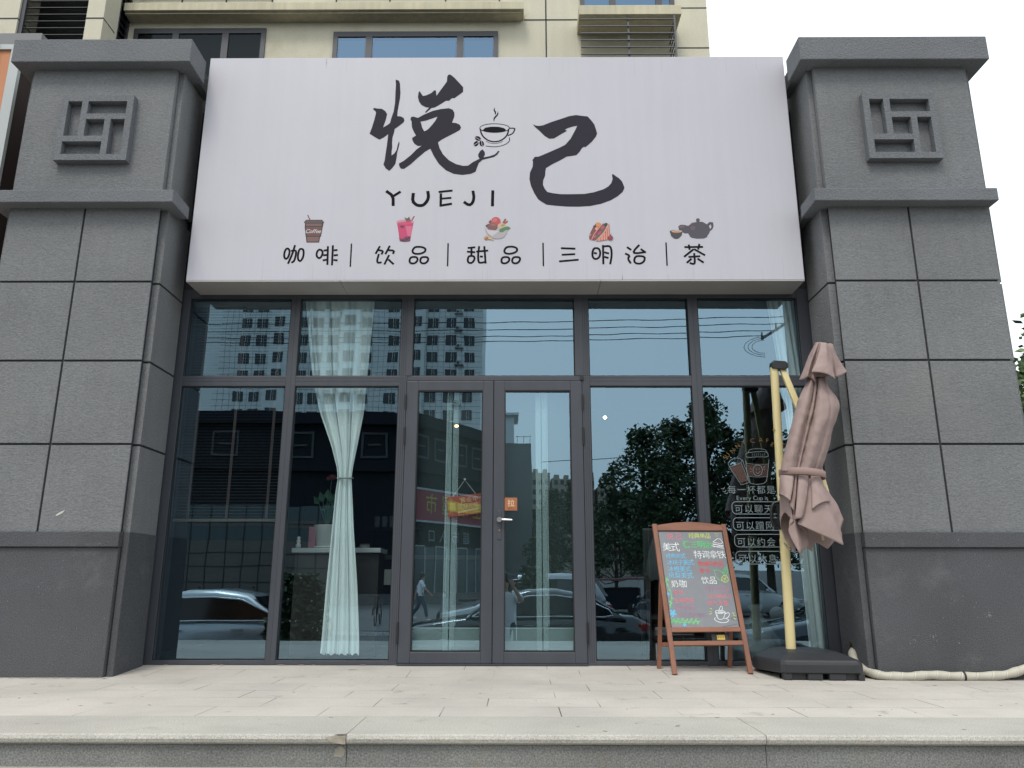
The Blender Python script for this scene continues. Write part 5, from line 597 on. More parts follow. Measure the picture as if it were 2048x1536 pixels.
# ------------------------------------------------------------------ curtains
CURT = bpy.data.materials.new('curtain_fabric'); CURT.use_nodes = True
_p = CURT.node_tree.nodes['Principled BSDF']; _p.inputs['Base Color'].default_value = (.70, .74, .735, 1); _p.inputs['Roughness'].default_value = .9
def interp(tab, z):
    if z >= tab[0][0]: return tab[0][1:]
    for a, b in zip(tab[:-1], tab[1:]):
        if a[0] >= z >= b[0]:
            t = (a[0] - z) / (a[0] - b[0]); return [p + (q - p) * t for p, q in zip(a[1:], b[1:])]
    return tab[-1][1:]
def curtain(tab, yc, tie, npl, name_label, group, depth=.036):
    c = empty('curtain', ((tab[0][1] + tab[0][2]) / 2, yc, .04), name_label, 'curtain', group)
    n = npl * 10; rows = 60; zt, zb = tab[0][0], tab[-1][0]; vs = []; fs = []
    ph = [random.uniform(-.25, .25) for _ in range(npl + 2)]
    for j in range(rows + 1):
        z = zt + (zb - zt) * j / rows; x0, x1 = interp(tab, z); wdt = x1 - x0
        for i in range(n + 1):
            u = i / n; k = u * npl; uu = u + .25 / npl * sin(k * 2 * pi * .37 + z * .6)
            amp = depth * (.5 + .5 * min(1, wdt / .5)) * (1 + .35 * sin(k * 2.3)) * (1.0 if wdt > .2 else .7)
            y = yc + amp * (.5 - .5 * cos(2 * pi * (k + ph[int(k)]))) - .02
            vs.append((x0 + wdt * min(1, max(0, uu)), y, z + (.008 * sin(k * 2 * pi + 1) if j == rows else 0)))
    for j in range(rows):
        for i in range(n): fs.append((j * (n + 1) + i, (j + 1) * (n + 1) + i, (j + 1) * (n + 1) + i + 1, j * (n + 1) + i + 1))
    MB().add(vs, fs, True).build('fabric', CURT, c)
    if tie:
        z, xa, xb = tie
        MB().tube([(xa - .006, yc + .01, z + .006), ((xa + xb) / 2 - .02, yc - .042, z - .002), ((xa + xb) / 2 + .03, yc - .042, z), (xb + .006, yc + .01, z + .006), ((xa + xb) / 2, yc + .05, z + .004), (xa - .006, yc + .01, z + .006)], .008, 8).build('tie_back', mat('tie_grey', (.33, .38, .36), .8), c)
    MB().tube([(tab[0][1] - .05, yc + .01, zt + .01), (tab[0][2] + .05, yc + .01, zt + .01)], .012).build('rail', FRAME, c)
    return c
curtain([(3.150, -1.96, -1.29), (2.4, -1.84, -1.335), (2.1, -1.755, -1.35), (1.8, -1.63, -1.395), (1.60, -1.565, -1.425), (1.512, -1.553, -1.431), (1.40, -1.565, -1.42), (1.1, -1.578, -1.392), (.6, -1.60, -1.335), (.2, -1.610, -1.30), (.068, -1.615, -1.295)], .16, (1.512, -1.553, -1.431), 9, 'long pale curtain tied at the waist behind the second window from the left', 'curtains behind the shop windows')
curtain([(3.150, 2.262, 2.60), (2.4, 2.33, 2.62), (1.6, 2.37, 2.60), (.9, 2.37, 2.60), (.06, 2.39, 2.61)], .16, None, 6, 'long pale curtain gathered against the right end of the glass front', 'curtains behind the shop windows')

# ------------------------------------------------------------------ venetian blind behind the left window
bl = empty('venetian_blind', (-2.48, .12, 3.1), 'dark brown venetian blind lowered behind the leftmost window', 'blind')
BR = mat('blind_brown', (.085, .070, .062), .45); s = MB(); z = 3.06
while z > 1.17:
    s.add([(-2.93, .105, z), (-2.00, .105, z), (-2.00, .130, z + .006), (-2.93, .130, z + .006)], [(0, 1, 2, 3)]); z -= .0265
s.build('slats', BR, bl)
s = MB()
for x in (-2.80, -2.47, -2.13): s.box(x - .012, x + .012, .100, .1015, 1.16, 3.08)
s.build('ladder_tape', mat('tape_brown', (.040, .024, .022), .8), bl)
MB().box(-2.93, -2.0, .10, .135, 1.14, 1.163).build('bottom_rail', BR, bl); MB().box(-2.93, -2.0, .095, .145, 3.07, 3.11).build('head_rail', BR, bl)

# ------------------------------------------------------------------ things inside the shop
WHT = mat('white_gloss', (.75, .76, .75), .3)
sh = empty('counter', (-1.65, .55, .02), 'brown bar counter with a white top under the potted plant', 'counter')
MB().box(-1.985, -1.20, .42, .80, .895, .935).build('counter_top', mat('counter_white', (.42, .45, .46), .4), sh, .004); MB().box(-1.96, -1.22, .46, .78, .02, .894).build('front_panel', mat('counter_brown', (.022, .016, .013), .6, var=.15, stretch=(1, 1, 5)), sh)
pt = empty('flower_pot', (-1.735, .55, .935), 'white tapered flower pot on the white counter top beside the curtain', 'plant pot')
MB().lathe((-1.72, .56, .937), [(0, .012), (.088, .012), (.112, .20), (.117, .205), (.105, .205), (.10, .18), (0, .18)]).build('pot', WHT, pt)
MB().lathe((-1.72, .56, .937), [(0, 0), (.10, 0), (.115, .016), (.10, .012), (0, .011)]).build('saucer', WHT, pt)
pn = empty('potted_plant', (-1.72, .56, 1.12), 'broad leaved green plant with a red flower growing in the white pot', 'plant')
LEAF = mat('leaf_indoor', (.04, .11, .06), .45, var=.2, vscale=12)
MB().lathe((-1.72, .56, 1.11), [(0, 0), (.10, 0), (.10, .012), (0, .012)]).build('soil', JOINT, pn)
m = MB(); m2 = MB()
for i in range(11):
    a = i * 2.4; h = random.uniform(.16, .36); r = random.uniform(.05, .17); b = Vector((-1.72, .56, 1.12)); t = b + Vector((cos(a) * r, sin(a) * r * .6, h)); mid = b.lerp(t, .6) + Vector((0, 0, .04))
    m2.tube([b, mid], .004, 6)
    d = (t - mid); sdv = d.cross(Vector((0, 1, .3))).normalized() * .035
    m.add([mid, mid + d * .4 + sdv, t, mid + d * .4 - sdv, mid + d * .45 + Vector((0, .012, .01))], [(0, 4, 1), (1, 4, 2), (2, 4, 3), (3, 4, 0)], True)
m.build('leaf', LEAF, pn); m2.tube([(-1.72, .56, 1.12), (-1.70, .55, 1.55)], .004, 6); m2.build('stem', LEAF, pn)
MB().ball((-1.695, .55, 1.575), .035, 10, (1.2, .6, .8)).ball((-1.73, .545, 1.565), .022, 8).build('flower', mat('flower_red', (.10, .010, .012), .6), pn)
o = MB().box(-1.865, -1.80, .50, .56, .936, 1.125).build('pink_box', mat('pink_card', (.36, .12, .16), .6), None, .003); tag(o, 'upright pink box on the counter left of the white pot', 'box')
fg = MB().lathe((-1.95, .50, .936), [(0, 0), (.022, 0), (.024, .03), (.012, .045), (.02, .06), (.012, .08), (.017, .095), (0, .105)]).build('figurine', WHT, None); tag(fg, 'small white figurine at the left end of the counter top', 'ornament')
bc = empty('back_counter', (-1.1, 2.0, .02), 'dark back counter deeper inside the shop behind the curtain', 'counter')
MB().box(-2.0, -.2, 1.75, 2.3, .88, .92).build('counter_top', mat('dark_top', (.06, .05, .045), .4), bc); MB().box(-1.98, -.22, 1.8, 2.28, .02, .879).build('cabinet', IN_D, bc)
for nm, x, y, r, h, lb, cat in (('mug', -1.62, 1.86, .055, .11, 'white mug with a wooden lid on the back counter', 'mug'),):
    g = empty(nm, (x, y, .92), lb, cat); MB().lathe((x, y, .921), [(0, 0), (r * .8, 0), (r, h * .3), (r, h), (r - .005, h), (r - .005, .01), (0, .01)], 20).build('cup', WHT, g)
    MB().lathe((x, y, .921 + h), [(0, 0), (r + .004, 0), (r + .004, .01), (0, .01)], 20).build('lid', mat('lid_wood', (.35, .2, .1), .6), g)
    MB().tube([(x - r, y - .0, .95), (x - r - .03, y - .0, .96), (x - r - .035, y - .0, .99), (x - r, y - .0, 1.01)], .006, 8).build('handle', WHT, g)
gl = None
for i, x in enumerate((-1.52, -1.44, -1.36, -1.28)):
    if gl is None:
        gl = MB().lathe((0, 0, 0), [(.028, 0), (.03, .004), (.035, .12), (.033, .12), (.026, .006), (0, .006)], 16).build('drinking_glass', mat('dull_glass', (.3, .34, .36), .1, alpha=.35), None)
        g = gl
    else: g = gl.copy(); COL.objects.link(g)
    g.location = (x, 2.0, 1.22); tag(g, ['drinking glass first from the left on the wall shelf', 'drinking glass second from the left on the wall shelf', 'drinking glass third from the left on the wall shelf', 'drinking glass fourth from the left on the wall shelf'][i], 'glass', 'glasses on the wall shelf')
ws = empty('wall_shelf', (-1.35, 2.05, 1.2), 'dark wall shelf carrying drinking glasses above the back counter', 'shelf')
MB().box(-1.62, -1.05, 1.9, 2.2, 1.195, 1.22).build('board', IN_D, ws); MB().box(-1.60, -1.58, 2.1, 2.2, .92, 1.195).box(-1.09, -1.07, 2.1, 2.2, .92, 1.195).build('bracket', IN_D, ws)
LAMP = mat('lamp_glow', (1, .62, .30), .5, emit=9)
for x, z, e, lb in ((-.678, 2.343, LAMP, 'small round lit lamp hanging inside, seen through the left door leaf'), (.987, 2.44, mat('lamp_glow_pale', (1, .88, .62), .5, emit=9), 'small round lit lamp hanging inside, seen through the window right of the doors')):
    l = empty('pendant_lamp', (x, 2, 3.3), lb, 'lamp', 'pendant lamps'); MB().ball((x, 2, z), .019, 12, (1.1, 1, .85)).build('bulb', e, l)
    MB().lathe((x, 2, z + .012), [(.022, 0), (.018, .03), (.006, .06), (0, .06)], 14).build('lamp_holder', BLACK_METAL, l); MB().tube([(x, 2, z + .07), (x, 2, 3.3)], .003, 6).build('cable', BLACK_METAL, l)
# bar chair with a jacket over its back
ch = empty('bar_chair', (1.25, .5, .02), 'tall black bar chair close behind the glass, left of the chalkboard', 'chair')
m = MB()
for x, y in ((1.12, .34), (1.48, .34), (1.12, .70), (1.48, .70)): MB().box(x - .018, x + .018, y - .018, y + .018, .021, .68).build('leg', BLACK_METAL, ch)
for z in (.20, .34): m.box(1.14, 1.46, .33, .35, z, z + .03); m.box(1.14, 1.46, .69, .71, z, z + .03); m.box(1.11, 1.13, .36, .68, z + .04, z + .07)
m.build('stretcher', BLACK_METAL, ch); MB().box(1.09, 1.51, .31, .73, .681, .72).build('seat', BLACK_METAL, ch, .01); MB().box(1.09, 1.51, .31, .34, .721, 1.10).build('backrest', BLACK_METAL, ch, .01)
jk = MB(); n = 28; prof = [(.66, .16), (.72, .185), (.80, .180), (.90, .165), (1.00, .140), (1.06, .11), (1.09, .07), (1.10, 0)]
vs = [(1.34 + r * 1.35 * cos(2 * pi * k / n) * (1 + .06 * sin(5 * 2 * pi * k / n)), .33 + r * .55 * sin(2 * pi * k / n), z + .01 * sin(k * 1.9)) for z, r in prof for k in range(n)]
jk.add(vs, [(i * n + k, i * n + (k + 1) % n, (i + 1) * n + (k + 1) % n, (i + 1) * n + k) for i in range(len(prof) - 1) for k in range(n)], True)
o = jk.build('jacket', mat('jacket_grey', (.055, .06, .062), .9, var=.2, vscale=5), None); tag(o, 'grey jacket hung over the back of the bar chair behind the glass', 'jacket')
# plastic bag on the floor inside
bg_ = MB(); n = 20; prof = [(.0, .13), (.06, .16), (.16, .15), (.26, .11), (.34, .05), (.38, .035), (.42, .06), (.44, .045)]
vs = [(2.02 + (r * (1 + .25 * sin(3 * k + i))) * cos(2 * pi * k / n), .30 + (r * .8) * sin(2 * pi * k / n), .022 + z) for i, (z, r) in enumerate(prof) for k in range(n)]
bg_.add(vs, [(i * n + k, i * n + (k + 1) % n, (i + 1) * n + (k + 1) % n, (i + 1) * n + k) for i in range(len(prof) - 1) for k in range(n)], True)
o = bg_.build('plastic_bag', mat('thin_plastic', (.4, .45, .45), .3, alpha=.22), None); tag(o, 'clear plastic bag standing on the floor behind the glass near the umbrella', 'bag')
# printed decal on the right window
dec = empty('window_decal', (2.05, 0.02, 1.2), 'printed cafe decal with cups and four outlined Chinese slogans on the rightmost window', 'decal')
FD = onY(.019)
m = MB()
for c_, w, cl_, pts in DECS: put_stroke(m, pts, w * .9, onY(.018), bool(cl_))
m.build('outline', mat('decal_white', lin(140, 156, 160), .6), dec)
for c_, pts in DECF: MB().prism([pts], onY(.0212), .0006).build('cup_fill', mat('decal_brown_%d' % c_[0], lin(*c_), .6, alpha=.75), dec)
m = MB(); g = MB()
for t, p, h, c_, r in DECT:
    if t in 'SUNNYCAFE' : put_text(g, t, p, h * .85, FD, rot=radians(r), thin=-.01)
    else: put_text(m, t, p, h * .9, FD, k=1.24 if ord(t[0]) > 255 else .8, thin=-.006)
m.build('lettering', mat('decal_white', (0, 0, 0)), dec); g.build('arched_lettering', mat('decal_gold', lin(135, 105, 62), .5), dec)

# ------------------------------------------------------------------ glass front, sign and interior scaled about the camera, so nearer and smaller
KS = .9318; OFF = Vector((0, -.45, .0428))
def scale_about_camera(objs):
    objs = set(objs)
    def depth(o): return 0 if o.parent is None else 1 + depth(o.parent)
    done = set()
    for o in sorted(objs, key=depth):
        if o.type == 'MESH' and o.data.name not in done:
            done.add(o.data.name); loc0 = o.location.length > 1e-6 and o.parent is None
            for v in o.data.vertices: v.co = v.co * KS + (Vector() if loc0 else OFF)
            o.data.update()
        if o.parent is None and (o.type == 'EMPTY' or o.location.length > 1e-6): o.location = o.location * KS + OFF
        for m_ in o.modifiers:
            if m_.type == 'BEVEL': m_.width *= KS
    for o in sorted(objs, key=depth):
        if o.parent is not None: o.matrix_parent_inverse = wmat(o.parent).inverted()
scale_about_camera([o for o in bpy.data.objects if o not in PRE and o.type in ('MESH', 'EMPTY')])

# ------------------------------------------------------------------ chalkboard
P1 = Vector((1.079, -.832, .0165)); P2 = Vector((1.651, -.788, .019)); U = Vector((-.0409, .33049, 1.05832))
ax = (P2 - P1).normalized(); az = U.normalized(); ay = az.cross(ax).normalized(); az2 = ax.cross(ay).normalized()
O_ = (P1 + P2) / 2 + ax * 0.0
bx_, by_, bz_ = ax * .957, ay * .96, az * .974
CB = Matrix(((bx_.x, by_.x, bz_.x, O_.x), (bx_.y, by_.y, bz_.y, O_.y), (bx_.z, by_.z, bz_.z, O_.z), (0, 0, 0, 1)))
cbs = empty('chalkboard_sign', (O_.x, O_.y + .2, 0), 'brown wooden A-frame chalkboard with a hand drawn colourful drinks menu', 'chalkboard')
WOOD = mat('chalk_wood', (.290, .125, .075), .5, var=.25, vscale=9, spk=.08, sscale=60, stretch=(1, 1, .15), bump=.08, bscale=30)
WOODH = mat('chalk_wood_rail', (.290, .125, .075), .5, var=.25, vscale=9, spk=.08, sscale=60, stretch=(.15, 1, 1), bump=.08, bscale=30)
hw = .300
for s in (-1, 1): MB().box(min(s * hw, s * (hw - .036)), max(s * hw, s * (hw - .036)), -.012, .014, 0.004, 1.139, CB).build('front_leg', WOOD, cbs, .003)
n = 16; arc = [(-hw + .0362 + (2 * hw - .0724) * i / n, 1.128 + .026 * sin(pi * i / n)) for i in range(n + 1)]
MB().prism([arc + [(hw - .0362, 1.084), (-hw + .0362, 1.084)]], lambda u, w, d: CB @ Vector((u, .012 - d, w)), .024).build('top_rail', WOODH, cbs, .002)
MB().box(-hw + .0362, hw - .0362, -.011, .012, .300, .334, CB).build('bottom_rail', WOODH, cbs, .002)
MB().box(-hw + .0362, hw - .0362, -.009, .010, .205, .236, CB).build('lower_rail', WOODH, cbs, .002)
SLATE = mat('slate_board', (.25, .267, .292), .4, var=.10, vscale=3.5, stain=((.33, .35, .38), .6, 5))
MB().box(-hw + .037, hw - .037, -.001, .004, .334, 1.084, CB).build('board', SLATE, cbs)
MB().box(-hw + .0365, -hw + .041, -.006, -.001, .334, 1.084, CB).box(hw - .041, hw - .0365, -.006, -.001, .334, 1.084, CB).box(-hw + .041, hw - .041, -.006, -.001, 1.079, 1.084, CB).build('rubber_edge', RUBBER, cbs)
BWd, BHt = 2 * hw - .074, .750
def chf(dy=0.0): return lambda u, w, d: CB @ Vector((-hw + .037 + u * BWd, -.0014 - dy - d, 1.084 - w * BHt))
def cht(dy=0.0): return lambda u, w, d: CB @ Vector((u, -.0014 - dy - d, w))
chk = {}
for t, c_, h, colr, k in CHALKT:
    mb = chk.setdefault(tuple(colr), MB())
    put_text(mb, t, (-hw + .037 + c_[0] * BWd, 1.084 - c_[1] * BHt), h * BHt, cht(.0004), k=k, jitter=.10, thin=-.006)
for colr, w, pts in CHALKS:
    mb = chk.setdefault(tuple(colr), MB())
    q = [(-hw + .037 + p[0] * BWd, 1.084 - p[1] * BHt) for p in pts]
    put_stroke(mb, q, w * .8, cht(0), closed=False)
first = None
for colr, mb in chk.items():
    lc = lin(*colr); o = mb.build('chalk_drawing', mat('chalk_%d_%d_%d' % colr, tuple(min(1.0, v * 1.25) for v in lc), .9, var=.25, vscale=120), cbs)
BL = [Vector((1.032, -.568, 0.034)), Vector((1.562, -.502, 0.038))]
for s, f in zip((-1, 1), BL):
    top = CB @ Vector((s * (hw - .018), .028, .69)); MB().bar(f, top, .029, .021, ax).build('back_leg', WOOD, cbs, .002)
a, b = (BL[0].lerp(CB @ Vector((-(hw - .018), .028, .69)), .27)), (BL[1].lerp(CB @ Vector(((hw - .018), .028, .69)), .27))
MB().bar(a + ax * .016, b - ax * .016, .030, .018, Vector((0, 0, 1))).build('back_rail', WOODH, cbs, .002)
px = MB().box(.045, .175, .03, .05, .242, .296, CB).build('label_holder', BLACK_METAL, cbs, .003)
m = MB().box(.085, .145, .0265, .0295, .250, .285, CB); m.build('yellow_label', mat('label_yellow', lin(225, 195, 90), .5), px)
MB().box(.095, .100, .0255, .0262, .264, .270, CB).box(.112, .117, .0255, .0262, .264, .270, CB).box(.130, .135, .0255, .0262, .264, .270, CB).build('label_mark', JOINT, px)

# ------------------------------------------------------------------ folded cantilever umbrella
um = empty('garden_umbrella', (1.95, -.75, 0), 'folded dusty pink cantilever parasol with a cream mast, tied with a strap', 'umbrella')
PLA = mat('black_plastic', (.030, .032, .037), .48, var=.08, vscale=4, spk=.12, sscale=300, bump=.12, bscale=350)
ft = [(1.775, -1.010), (1.80, -1.035), (2.285, -1.068), (2.315, -1.045), (2.340, -.90), (2.335, -.64), (2.27, -.52), (2.16, -.475), (1.86, -.475), (1.745, -.52), (1.690, -.66), (1.700, -.74)]
cx_, cy_ = 2.0, -.74
def rng(k, z): return [(cx_ + (x - cx_) * k, cy_ + (y - cy_) * k, z) for x, y in ft]
levels = [(.985, .048), (1.0, .056), (1.0, .105), (.985, .122), (.955, .133), (.66, .176), (.45, .190)]
vs = [p for k, z in levels for p in rng(k, z)]; n = len(ft)
fs = [(i * n + k, i * n + (k + 1) % n, (i + 1) * n + (k + 1) % n, (i + 1) * n + k) for i in range(len(levels) - 1) for k in range(n)] + [tuple(range(n))[::-1], tuple(range((len(levels) - 1) * n, len(levels) * n))]
base = MB().add(vs, fs).build('base', PLA, um, .014, seg=4)
def fy(x): return -1.028 - (x - 1.8) * .066
for x0, x1 in ((1.79, 1.845), (1.945, 2.045), (2.085, 2.195), (2.275, 2.318)):
    MB().add([(x, y, z) for x, yo in ((x0, fy(x0)), (x1, fy(x1))) for y in (yo, yo + .12) for z in (.004, .060)], [(0, 1, 3, 2), (4, 6, 7, 5), (0, 4, 5, 1), (2, 3, 7, 6), (0, 2, 6, 4), (1, 5, 7, 3)]).build('foot', PLA, base, .010)
for x0, x1 in ((1.8455, 1.9445), (2.1955, 2.2745)):
    MB().box(x0, x1, fy(x0) + .020, fy(x0) + .10, .010, .058).build('recess_panel', PLA, base)
for (x0, y0) in ((1.73, -.66), (2.24, -.62), (1.85, -.58)): MB().box(x0, x0 + .07, y0, y0 + .08, .020, .056).build('foot', PLA, base, .004)
MB().box(1.79, 2.29, -.97, -.93, .012, .0479).build('gap_shade_bar', RUBBER, base)  # added black bar, stands in for the shade between the feet
CREAMP = mat('mast_cream', lin(228, 212, 158), .38, var=.04, vscale=2)
def mastx(z): return 1.925 + (z - .19) * .0239
MB().tube([(mastx(.16), -.8, .16), (mastx(.95), -.8, .95)], .034, 24).build('mast', CREAMP, um)
MB().tube([(mastx(.951), -.8, .951), (mastx(2.24), -.8, 2.24)], .0305, 24).build('upper_mast', CREAMP, um)
MB().tube([(mastx(.90), -.835, .90), (mastx(.90), -.843, .90)], .006, 10).tube([(mastx(1.75) - .030, -.815, 1.75), (mastx(1.75) - .040, -.820, 1.75)], .007, 10).build('bolt', mat('brass', (0, 0, 0)), um)
MB().bar((2.035, -.8, 2.235), (2.14, -.93, 1.72), .046, .030).build('arm', CREAMP, um, .006)
MB().bar((2.14, -.93, 1.72), (2.20, -1.02, 1.20), .046, .030).build('arm', CREAMP, um, .006)
cap_ = MB().prism([[(-.055, -.028), (.045, -.032), (.062, -.02), (.062, .012), (.045, .030), (-.05, .036), (-.060, .02), (-.062, -.015)]], lambda u, w, d: (2.010 + u, -.760 - d, 2.252 + w), .08).build('top_joint', BLACK_METAL, um, .006)
MB().bar((mastx(1.70) + .03, -.79, 1.62), (2.13, -.88, 1.74), .03, .02, Vector((0, 1, 0))).build('strut', BLACK_METAL, um)
# crank housing with a D handle
hx_, hz_ = mastx(1.12), 1.125
MB().box(hx_ - .036, hx_ + .060, -.862, -.765, hz_ - .115, hz_ + .10).build('crank_housing', BLACK_METAL, um, .012)
hd = [(-.02, .085), (-.085, .075), (-.105, .03), (-.108, -.05), (-.088, -.095), (-.02, -.105)]
MB().tube([(hx_ + u, -.875, hz_ + w) for u, w in hd], .0125, 10).build('crank_handle', BLACK_METAL, um)
MB().tube([(hx_ - .035, -.88, hz_ - .21), (hx_ - .005, -.85, hz_ - .245)], .004, 6).build('cable_end', STEEL, um)
# canopy
CAN_M = mat('canopy_fabric', (.372, .274, .256), .75, var=.08, vscale=5, spk=.03, sscale=400, bump=.25, bscale=16)
YC = -1.06
_N = CAN_M.node_tree.nodes; _L = CAN_M.node_tree.links                  # crumples: faceted rather than lumpy
_v = _N.new('ShaderNodeTexVoronoi'); _v.inputs['Scale'].default_value = 15; _v.inputs['Detail'].default_value = 2; _t = _N.new('ShaderNodeTexCoord'); _m = _N.new('ShaderNodeMapping'); _m.inputs['Scale'].default_value = (1, 1, .45); _m.inputs['Rotation'].default_value = (0, .25, 0)
_L.new(_t.outputs['Object'], _m.inputs[0]); _L.new(_m.outputs[0], _v.inputs['Vector']); _b = _N.new('ShaderNodeBump'); _b.inputs['Strength'].default_value = .14; _b.inputs['Distance'].default_value = .03
_L.new(_v.outputs['Distance'], _b.inputs['Height']); _L.new(_b.outputs[0], _N['Principled BSDF'].inputs['Normal'])
def cloth(name, cols, parent, jit=.0025, wob=0.0):
    """draped fabric: closed loft through measured fold lines; flagged lines stay sharp creases"""
    n = len(cols); m = len(cols[0][1]); vs = []
    for f, pts in cols:
        for i, p in enumerate(pts): vs.append((p[0] + random.uniform(-jit, jit) * (i > 0), p[1] + random.uniform(-jit, jit) * 1.5, p[2]))
    fs = [(c * m + r, ((c + 1) % n) * m + r, ((c + 1) % n) * m + r + 1, c * m + r + 1) for c in range(n) for r in range(m - 1)]
    o = MB().add(vs, fs, True).build(name, CAN_M, parent); me = o.data
    at = me.attributes.new('crease_edge', 'FLOAT', 'EDGE')
    for e in me.edges:
        a, b = e.vertices; ca, ra = divmod(a, m); cb, rb = divmod(b, m); v = 0.0
        if ca == cb: v = .95 if cols[ca][0] else .15
        elif ra == rb == m - 1: v = 1.0
        at.data[e.index].value = v
    ss = o.modifiers.new('sub', 'SUBSURF'); ss.levels = 3; ss.render_levels = 3
    tx = bpy.data.textures.new(name + '_wrinkle', 'CLOUDS'); tx.noise_scale = .075; tx.noise_depth = 1
    dm = o.modifiers.new('wrinkle', 'DISPLACE'); dm.texture = tx; dm.strength = .011; dm.mid_level = .5; dm.texture_coords = 'LOCAL'
    sd = o.modifiers.new('thick', 'SOLIDIFY'); sd.thickness = .0022
    return o
canopy = cloth('canopy', CLOTH['canopy'], um)
cloth('skirt', CLOTH['skirt'], um); cloth('skirt', CLOTH['skirt_back'], um); cloth('vent_flap', CLOTH['vent_flap'], um)
MB().lathe((2.252, YC, 2.345), [(0, .012), (.046, .010), (.058, 0), (.055, -.006), (0, -.006)], 20).build('top_cap', BLACK_METAL, um)
x0, x1 = 1.868, 2.172
n = 40; ring = lambda zz, k: [((x0 + x1) / 2 + (x1 - x0) / 2 * k * cos(2 * pi * i / n), YC + .152 * k * sin(2 * pi * i / n), zz - .014 * cos(2 * pi * i / n)) for i in range(n)]
vs = ring(1.408, 1.0) + ring(1.404, 1.035) + ring(1.362, 1.035) + ring(1.358, 1.0)
MB().add(vs, [(a_ * n + i, a_ * n + (i + 1) % n, (a_ + 1) * n + (i + 1) % n, (a_ + 1) * n + i) for a_ in range(3) for i in range(n)], True).build('strap', mat('strap_fabric', (.36, .25, .225), .8), um)
for dx, dz in ((.03, 0), (-.05, .03), (.10, .02)): MB().tube([(2.06 + dx, YC, 1.2), (2.08 + dx * 1.4, YC - .01, .925 + dz)], .009, 8).build('rib', CREAMP, um)

# ------------------------------------------------------------------ wrapped pipe along the pillar foot
hp = empty('wrapped_pipe', (2.9, -1.03, 0), 'cream tape wrapped pipe coming out of the right pillar and lying along its foot', 'pipe')
path = [Vector(p) for p in ((2.46, -.66, .19), (2.41, -.69, .172), (2.375, -.75, .135), (2.37, -.84, .080), (2.40, -.935, .048), (2.46, -.995, .034), (2.55, -1.012, .030), (2.66, -1.020, .032), (2.76, -1.020, .040), (2.86, -1.018, .036), (2.98, -1.015, .031), (3.12, -1.012, .032), (3.26, -1.010, .040), (3.36, -1.006, .062), (3.46, -1.004, .095), (3.56, -1.002, .118), (3.72, -1.002, .128), (3.95, -1.0, .12))]
def spline(P, k=8):
    out = []
    for i in range(len(P) - 1):
        a, b, c, d = P[max(i - 1, 0)], P[i], P[i + 1], P[min(i + 2, len(P) - 1)]
        for j in range(k):
            t = j / k; out.append(.5 * ((2 * b) + (c - a) * t + (2 * a - 5 * b + 4 * c - d) * t * t + (3 * b - a - 3 * c + d) * t ** 3))
    return out + [P[-1]]
pp = spline(path, 10)
TAPE = bpy.data.materials.new('wrap_tape'); TAPE.use_nodes = True
N = TAPE.node_tree.nodes; Lk = TAPE.node_tree.links; _p = N['Principled BSDF']; _p.inputs['Roughness'].default_value = .55
tcn = N.new('ShaderNodeUVMap'); wv = N.new('ShaderNodeTexWave'); wv.wave_type = 'BANDS'; wv.bands_direction = 'DIAGONAL'; wv.wave_profile = 'SAW'; wv.inputs['Scale'].default_value = 1.0; wv.inputs['Distortion'].default_value = .4
Lk.new(tcn.outputs[0], wv.inputs['Vector']); cr = N.new('ShaderNodeValToRGB'); cr.color_ramp.elements[0].color = (0.320, 0.300, 0.232, 1); cr.color_ramp.elements[1].color = (0.448, 0.432, 0.368, 1)
e_ = cr.color_ramp.elements.new(.12); e_.color = (0.544, 0.528, 0.480, 1); e2 = cr.color_ramp.elements.new(.16); e2.color = (0.400, 0.380, 0.312, 1)
Lk.new(wv.outputs['Color'], cr.inputs[0]); Lk.new(cr.outputs[0], _p.inputs['Base Color'])
bp = N.new('ShaderNodeBump'); bp.inputs['Strength'].default_value = .5; bp.inputs['Distance'].default_value = .004; Lk.new(wv.outputs['Fac'], bp.inputs['Height']); Lk.new(bp.outputs[0], _p.inputs['Normal'])
rads = [.0285 + .0025 * sin(i * .45) + random.uniform(-.0007, .0007) for i in range(len(pp))]
o = MB().tube(pp, rads, 16).build('pipe_body', TAPE, hp, smooth=False)
uvl = o.data.uv_layers.new(name='UVMap'); nn = 16
for poly in o.data.polygons:
    for li, vi in zip(poly.loop_indices, poly.vertices):
        i, k = divmod(vi, nn) if vi < len(pp) * nn else (0, 0)
        uvl.data[li].uv = (i * .085, (k if not (k == 0 and any((v % nn) == nn - 1 for v in poly.vertices if v < len(pp) * nn)) else nn) / nn * .5)
MB().tube([(2.985, -1.015, .031), (2.998, -1.015, .031)], .034, 16).build('cable_tie', BLACK_METAL, hp)
hl = MB()
hl.prism([blotch(-.685, .185, .05, 0, .8, 12)], lambda u, w, d: (2.3975 - d, u, w), .003); o = hl.build('wall_hole', mat('broken_render', (.10, .065, .035), .9, var=.4, vscale=40), pR)
hl = MB().prism([blotch(-.690, .178, .037, 0, .8, 12)], lambda u, w, d: (2.3940 - d, u, w), .0015); hl.build('hole_shadow_edge', RUBBER, o)
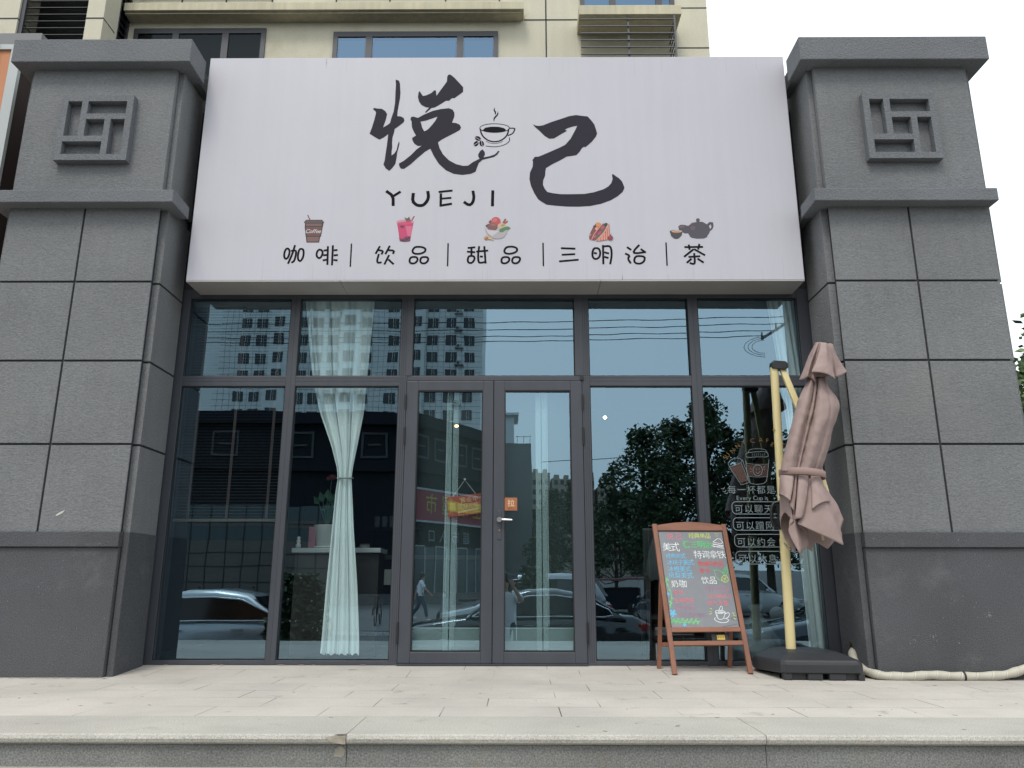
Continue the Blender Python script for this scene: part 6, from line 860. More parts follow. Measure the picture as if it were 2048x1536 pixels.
# ------------------------------------------------------------------ apartment block above the shop
ap = empty('apartment_block', (-1.5, 1.6, 5), 'cream rendered apartment block rising behind and above the shop sign', 'building')
YW = 1.6
MB().box(-8.5, 2.338, YW, YW + .3, 4.6, 12).box(2.0, 2.338, YW + .301, 8, 4.6, 12).build('wall', CREAM, ap)
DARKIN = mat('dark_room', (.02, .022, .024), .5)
WGL = glass_mat('window_glass', (.08, .128, .19), (.30, .36, .38)); WGD = glass_mat('window_glass_dark', (.012, .015, .017), (.26, .28, .28))
WFR = mat('window_frame_dark', (.05, .055, .068), .45)
SILV = mat('grey_panel', (.22, .225, .235), .6)
CURTB = mat('window_blind_blue', (.16, .24, .38), .6)
jl = MB()
def jline(x0, x1, z0, z1): jl.box(x0, x1, YW - .004, YW + .0, z0, z1)
jline(.350, .366, 6.6, 8.8); jline(.09, .77, 7.335, 7.350); jline(1.93, 2.338, 7.50, 7.513); jline(1.93, 2.338, 6.93, 6.943)
jl.build('wall_joint', JOINT, ap)
def win(x0, x1, z0, z1, cuts, blind=None, gl=None):
    w = MB(); f = .055
    w.box(x0, x0 + f, YW - .02, YW - .0005, z0, z1).box(x1 - f, x1, YW - .02, YW - .0005, z0, z1).box(x0 + f, x1 - f, YW - .02, YW - .0005, z1 - f * 1.3, z1).box(x0 + f, x1 - f, YW - .02, YW - .0005, z0, z0 + f)
    for c in cuts: w.box(c - .04, c + .04, YW - .019, YW - .0005, z0 + f, z1 - f * 1.3)
    root = w.build('window', WFR, ap)
    MB().add([(x0 + f, YW - .006, z0 + f), (x1 - f, YW - .006, z0 + f), (x1 - f, YW - .006, z1 - f), (x0 + f, YW - .006, z1 - f)], [(0, 1, 2, 3)]).build('pane', gl or WGL, root)
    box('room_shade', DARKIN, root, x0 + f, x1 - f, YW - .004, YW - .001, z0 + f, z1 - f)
    for a, b in (blind or []): box('roller_blind', CURTB if blind else DARKIN, root, a, b, YW - .0055, YW - .0045, z0 + .1, z1 - .12)
    # sunken reveal around the window
    return root
win(-4.69, -3.069, 5.9, 7.225, [-4.17, -3.56], gl=WGD)
win(-2.239, -.228, 5.9, 7.170, [-1.80, -.69], [(-2.16, -1.86), (-1.74, -.75), (-.63, -.30)])
MB().box(-4.75, .085, YW - .20, YW - .0005, 7.335, 7.445).build('ledge', CREAM_DIRTY, ap, .006)
MB().box(-4.75, .05, YW - .16, YW - .0006, 7.315, 7.334).build('ledge_step', CREAM_DIRTY, ap)
pn_ = MB().box(-4.68, -3.04, YW - .03, YW, 7.68, 8.6).box(-2.24, -.2, YW - .03, YW, 7.70, 8.6); pn_.build('grey_panel', SILV, ap)
jp = MB()
for x in (-4.15, -3.60, -3.03, -2.235, -1.57, -.88, -.215): jp.box(x - .008, x + .008, YW - .007, YW - .0001, 7.45, 7.68 if x not in (-2.235, -.215, -3.03) else 8.6)
jp.box(-4.68, -3.03, YW - .034, YW - .0305, 7.672, 7.684); jp.box(-2.235, -.215, YW - .034, YW - .0305, 7.692, 7.704); jp.build('panel_joint', JOINT, ap)
# balcony with railing on the right
MB().box(.735, 1.94, YW - .35, YW - .0005, 7.13, 7.26).build('balcony_slab', CREAM_DIRTY, ap, .006)
box('painted_recess', mat('shaded_render', (.40, .38, .28), .9, var=.1), ap, .78, 1.88, YW - .006, YW - .001, 6.2, 7.13)  # flat panel, the shade of the recess is put into its darker cream
MB().box(.78, 1.96, YW - .36, YW - .0006, 6.15, 6.39).build('balcony_slab', CREAM_DIRTY, ap)
rl = MB()
for i in range(7): rl.box(.75, 1.86, YW - .34, YW - .325, 6.50 + i * .095, 6.512 + i * .095); rl.box(1.850, 1.865, YW - .324, YW - .008, 6.50 + i * .095, 6.512 + i * .095)
rl.box(1.30, 1.322, YW - .3245, YW - .31, 6.40, 7.12); rl.box(1.843, 1.865, YW - .346, YW - .3405, 6.40, 7.12)
rl.build('railing', mat('railing_grey', (.10, .105, .12), .5), ap)
w = win(.78, 1.94, 7.40, 8.6, [1.18, 1.75], [(.82, 1.14), (1.22, 1.71)])
# projecting bay with louvres on the left
bay = MB().box(-4.96, -4.76, 1.05, 1.35, 4.8, 9).box(-6.60, -5.75, 1.05, 1.59, 4.8, 9).add([(-4.7595, 1.10, 4.8), (-4.7595, 1.10, 9), (-4.7595, 1.35, 9), (-4.7595, 1.35, 4.8)], [(0, 1, 2, 3)]).box(-8.4, -6.602, 1.05, 1.59, 4.8, 9)
bay.build('bay_column', CREAM, ap)
bj = MB()
for x0, x1 in ((-4.962, -4.758), (-6.3, -5.748)): bj.box(x0, x1, 1.046, 1.30, 6.93, 6.944)
bj.build('column_joint', JOINT, ap)
LV = mat('louvre_dark', (.055, .052, .055), .35); lv = MB(); z = 5.2
while z < 9: lv.add([(-5.75, 1.10, z), (-4.96, 1.10, z), (-4.96, 1.17, z + .032), (-5.75, 1.17, z + .032), (-5.75, 1.10, z - .008), (-4.96, 1.10, z - .008)], [(0, 1, 2, 3), (4, 5, 1, 0)]); lv.add([(-4.765, 1.35, z), (-4.765, 1.57, z), (-4.80, 1.57, z + .03), (-4.80, 1.35, z + .03)], [(0, 1, 2, 3)]); z += .092
lv.build('louvre', LV, ap); MB().box(-5.78, -5.70, 1.075, 1.10, 4.8, 9).box(-4.79, -4.762, 1.351, 1.38, 4.8, 9).box(-4.79, -4.762, 1.57, 1.59, 4.8, 9).build('louvre_frame', WFR, ap)
box('louvre_back', DARKIN, ap, -5.75, -4.80, 1.38, 1.58, 4.8, 9)
# neighbouring shop sign at the far left
nb = empty('neighbour_sign', (-5.5, -.5, 2), 'orange shop sign panel with a silver edge on the neighbouring unit at the far left', 'shop sign')
box('sign_panel', mat('orange_panel', lin(205, 135, 90), .5, var=.05), nb, -7.5, -4.50, -.60, -.58, 2.0, 5.24); box('sign_box', mat('brown_wall', (.040, .024, .020), .6), nb, -7.5, -4.445, -.579, -.1, 2.0, 5.23)
MB().box(-4.499, -4.41, -.62, -.582, 2.0, 5.24).box(-7.5, -4.41, -.62, -.582, 5.241, 5.29).build('edge_strip', mat('silver_edge', (.52, .56, .56), .35), nb)
box('top_flashing', SILV, nb, -7.5, -4.30, -.55, -.2, 5.33, 5.46)
MB().tube([(-4.62, -.64, 5.30), (-4.64, -.64, 4.7), (-4.70, -.64, 3.8)], .006, 6).build('cable', BLACK_METAL, nb)
ns = empty('neighbour_shop', (-5.5, .3, 0), 'dark brown side wall of the neighbouring unit behind the left pillar', 'shop')
box('wall', mat('brown_wall', (.040, .024, .020), .6), ns, -8.5, -4.02, -.09, .3, 0, 5.3); box('door_panel', FRAME, ns, -7.5, -4.6, -.13, -.0905, 0, 2.0)

# ------------------------------------------------------------------ trees
BARK = mat('bark', (.09, .07, .05), .9, var=.3, vscale=8)
LEAFM = bpy.data.materials.new('foliage'); LEAFM.use_nodes = True
N = LEAFM.node_tree.nodes; Lk = LEAFM.node_tree.links; _p = N['Principled BSDF']; _p.inputs['Roughness'].default_value = .6
gi = N.new('ShaderNodeNewGeometry'); rmp = N.new('ShaderNodeValToRGB'); rmp.color_ramp.elements[0].color = (0.014, 0.031, 0.011, 1); rmp.color_ramp.elements[1].color = (0.060, 0.102, 0.034, 1)
Lk.new(gi.outputs['Random Per Island'], rmp.inputs[0]); Lk.new(rmp.outputs[0], _p.inputs['Base Color'])
def make_tree(h, r, seed, nclump=70, nleaf=110, leaf=.13, label='', group=None, zlow=.25):
    R = random.Random(seed); t = empty('broadleaf_tree', (0, 0, 0), label, 'tree', group); tk = MB(); lf = MB()
    tk.tube([(0, 0, 0), (.05, .02, h * .3), (-.05, .05, h * .6), (.05, 0, h * .9)], [h * .022, h * .017, h * .01, h * .003], 8)
    cl_ = []
    for i in range(nclump):
        zz = h * (zlow + (1 - zlow) * R.random() ** .8); tt = (zz / h - zlow) / (1 - zlow); rad = r * (sin(pi * min(1, .15 + tt * .85)) ** .6) * (1 - .55 * tt ** 2)
        a = R.uniform(0, 2 * pi); q = rad * sqrt(R.random()) ; cl_.append(Vector((q * cos(a), q * sin(a), zz)))
    for i, c in enumerate(cl_):
        if i % 3 == 0: tk.tube([(0, 0, max(.2 * h, c.z - r * .7)), (c.x * .5, c.y * .5, c.z - r * .2), c], [h * .006, h * .004, h * .001], 5, False)
        cr_ = R.uniform(.28, .72) * r * .36
        for k in range(nleaf):
            d = Vector((R.gauss(0, 1), R.gauss(0, 1), R.gauss(0, .8))); d = d.normalized() * cr_ * R.random() ** .45; p = c + d
            a1 = Vector((R.gauss(0, 1), R.gauss(0, 1), R.gauss(0, .5))).normalized(); a2 = a1.cross(Vector((R.gauss(0, 1), R.gauss(0, 1), R.gauss(0, 1)))).normalized(); s_ = leaf * R.uniform(.6, 1.3)
            lf.add([p - a1 * s_ * .5, p + a2 * s_ * .35, p + a1 * s_ * .6, p - a2 * s_ * .35], [(0, 1, 2, 3)])
    tk.build('trunk', BARK, t, smooth=True); lf.build('crown', LEAFM, t)
    return t
tA = make_tree(9.6, 2.9, 11, 74, 120, .19, 'tall dark broadleaf tree with a pointed crown mirrored in the window right of the doors', 'trees across the car park')
tB = make_tree(8.5, 3.4, 12, 70, 115, .19, 'broad dark tree mirrored at the left foot of the tree group', 'trees across the car park')
tA.location = (9.3, -31, ZG); tB.location = (6.6, -33, ZG)
copy_tree(tA, (11.6, -30, ZG), 1.9, .92, 'dark broadleaf tree mirrored in the rightmost window behind the umbrella mast')
copy_tree(tB, (8.0, -32, ZG), 2.6, 1.02, 'bushy dark tree mirrored just above the top of the chalkboard')
copy_tree(tB, (13.6, -29, ZG), 4.0, .9, 'dark tree mirrored at the right edge of the rightmost window')
copy_tree(tB, (4.9, -52, ZG), .9, .95, 'low distant tree mirrored in the window beside the right door leaf')
copy_tree(tA, (3.3, -54, ZG), 3.3, .78, 'distant tree mirrored behind the zip strip of the right door')
copy_tree(tB, (2.2, -58, ZG), 5.0, .75, 'distant tree mirrored beside the pale block in the right door')
copy_tree(tB, (6.0, -40, ZG), 1.2, .72, 'small dark tree mirrored between the right door and the tree group')
tD = make_tree(6.6, 2.4, 21, 120, 130, .15, 'green leafy tree standing beyond the right pillar under the white sky'); tD.location = (9.35, 5.6, ZG)
LEAFG = LEAFM.copy(); LEAFG.name = 'foliage_green'
for nd in LEAFG.node_tree.nodes:
    if nd.type == 'VALTORGB': nd.color_ramp.elements[0].color = (.035, .075, .025, 1); nd.color_ramp.elements[1].color = (.16, .24, .10, 1)
for k in bpy.data.objects:
    if k.parent == tD and k.name.startswith('crown'): k.data.materials[0] = LEAFG
# ------------------------------------------------------------------ what stands behind the camera (seen in the glass)
TILEW = mat('tower_tile', (.88, .92, .90), .5, var=.06, vscale=.2); TJ = mat('tower_joint', (.20, .21, .21), .8); WD = mat('tower_window', (.03, .035, .04), .2)
tw = empty('residential_tower', (-26, -118, ZG), 'tall pale tiled residential tower mirrored in the upper left windows', 'building')
TX0, TX1, TYF = -48.0, -4.5, -118
MB().box(TX0, TX1, -135, TYF, ZG, 56).add([(TX0 - .002, TYF - .01, ZG), (TX0 - 6, -121.5, ZG), (TX0 - 6, -135, ZG), (TX0 - .002, -135, ZG), (TX0 - .002, TYF - .01, 56), (TX0 - 6, -121.5, 56), (TX0 - 6, -135, 56), (TX0 - .002, -135, 56)], [(0, 1, 5, 4), (1, 2, 6, 5), (2, 3, 7, 6), (3, 0, 4, 7), (4, 5, 6, 7)]).build('wall', TILEW, tw)
MB().box(-39.5, -36.0, TYF + .001, TYF + 1.2, ZG, 56).box(-17.0, -13.9, TYF + .001, TYF + 1.2, ZG, 56).box(-28, -25.0, TYF + .001, TYF + 1.2, ZG, 56).build('bay', TILEW, tw)
tj = MB()
for i in range(60): tj.box(TX0 - .0, TX1, TYF + .0, TYF + .02, i * .97 + 4, i * .97 + 4.05)
for i in range(44): tj.box(TX0 + .9 + i * .93, TX0 + .95 + i * .93, TYF + .0, TYF + .025, 0, 56)
tj.build('tile_joint', TJ, tw)
wcols = [(-43.8, 0), (-41.2, 0), (-38.0, 1.2), (-34.4, 0), (-32.0, 0), (-29.4, 0), (-26.6, 1.2), (-23.9, 0), (-19.5, 0), (-15.4, 1.2), (-12.7, 0), (-9.7, 0), (-6.7, 0)]
w0 = MB().box(-.85, .85, .0, .05, 0, 1.75).build('window', WD, None); w0f = MB().box(-.03, .03, .051, .08, 0, 1.75).box(.33, .36, .051, .08, 0, 1.75).build('mullion', TILEW, w0)
w0.parent = tw; w0.matrix_parent_inverse = wmat(tw).inverted(); firstw = True
zs = [24.0 + 2.97 * i for i in range(8)]
for zz in zs:
    for x, dy in wcols:
        if len(wcols) * len(zs) > 110: break
        if firstw: o = w0; firstw = False
        else:
            o = w0.copy(); COL.objects.link(o); f = w0f.copy(); COL.objects.link(f); f.parent = o
        o.location = (x, TYF + dy + .03, zz)
ac = MB(); fan = MB()
for zz in zs:
    for x in (-37.2, -9.2, -28.6):
        ac.box(x, x + 1.5, TYF, TYF + .8, zz - .55, zz - .5)
        if random.random() < .75: ac.box(x + .3, x + 1.2, TYF + .2, TYF + .6, zz - .49, zz + .15); fan.tube([(x + .6, TYF + .6, zz - .17), (x + .6, TYF + .63, zz - .17)], .22, 10)
ac.build('air_conditioner', mat('ac_white', (.5, .5, .5), .5), tw); fan.build('fan', WD, tw)
# dark two storey shopping building across the road
ml = empty('shopping_building', (-15, -40, ZG), 'long dark two storey shopping building with fret panels mirrored in the left windows', 'building')
DKW = mat('dark_cladding', (.020, .024, .030), .9, spec=.15, var=.1, vscale=.6); STN = mat('stone_tile', (.155, .135, .120), .6, var=.08, vscale=.5); GRN = mat('dark_green_glass', (.05, .08, .085), .15)
A0 = Vector((-40, -39.4, 0)); A1 = Vector((-5.8, -39.4, 0)); A2 = Vector((-1.6, -47, 0))
def wallseg(a, b, z0, z1, th, m_, off=0.0):
    d = (b - a).normalized(); nn_ = Vector((-d.y, d.x, 0)) * (1 if True else 1)
    if nn_.y < 0: nn_ = -nn_
    q = [a + nn_ * off, b + nn_ * off, b + nn_ * (off - th), a + nn_ * (off - th)]
    m_.add([(p.x, p.y, z) for z in (z0, z1) for p in q], [(0, 1, 5, 4), (1, 2, 6, 5), (2, 3, 7, 6), (3, 0, 4, 7), (4, 5, 6, 7), (3, 2, 1, 0)])
m = MB(); wallseg(A0, A1, ZG, 9.6, 6, m); wallseg(A1, A2, ZG, 9.6, 6, m); m.build('wall', DKW, ml)
m = MB(); wallseg(A0, A1, 9.0, 9.7, .5, m, .5); wallseg(A1, A2, 9.0, 9.7, .5, m, .5); wallseg(A0, A1, 6.3, 6.6, .3, m, .3); wallseg(A1, A2, 6.3, 6.6, .3, m, .3); m.build('cornice', DKW, ml)
em0 = None
for i in range(12):
    if i < 8: c = A0.lerp(A1, (i + .5) / 8); 
    else: c = A1.lerp(A2, (i - 8 + .5) / 4)
    d = (A1 - A0).normalized() if i < 8 else (A2 - A1).normalized(); nn_ = Vector((-d.y, d.x, 0)); nn_ = -nn_ if nn_.y < 0 else nn_
    M = Matrix(((d.x, -nn_.x, 0, c.x + nn_.x * .01), (d.y, -nn_.y, 0, c.y + nn_.y * .01), (0, 0, 1, 7.1), (0, 0, 0, 1)))
    MB().box(-.75, .75, -.08, -.01, 0, .12, M).box(-.75, .75, -.08, -.01, 1.38, 1.5, M).box(-.75, -.63, -.08, -.01, .121, 1.379, M).box(.63, .75, -.08, -.01, .121, 1.379, M).box(-.35, .35, -.08, -.01, .7, .8, M).build('fret_panel', mat('fret_grey', (.075, .082, .09), .6), ml)
m = MB(); wallseg(A0, Vector((-8.9, -39.4, 0)), ZG, 2.3, .1, m, .11); m.build('stone_base', STN, ml)
m = MB(); wallseg(A0, Vector((-8.9, -39.4, 0)), 2.3, 3.1, .1, m, .09); wallseg(A0, Vector((-8.9, -39.4, 0)), 3.5, 4.3, .1, m, .09); m.build('strip_window', GRN, ml)
m = MB(); wallseg(A0, Vector((-8.9, -39.4, 0)), 3.1, 3.5, .1, m, .12); m.build('stone_band', STN, ml)
m = MB()
for x in range(-39, -9): m.box(x * 1.0, x + .04, -39.39, -39.26, ZG, 4.3)
for z in (.0, .85, 1.6, 3.3): m.box(-40, -8.9, -39.39, -39.255, z, z + .035)
m.build('stone_joint', JOINT, ml)
d = (A2 - A1).normalized(); nn_ = Vector((-d.y, d.x, 0)); nn_ = -nn_ if nn_.y < 0 else nn_
def mal(y0): return lambda u, w, dd: A1 + d * u + nn_ * (y0 + dd) + Vector((0, 0, w))
LM = (A2 - A1).length
m = MB(); m.prism([[(-.0, 3.45), (LM, 3.45), (LM, 5.25), (0, 5.25)]], mal(.31), .15); rs = m.build('red_fascia', mat('fascia_red', (.34, .025, .045), .5), ml)
m = MB(); m.prism([[(0, 5.25), (LM, 5.25), (LM, 5.35), (0, 5.35)]], mal(.31), .2); m.prism([[(0, 3.35), (LM, 3.35), (LM, 3.45), (0, 3.45)]], mal(.31), .2); m.build('fascia_trim', mat('fascia_trim', (.6, .6, .6), .4), ml)
def malf(y0): # text faces the camera side (+n): read from outside
    return lambda u, w, dd: A1 + d * (LM - 0 - (LM - u)) * 1 + nn_ * (y0 + dd) + Vector((0, 0, w))
m = MB()
# seen from outside (looking along -n) the wall direction d runs right to left, so glyphs are laid along -d
def outf(y0): return lambda u, w, dd: A2 - d * u + nn_ * (y0 + dd) + Vector((0, 0, w))
put_text(m, '生活超市', (LM * .50, 4.45), 1.15, outf(.48), k=1.5); m.build('fascia_lettering', mat('fascia_yellow', (.60, .48, .05), .5), rs)
m = MB(); put_text(m, '超市入口', (LM * .5, 2.65), .72, outf(.06), k=1.75); m.build('entrance_lettering', mat('letter_grey', (.45, .50, .52), .5), ml)
m = MB()
for k in range(7):
    u0 = .6 + k * 1.15; m.prism([[(u0, ZG + .15), (u0 + .07, ZG + .15), (u0 + .07, 2.0), (u0, 2.0)]], mal(.01), .05)
    if k % 2 == 0: m.prism([[(u0, 2.001), (u0 + 1.15, 2.001), (u0 + 1.15, 2.07), (u0, 2.07)]], mal(.01), .05)
m.build('door_frame', mat('pale_frame', (.5, .55, .56), .4), ml)
m = MB(); m.prism([[(.4, ZG), (LM - .4, ZG), (LM - .4, 2.0), (.4, 2.0)]], mal(.002), .004); m.build('glass_door', GRN, ml)
m = MB()
for k in range(4): m.box(-14, 0, -37.6 - k * .4, -37.2 - k * .4, ZG, ZG + .14 * (k + 1))
tag(m.build('plaza_steps', PAVE), kind='structure')
# plain block and distant skyline
bk = empty('stair_block', (.8, -60, ZG), 'plain grey building end mirrored behind the photographer in the right door', 'building')
MB().box(-1.55, 1.7, -75, -56, ZG, 10.6).build('wall', mat('grey_render', (.30, .30, .28), .9, var=.05), bk); MB().box(-1.6, .35, -60, -56.5, 10.601, 12.9).box(-1.8, .7, -60.2, -56.2, 12.9, 13.1).build('roof_house', TILEW, bk)
m = MB()
for x in (.6, 1.1, 1.6): m.tube([(x, -56.3, 10.6), (x, -56.3, 11.3)], .03, 6)
m.tube([(.5, -56.3, 11.2), (1.7, -56.3, 11.2)], .03, 6); m.build('roof_rail', STEEL, bk)
FARW = mat('far_facade', (.42, .38, .30), .9)
for i, (x0, x1, z) in enumerate(((6.5, 13, 31), (13.5, 20, 29), (21, 27, 31.5), (28, 34, 26.5), (35, 41, 24), (42, 50, 22))):
    b = empty('distant_apartments', ((x0 + x1) / 2, -244, ZG), ['leftmost', 'second', 'third', 'fourth', 'fifth', 'rightmost'][i] + ' of the six distant cream apartment blocks mirrored above the trees', 'building', 'distant apartment blocks')
    MB().box(x0, x1, -255, -244, ZG, z).box(x0 + 1, x0 + 2.6, -252, -246, z, z + 1.6).box(x1 - 2.2, x1 - .8, -252, -246, z, z + 1.6).build('wall', FARW, b)
    m = MB()
    for zz in range(3, int(z) - 1, 3):
        for k in range(3): m.box(x0 + .8 + k * 2.0, x0 + 1.9 + k * 2.0, -244, -243.9, zz, zz + 1.5)
    m.build('window', WD, b)
# power pole and lines
pole = empty('power_pole', (10.9, -23.4, ZG), 'concrete power pole with a steel crossarm mirrored at the top of the rightmost window', 'power pole')
CONC = mat('concrete', (.36, .36, .34), .85, var=.1, vscale=2)
MB().tube([(10.9, -23.4, ZG), (10.9, -23.4, 12.2)], [.17, .10], 14).build('pole', CONC, pole)
MB().bar((10.0, -24.0, 10.05), (11.9, -22.7, 11.15), .09, .09, Vector((0, 0, 1))).bar((10.9, -23.4, 9.6), (11.6, -22.9, 10.95), .05, .05, Vector((0, 0, 1))).build('crossarm', mat('galvanised', (.3, .3, .3), .5), pole)
m = MB()
for t in (.02, .28, .62, .95): q = Vector((10.0, -24.0, 10.05)).lerp(Vector((11.9, -22.7, 11.15)), t); m.tube([q, q + Vector((0, 0, .28))], [.05, .035], 8); 
m.build('insulator', mat('porcelain', (.35, .3, .28), .3), pole)
m = MB()
for r_ in (.55, .7, .85): m.tube([(10.1 - r_ * sin(a * pi / 8) , -23.9, 10.05 - .35 + .5 * cos(a * pi / 8) * r_) for a in range(9)], .011, 6)
m.build('jumper_loop', RUBBER, pole)
for i, (za, zb) in enumerate(((9.86, 10.18), (9.98, 10.32), (10.18, 10.52), (10.45, 10.72))):
    P0 = Vector((-19, -23.5 + i * .15, za)); P1_ = Vector((10.2 + i * .40, -23.9 + i * .28, zb)); pts = [P0.lerp(P1_, t / 14) + Vector((0, 0, -.16 * sin(pi * t / 14))) for t in range(15)]
    o = MB().tube(pts, .016, 6).build('power_line', RUBBER, None); tag(o, ['lowest', 'second lowest', 'second highest', 'highest'][i] + ' of the four power lines mirrored across the upper windows', 'power line', 'power lines')
o = MB().tube([Vector((1.4, -30, 5.6)).lerp(Vector((14, -26, 6.9)), t / 10) + Vector((0, 0, -.4 * sin(pi * t / 10))) for t in range(11)], .016, 6).build('power_line', RUBBER, None); tag(o, 'single low cable mirrored across the right door below the power lines', 'power line')

# ------------------------------------------------------------------ cars
TYRE = mat('tyre', (.02, .02, .02), .8); RIM = mat('rim', (.35, .36, .37), .3, metal=1); CGL = mat('car_glass', (.012, .014, .016), .03, spec=.8); CHR = mat('chrome', (.75, .76, .78), .12, metal=1)
TL = mat('tail_light', (.35, .01, .012), .2); HL = mat('head_light', (.6, .62, .64), .15)
def make_car(paint, label, L=4.75, W=1.82, H=1.45, suv=False, group='parked cars', tint=None):
    """nose towards -x, wheels on z = 0"""
    c = empty('parked_car', (0, 0, 0), label, 'car', group); hW = W / 2; bx = -L / 2
    belt = .92 if not suv else 1.02
    st_ = [(0.0, .42, .62, .70), (.06, .28, .68, .82), (.35, .20, .76, .93), (.95, .18, .86, .98), (1.35, .18, belt, 1), (2.3, .18, belt + .02, 1), (3.3, .18, belt + .05, 1), (3.95, .20, belt + .06, .98), (4.45, .26, belt + .05, .93), (4.70, .40, belt - .04, .82), (4.75, .5, belt - .16, .76)]
    vs = []; rows = 0
    for x, zb, zt, kw in st_:
        x = x * L / 4.75 + bx; w = hW * kw
        half = [(w * .55, zb), (w * .93, zb + .05), (w, zb + (zt - zb) * .45), (w * .985, zb + (zt - zb) * .72), (w * .93, zt - .03), (w * .80, zt + .01), (w * .4, zt + .035)]
        ring_ = half + [(-y, z) for y, z in reversed(half)]
        vs += [(x, y, z) for y, z in ring_]; rows += 1
    n = 14; fs = [(i * n + k, (i + 1) * n + k, (i + 1) * n + (k + 1) % n, i * n + (k + 1) % n) for i in range(rows - 1) for k in range(n)] + [tuple(range(n))[::-1], tuple(range((rows - 1) * n, rows * n))]
    body = MB().add(vs, fs, True).build('body', paint, c)
    # roof and pillars
    if suv: rf = [(1.25, belt, .93), (1.85, H - .10, .80), (2.4, H, .76), (3.3, H, .76), (4.2, H - .06, .78), (4.55, belt + .1, .88)]
    else: rf = [(1.30, belt, .93), (2.00, H - .11, .78), (2.45, H - .01, .73), (3.0, H, .72), (3.55, H - .08, .75), (4.15, belt + .10, .86), (4.3, belt + .05, .9)]
    vs = []
    for x, z, kw in rf:
        x = x * L / 4.75 + bx; w = hW * kw; wb = hW * .93
        half = [(wb, belt - .02), (w + (wb - w) * .12, belt + (z - belt) * .86 if z > belt else z), (w * .90, z - .005), (w * .5, z + .02)]
        vs += [(x, y, zz) for y, zz in half + [(-y, zz) for y, zz in reversed(half)]]
    n = 8; rows = len(rf); fs = [(i * n + k, (i + 1) * n + k, (i + 1) * n + (k + 1) % n, i * n + (k + 1) % n) for i in range(rows - 1) for k in range(n)] + [tuple(range(n))[::-1], tuple(range((rows - 1) * n, rows * n))]
    MB().add(vs, fs, True).build('roof', paint, c)
    g = tint or CGL
    for s in (1, -1):
        top = [(1.42, belt + .03), (1.95, H - .21), (2.45, H - .115), (3.0, H - .10), (3.5, H - .15), (3.98, belt + .18), (4.05, belt + .08), (3.9, belt + .055)] if not suv else [(1.42, belt + .03), (1.85, H - .20), (2.4, H - .12), (3.3, H - .12), (4.1, H - .18), (4.3, belt + .14), (4.2, belt + .05)]
        def yz(z): t_ = (z - belt) / (H - belt); return hW * (.93 - .155 * t_) + .012
        f_ = lambda u, w, dd, s=s: (u * L / 4.75 + bx, s * (yz(w) + dd), w)
        MB().prism([top], f_, .006).build('side_window', g, c)
        loop = [(p[0], p[1]) for p in top] + [top[0]]
        MB().tube([Vector(f_(p[0], p[1], .008)) for p in loop], .016, 6).build('window_trim', CHR, c)
        mb = MB(); mb.box(2.62 * L / 4.75 + bx, 2.68 * L / 4.75 + bx, min(s * (hW * .80), s * (hW * .90)), max(s * (hW * .80), s * (hW * .90)), belt + .02, H - .13) if False else None
        mir = MB().ball((1.62 * L / 4.75 + bx, s * (hW + .06), belt + .07), .10, 10, (.7, 1, .75)).build('wing_mirror', paint, c)
        MB().bar((2.02 * L / 4.75 + bx + .35, s * (hW + .004), belt - .12), (2.02 * L / 4.75 + bx + .55, s * (hW + .004), belt - .115), .02, .03, Vector((0, 0, 1))).build('door_handle', CHR, c)
        MB().bar((3.15 * L / 4.75 + bx + .25, s * (hW + .004), belt - .09), (3.15 * L / 4.75 + bx + .45, s * (hW + .004), belt - .085), .02, .03, Vector((0, 0, 1))).build('door_handle', CHR, c)
        MB().box(L / 2 - .30, L / 2 - .015, min(s * hW * .55, s * hW * .86), max(s * hW * .55, s * hW * .86), belt - .22, belt - .06).build('tail_light', TL, c, .03)
        MB().box(-L / 2 + .02, -L / 2 + .30, min(s * hW * .55, s * hW * .84), max(s * hW * .55, s * hW * .84), .58, .72).build('head_light', HL, c, .03)
        for wx in (.90, 3.78):
            xx = wx * L / 4.75 + bx; y1 = s * hW * .985; y0 = y1 - s * .22
            wh = MB().tube([(xx, y0, .33), (xx, y1 - s * .02, .33), (xx, y1, .33)], [.33, .33, .30], 24).build('wheel', TYRE, c)
            MB().tube([(xx, y1 + s * .001, .33), (xx, y1 + s * .012, .33)], [.215, .19], 16).build('rim', RIM, wh)
    # windscreen and rear window
    z1 = H - .13; wx0, wx1 = (1.38, 1.97) if not suv else (1.33, 1.82)
    q = [(wx0 * L / 4.75 + bx - .015, y * hW * .80, belt + .05) for y in (-1, 1)] + [(wx1 * L / 4.75 + bx - .03, y * hW * .66, z1) for y in (1, -1)]
    MB().add(q, [(0, 1, 2, 3)]).build('windscreen', CGL, c)
    rx0, rx1 = (4.18, 3.62) if not suv else (4.62, 4.32)
    q = [(rx0 * L / 4.75 + bx + .02, y * hW * .76, belt + .13) for y in (-1, 1)] + [(rx1 * L / 4.75 + bx + .03, y * hW * .64, H - .10) for y in (1, -1)]
    MB().add(q, [(3, 2, 1, 0)]).build('rear_window', CGL, c)
    MB().box(L / 2 - .012, L / 2 + .008, -.26, .26, .60, .73).build('number_plate', mat('plate_blue', (.03, .08, .35), .5), c)
    return c
SILP = mat('paint_silver', (.48, .50, .53), .28, metal=.5, coat=1); BLKP = mat('paint_black', (.010, .013, .018), .12, coat=1); WHP = mat('paint_white', (.62, .64, .65), .25, coat=1); GRP = mat('paint_grey', (.12, .13, .14), .25, metal=.4, coat=1); BLUP = mat('paint_navy', (.012, .025, .045), .12, coat=1)
TINT = mat('brown_tint', (.045, .026, .018), .08)
c1 = make_car(SILP, 'silver saloon with brown tinted windows mirrored in the leftmost window', tint=TINT); c1.location = (-5.75, -8.9, ZG)
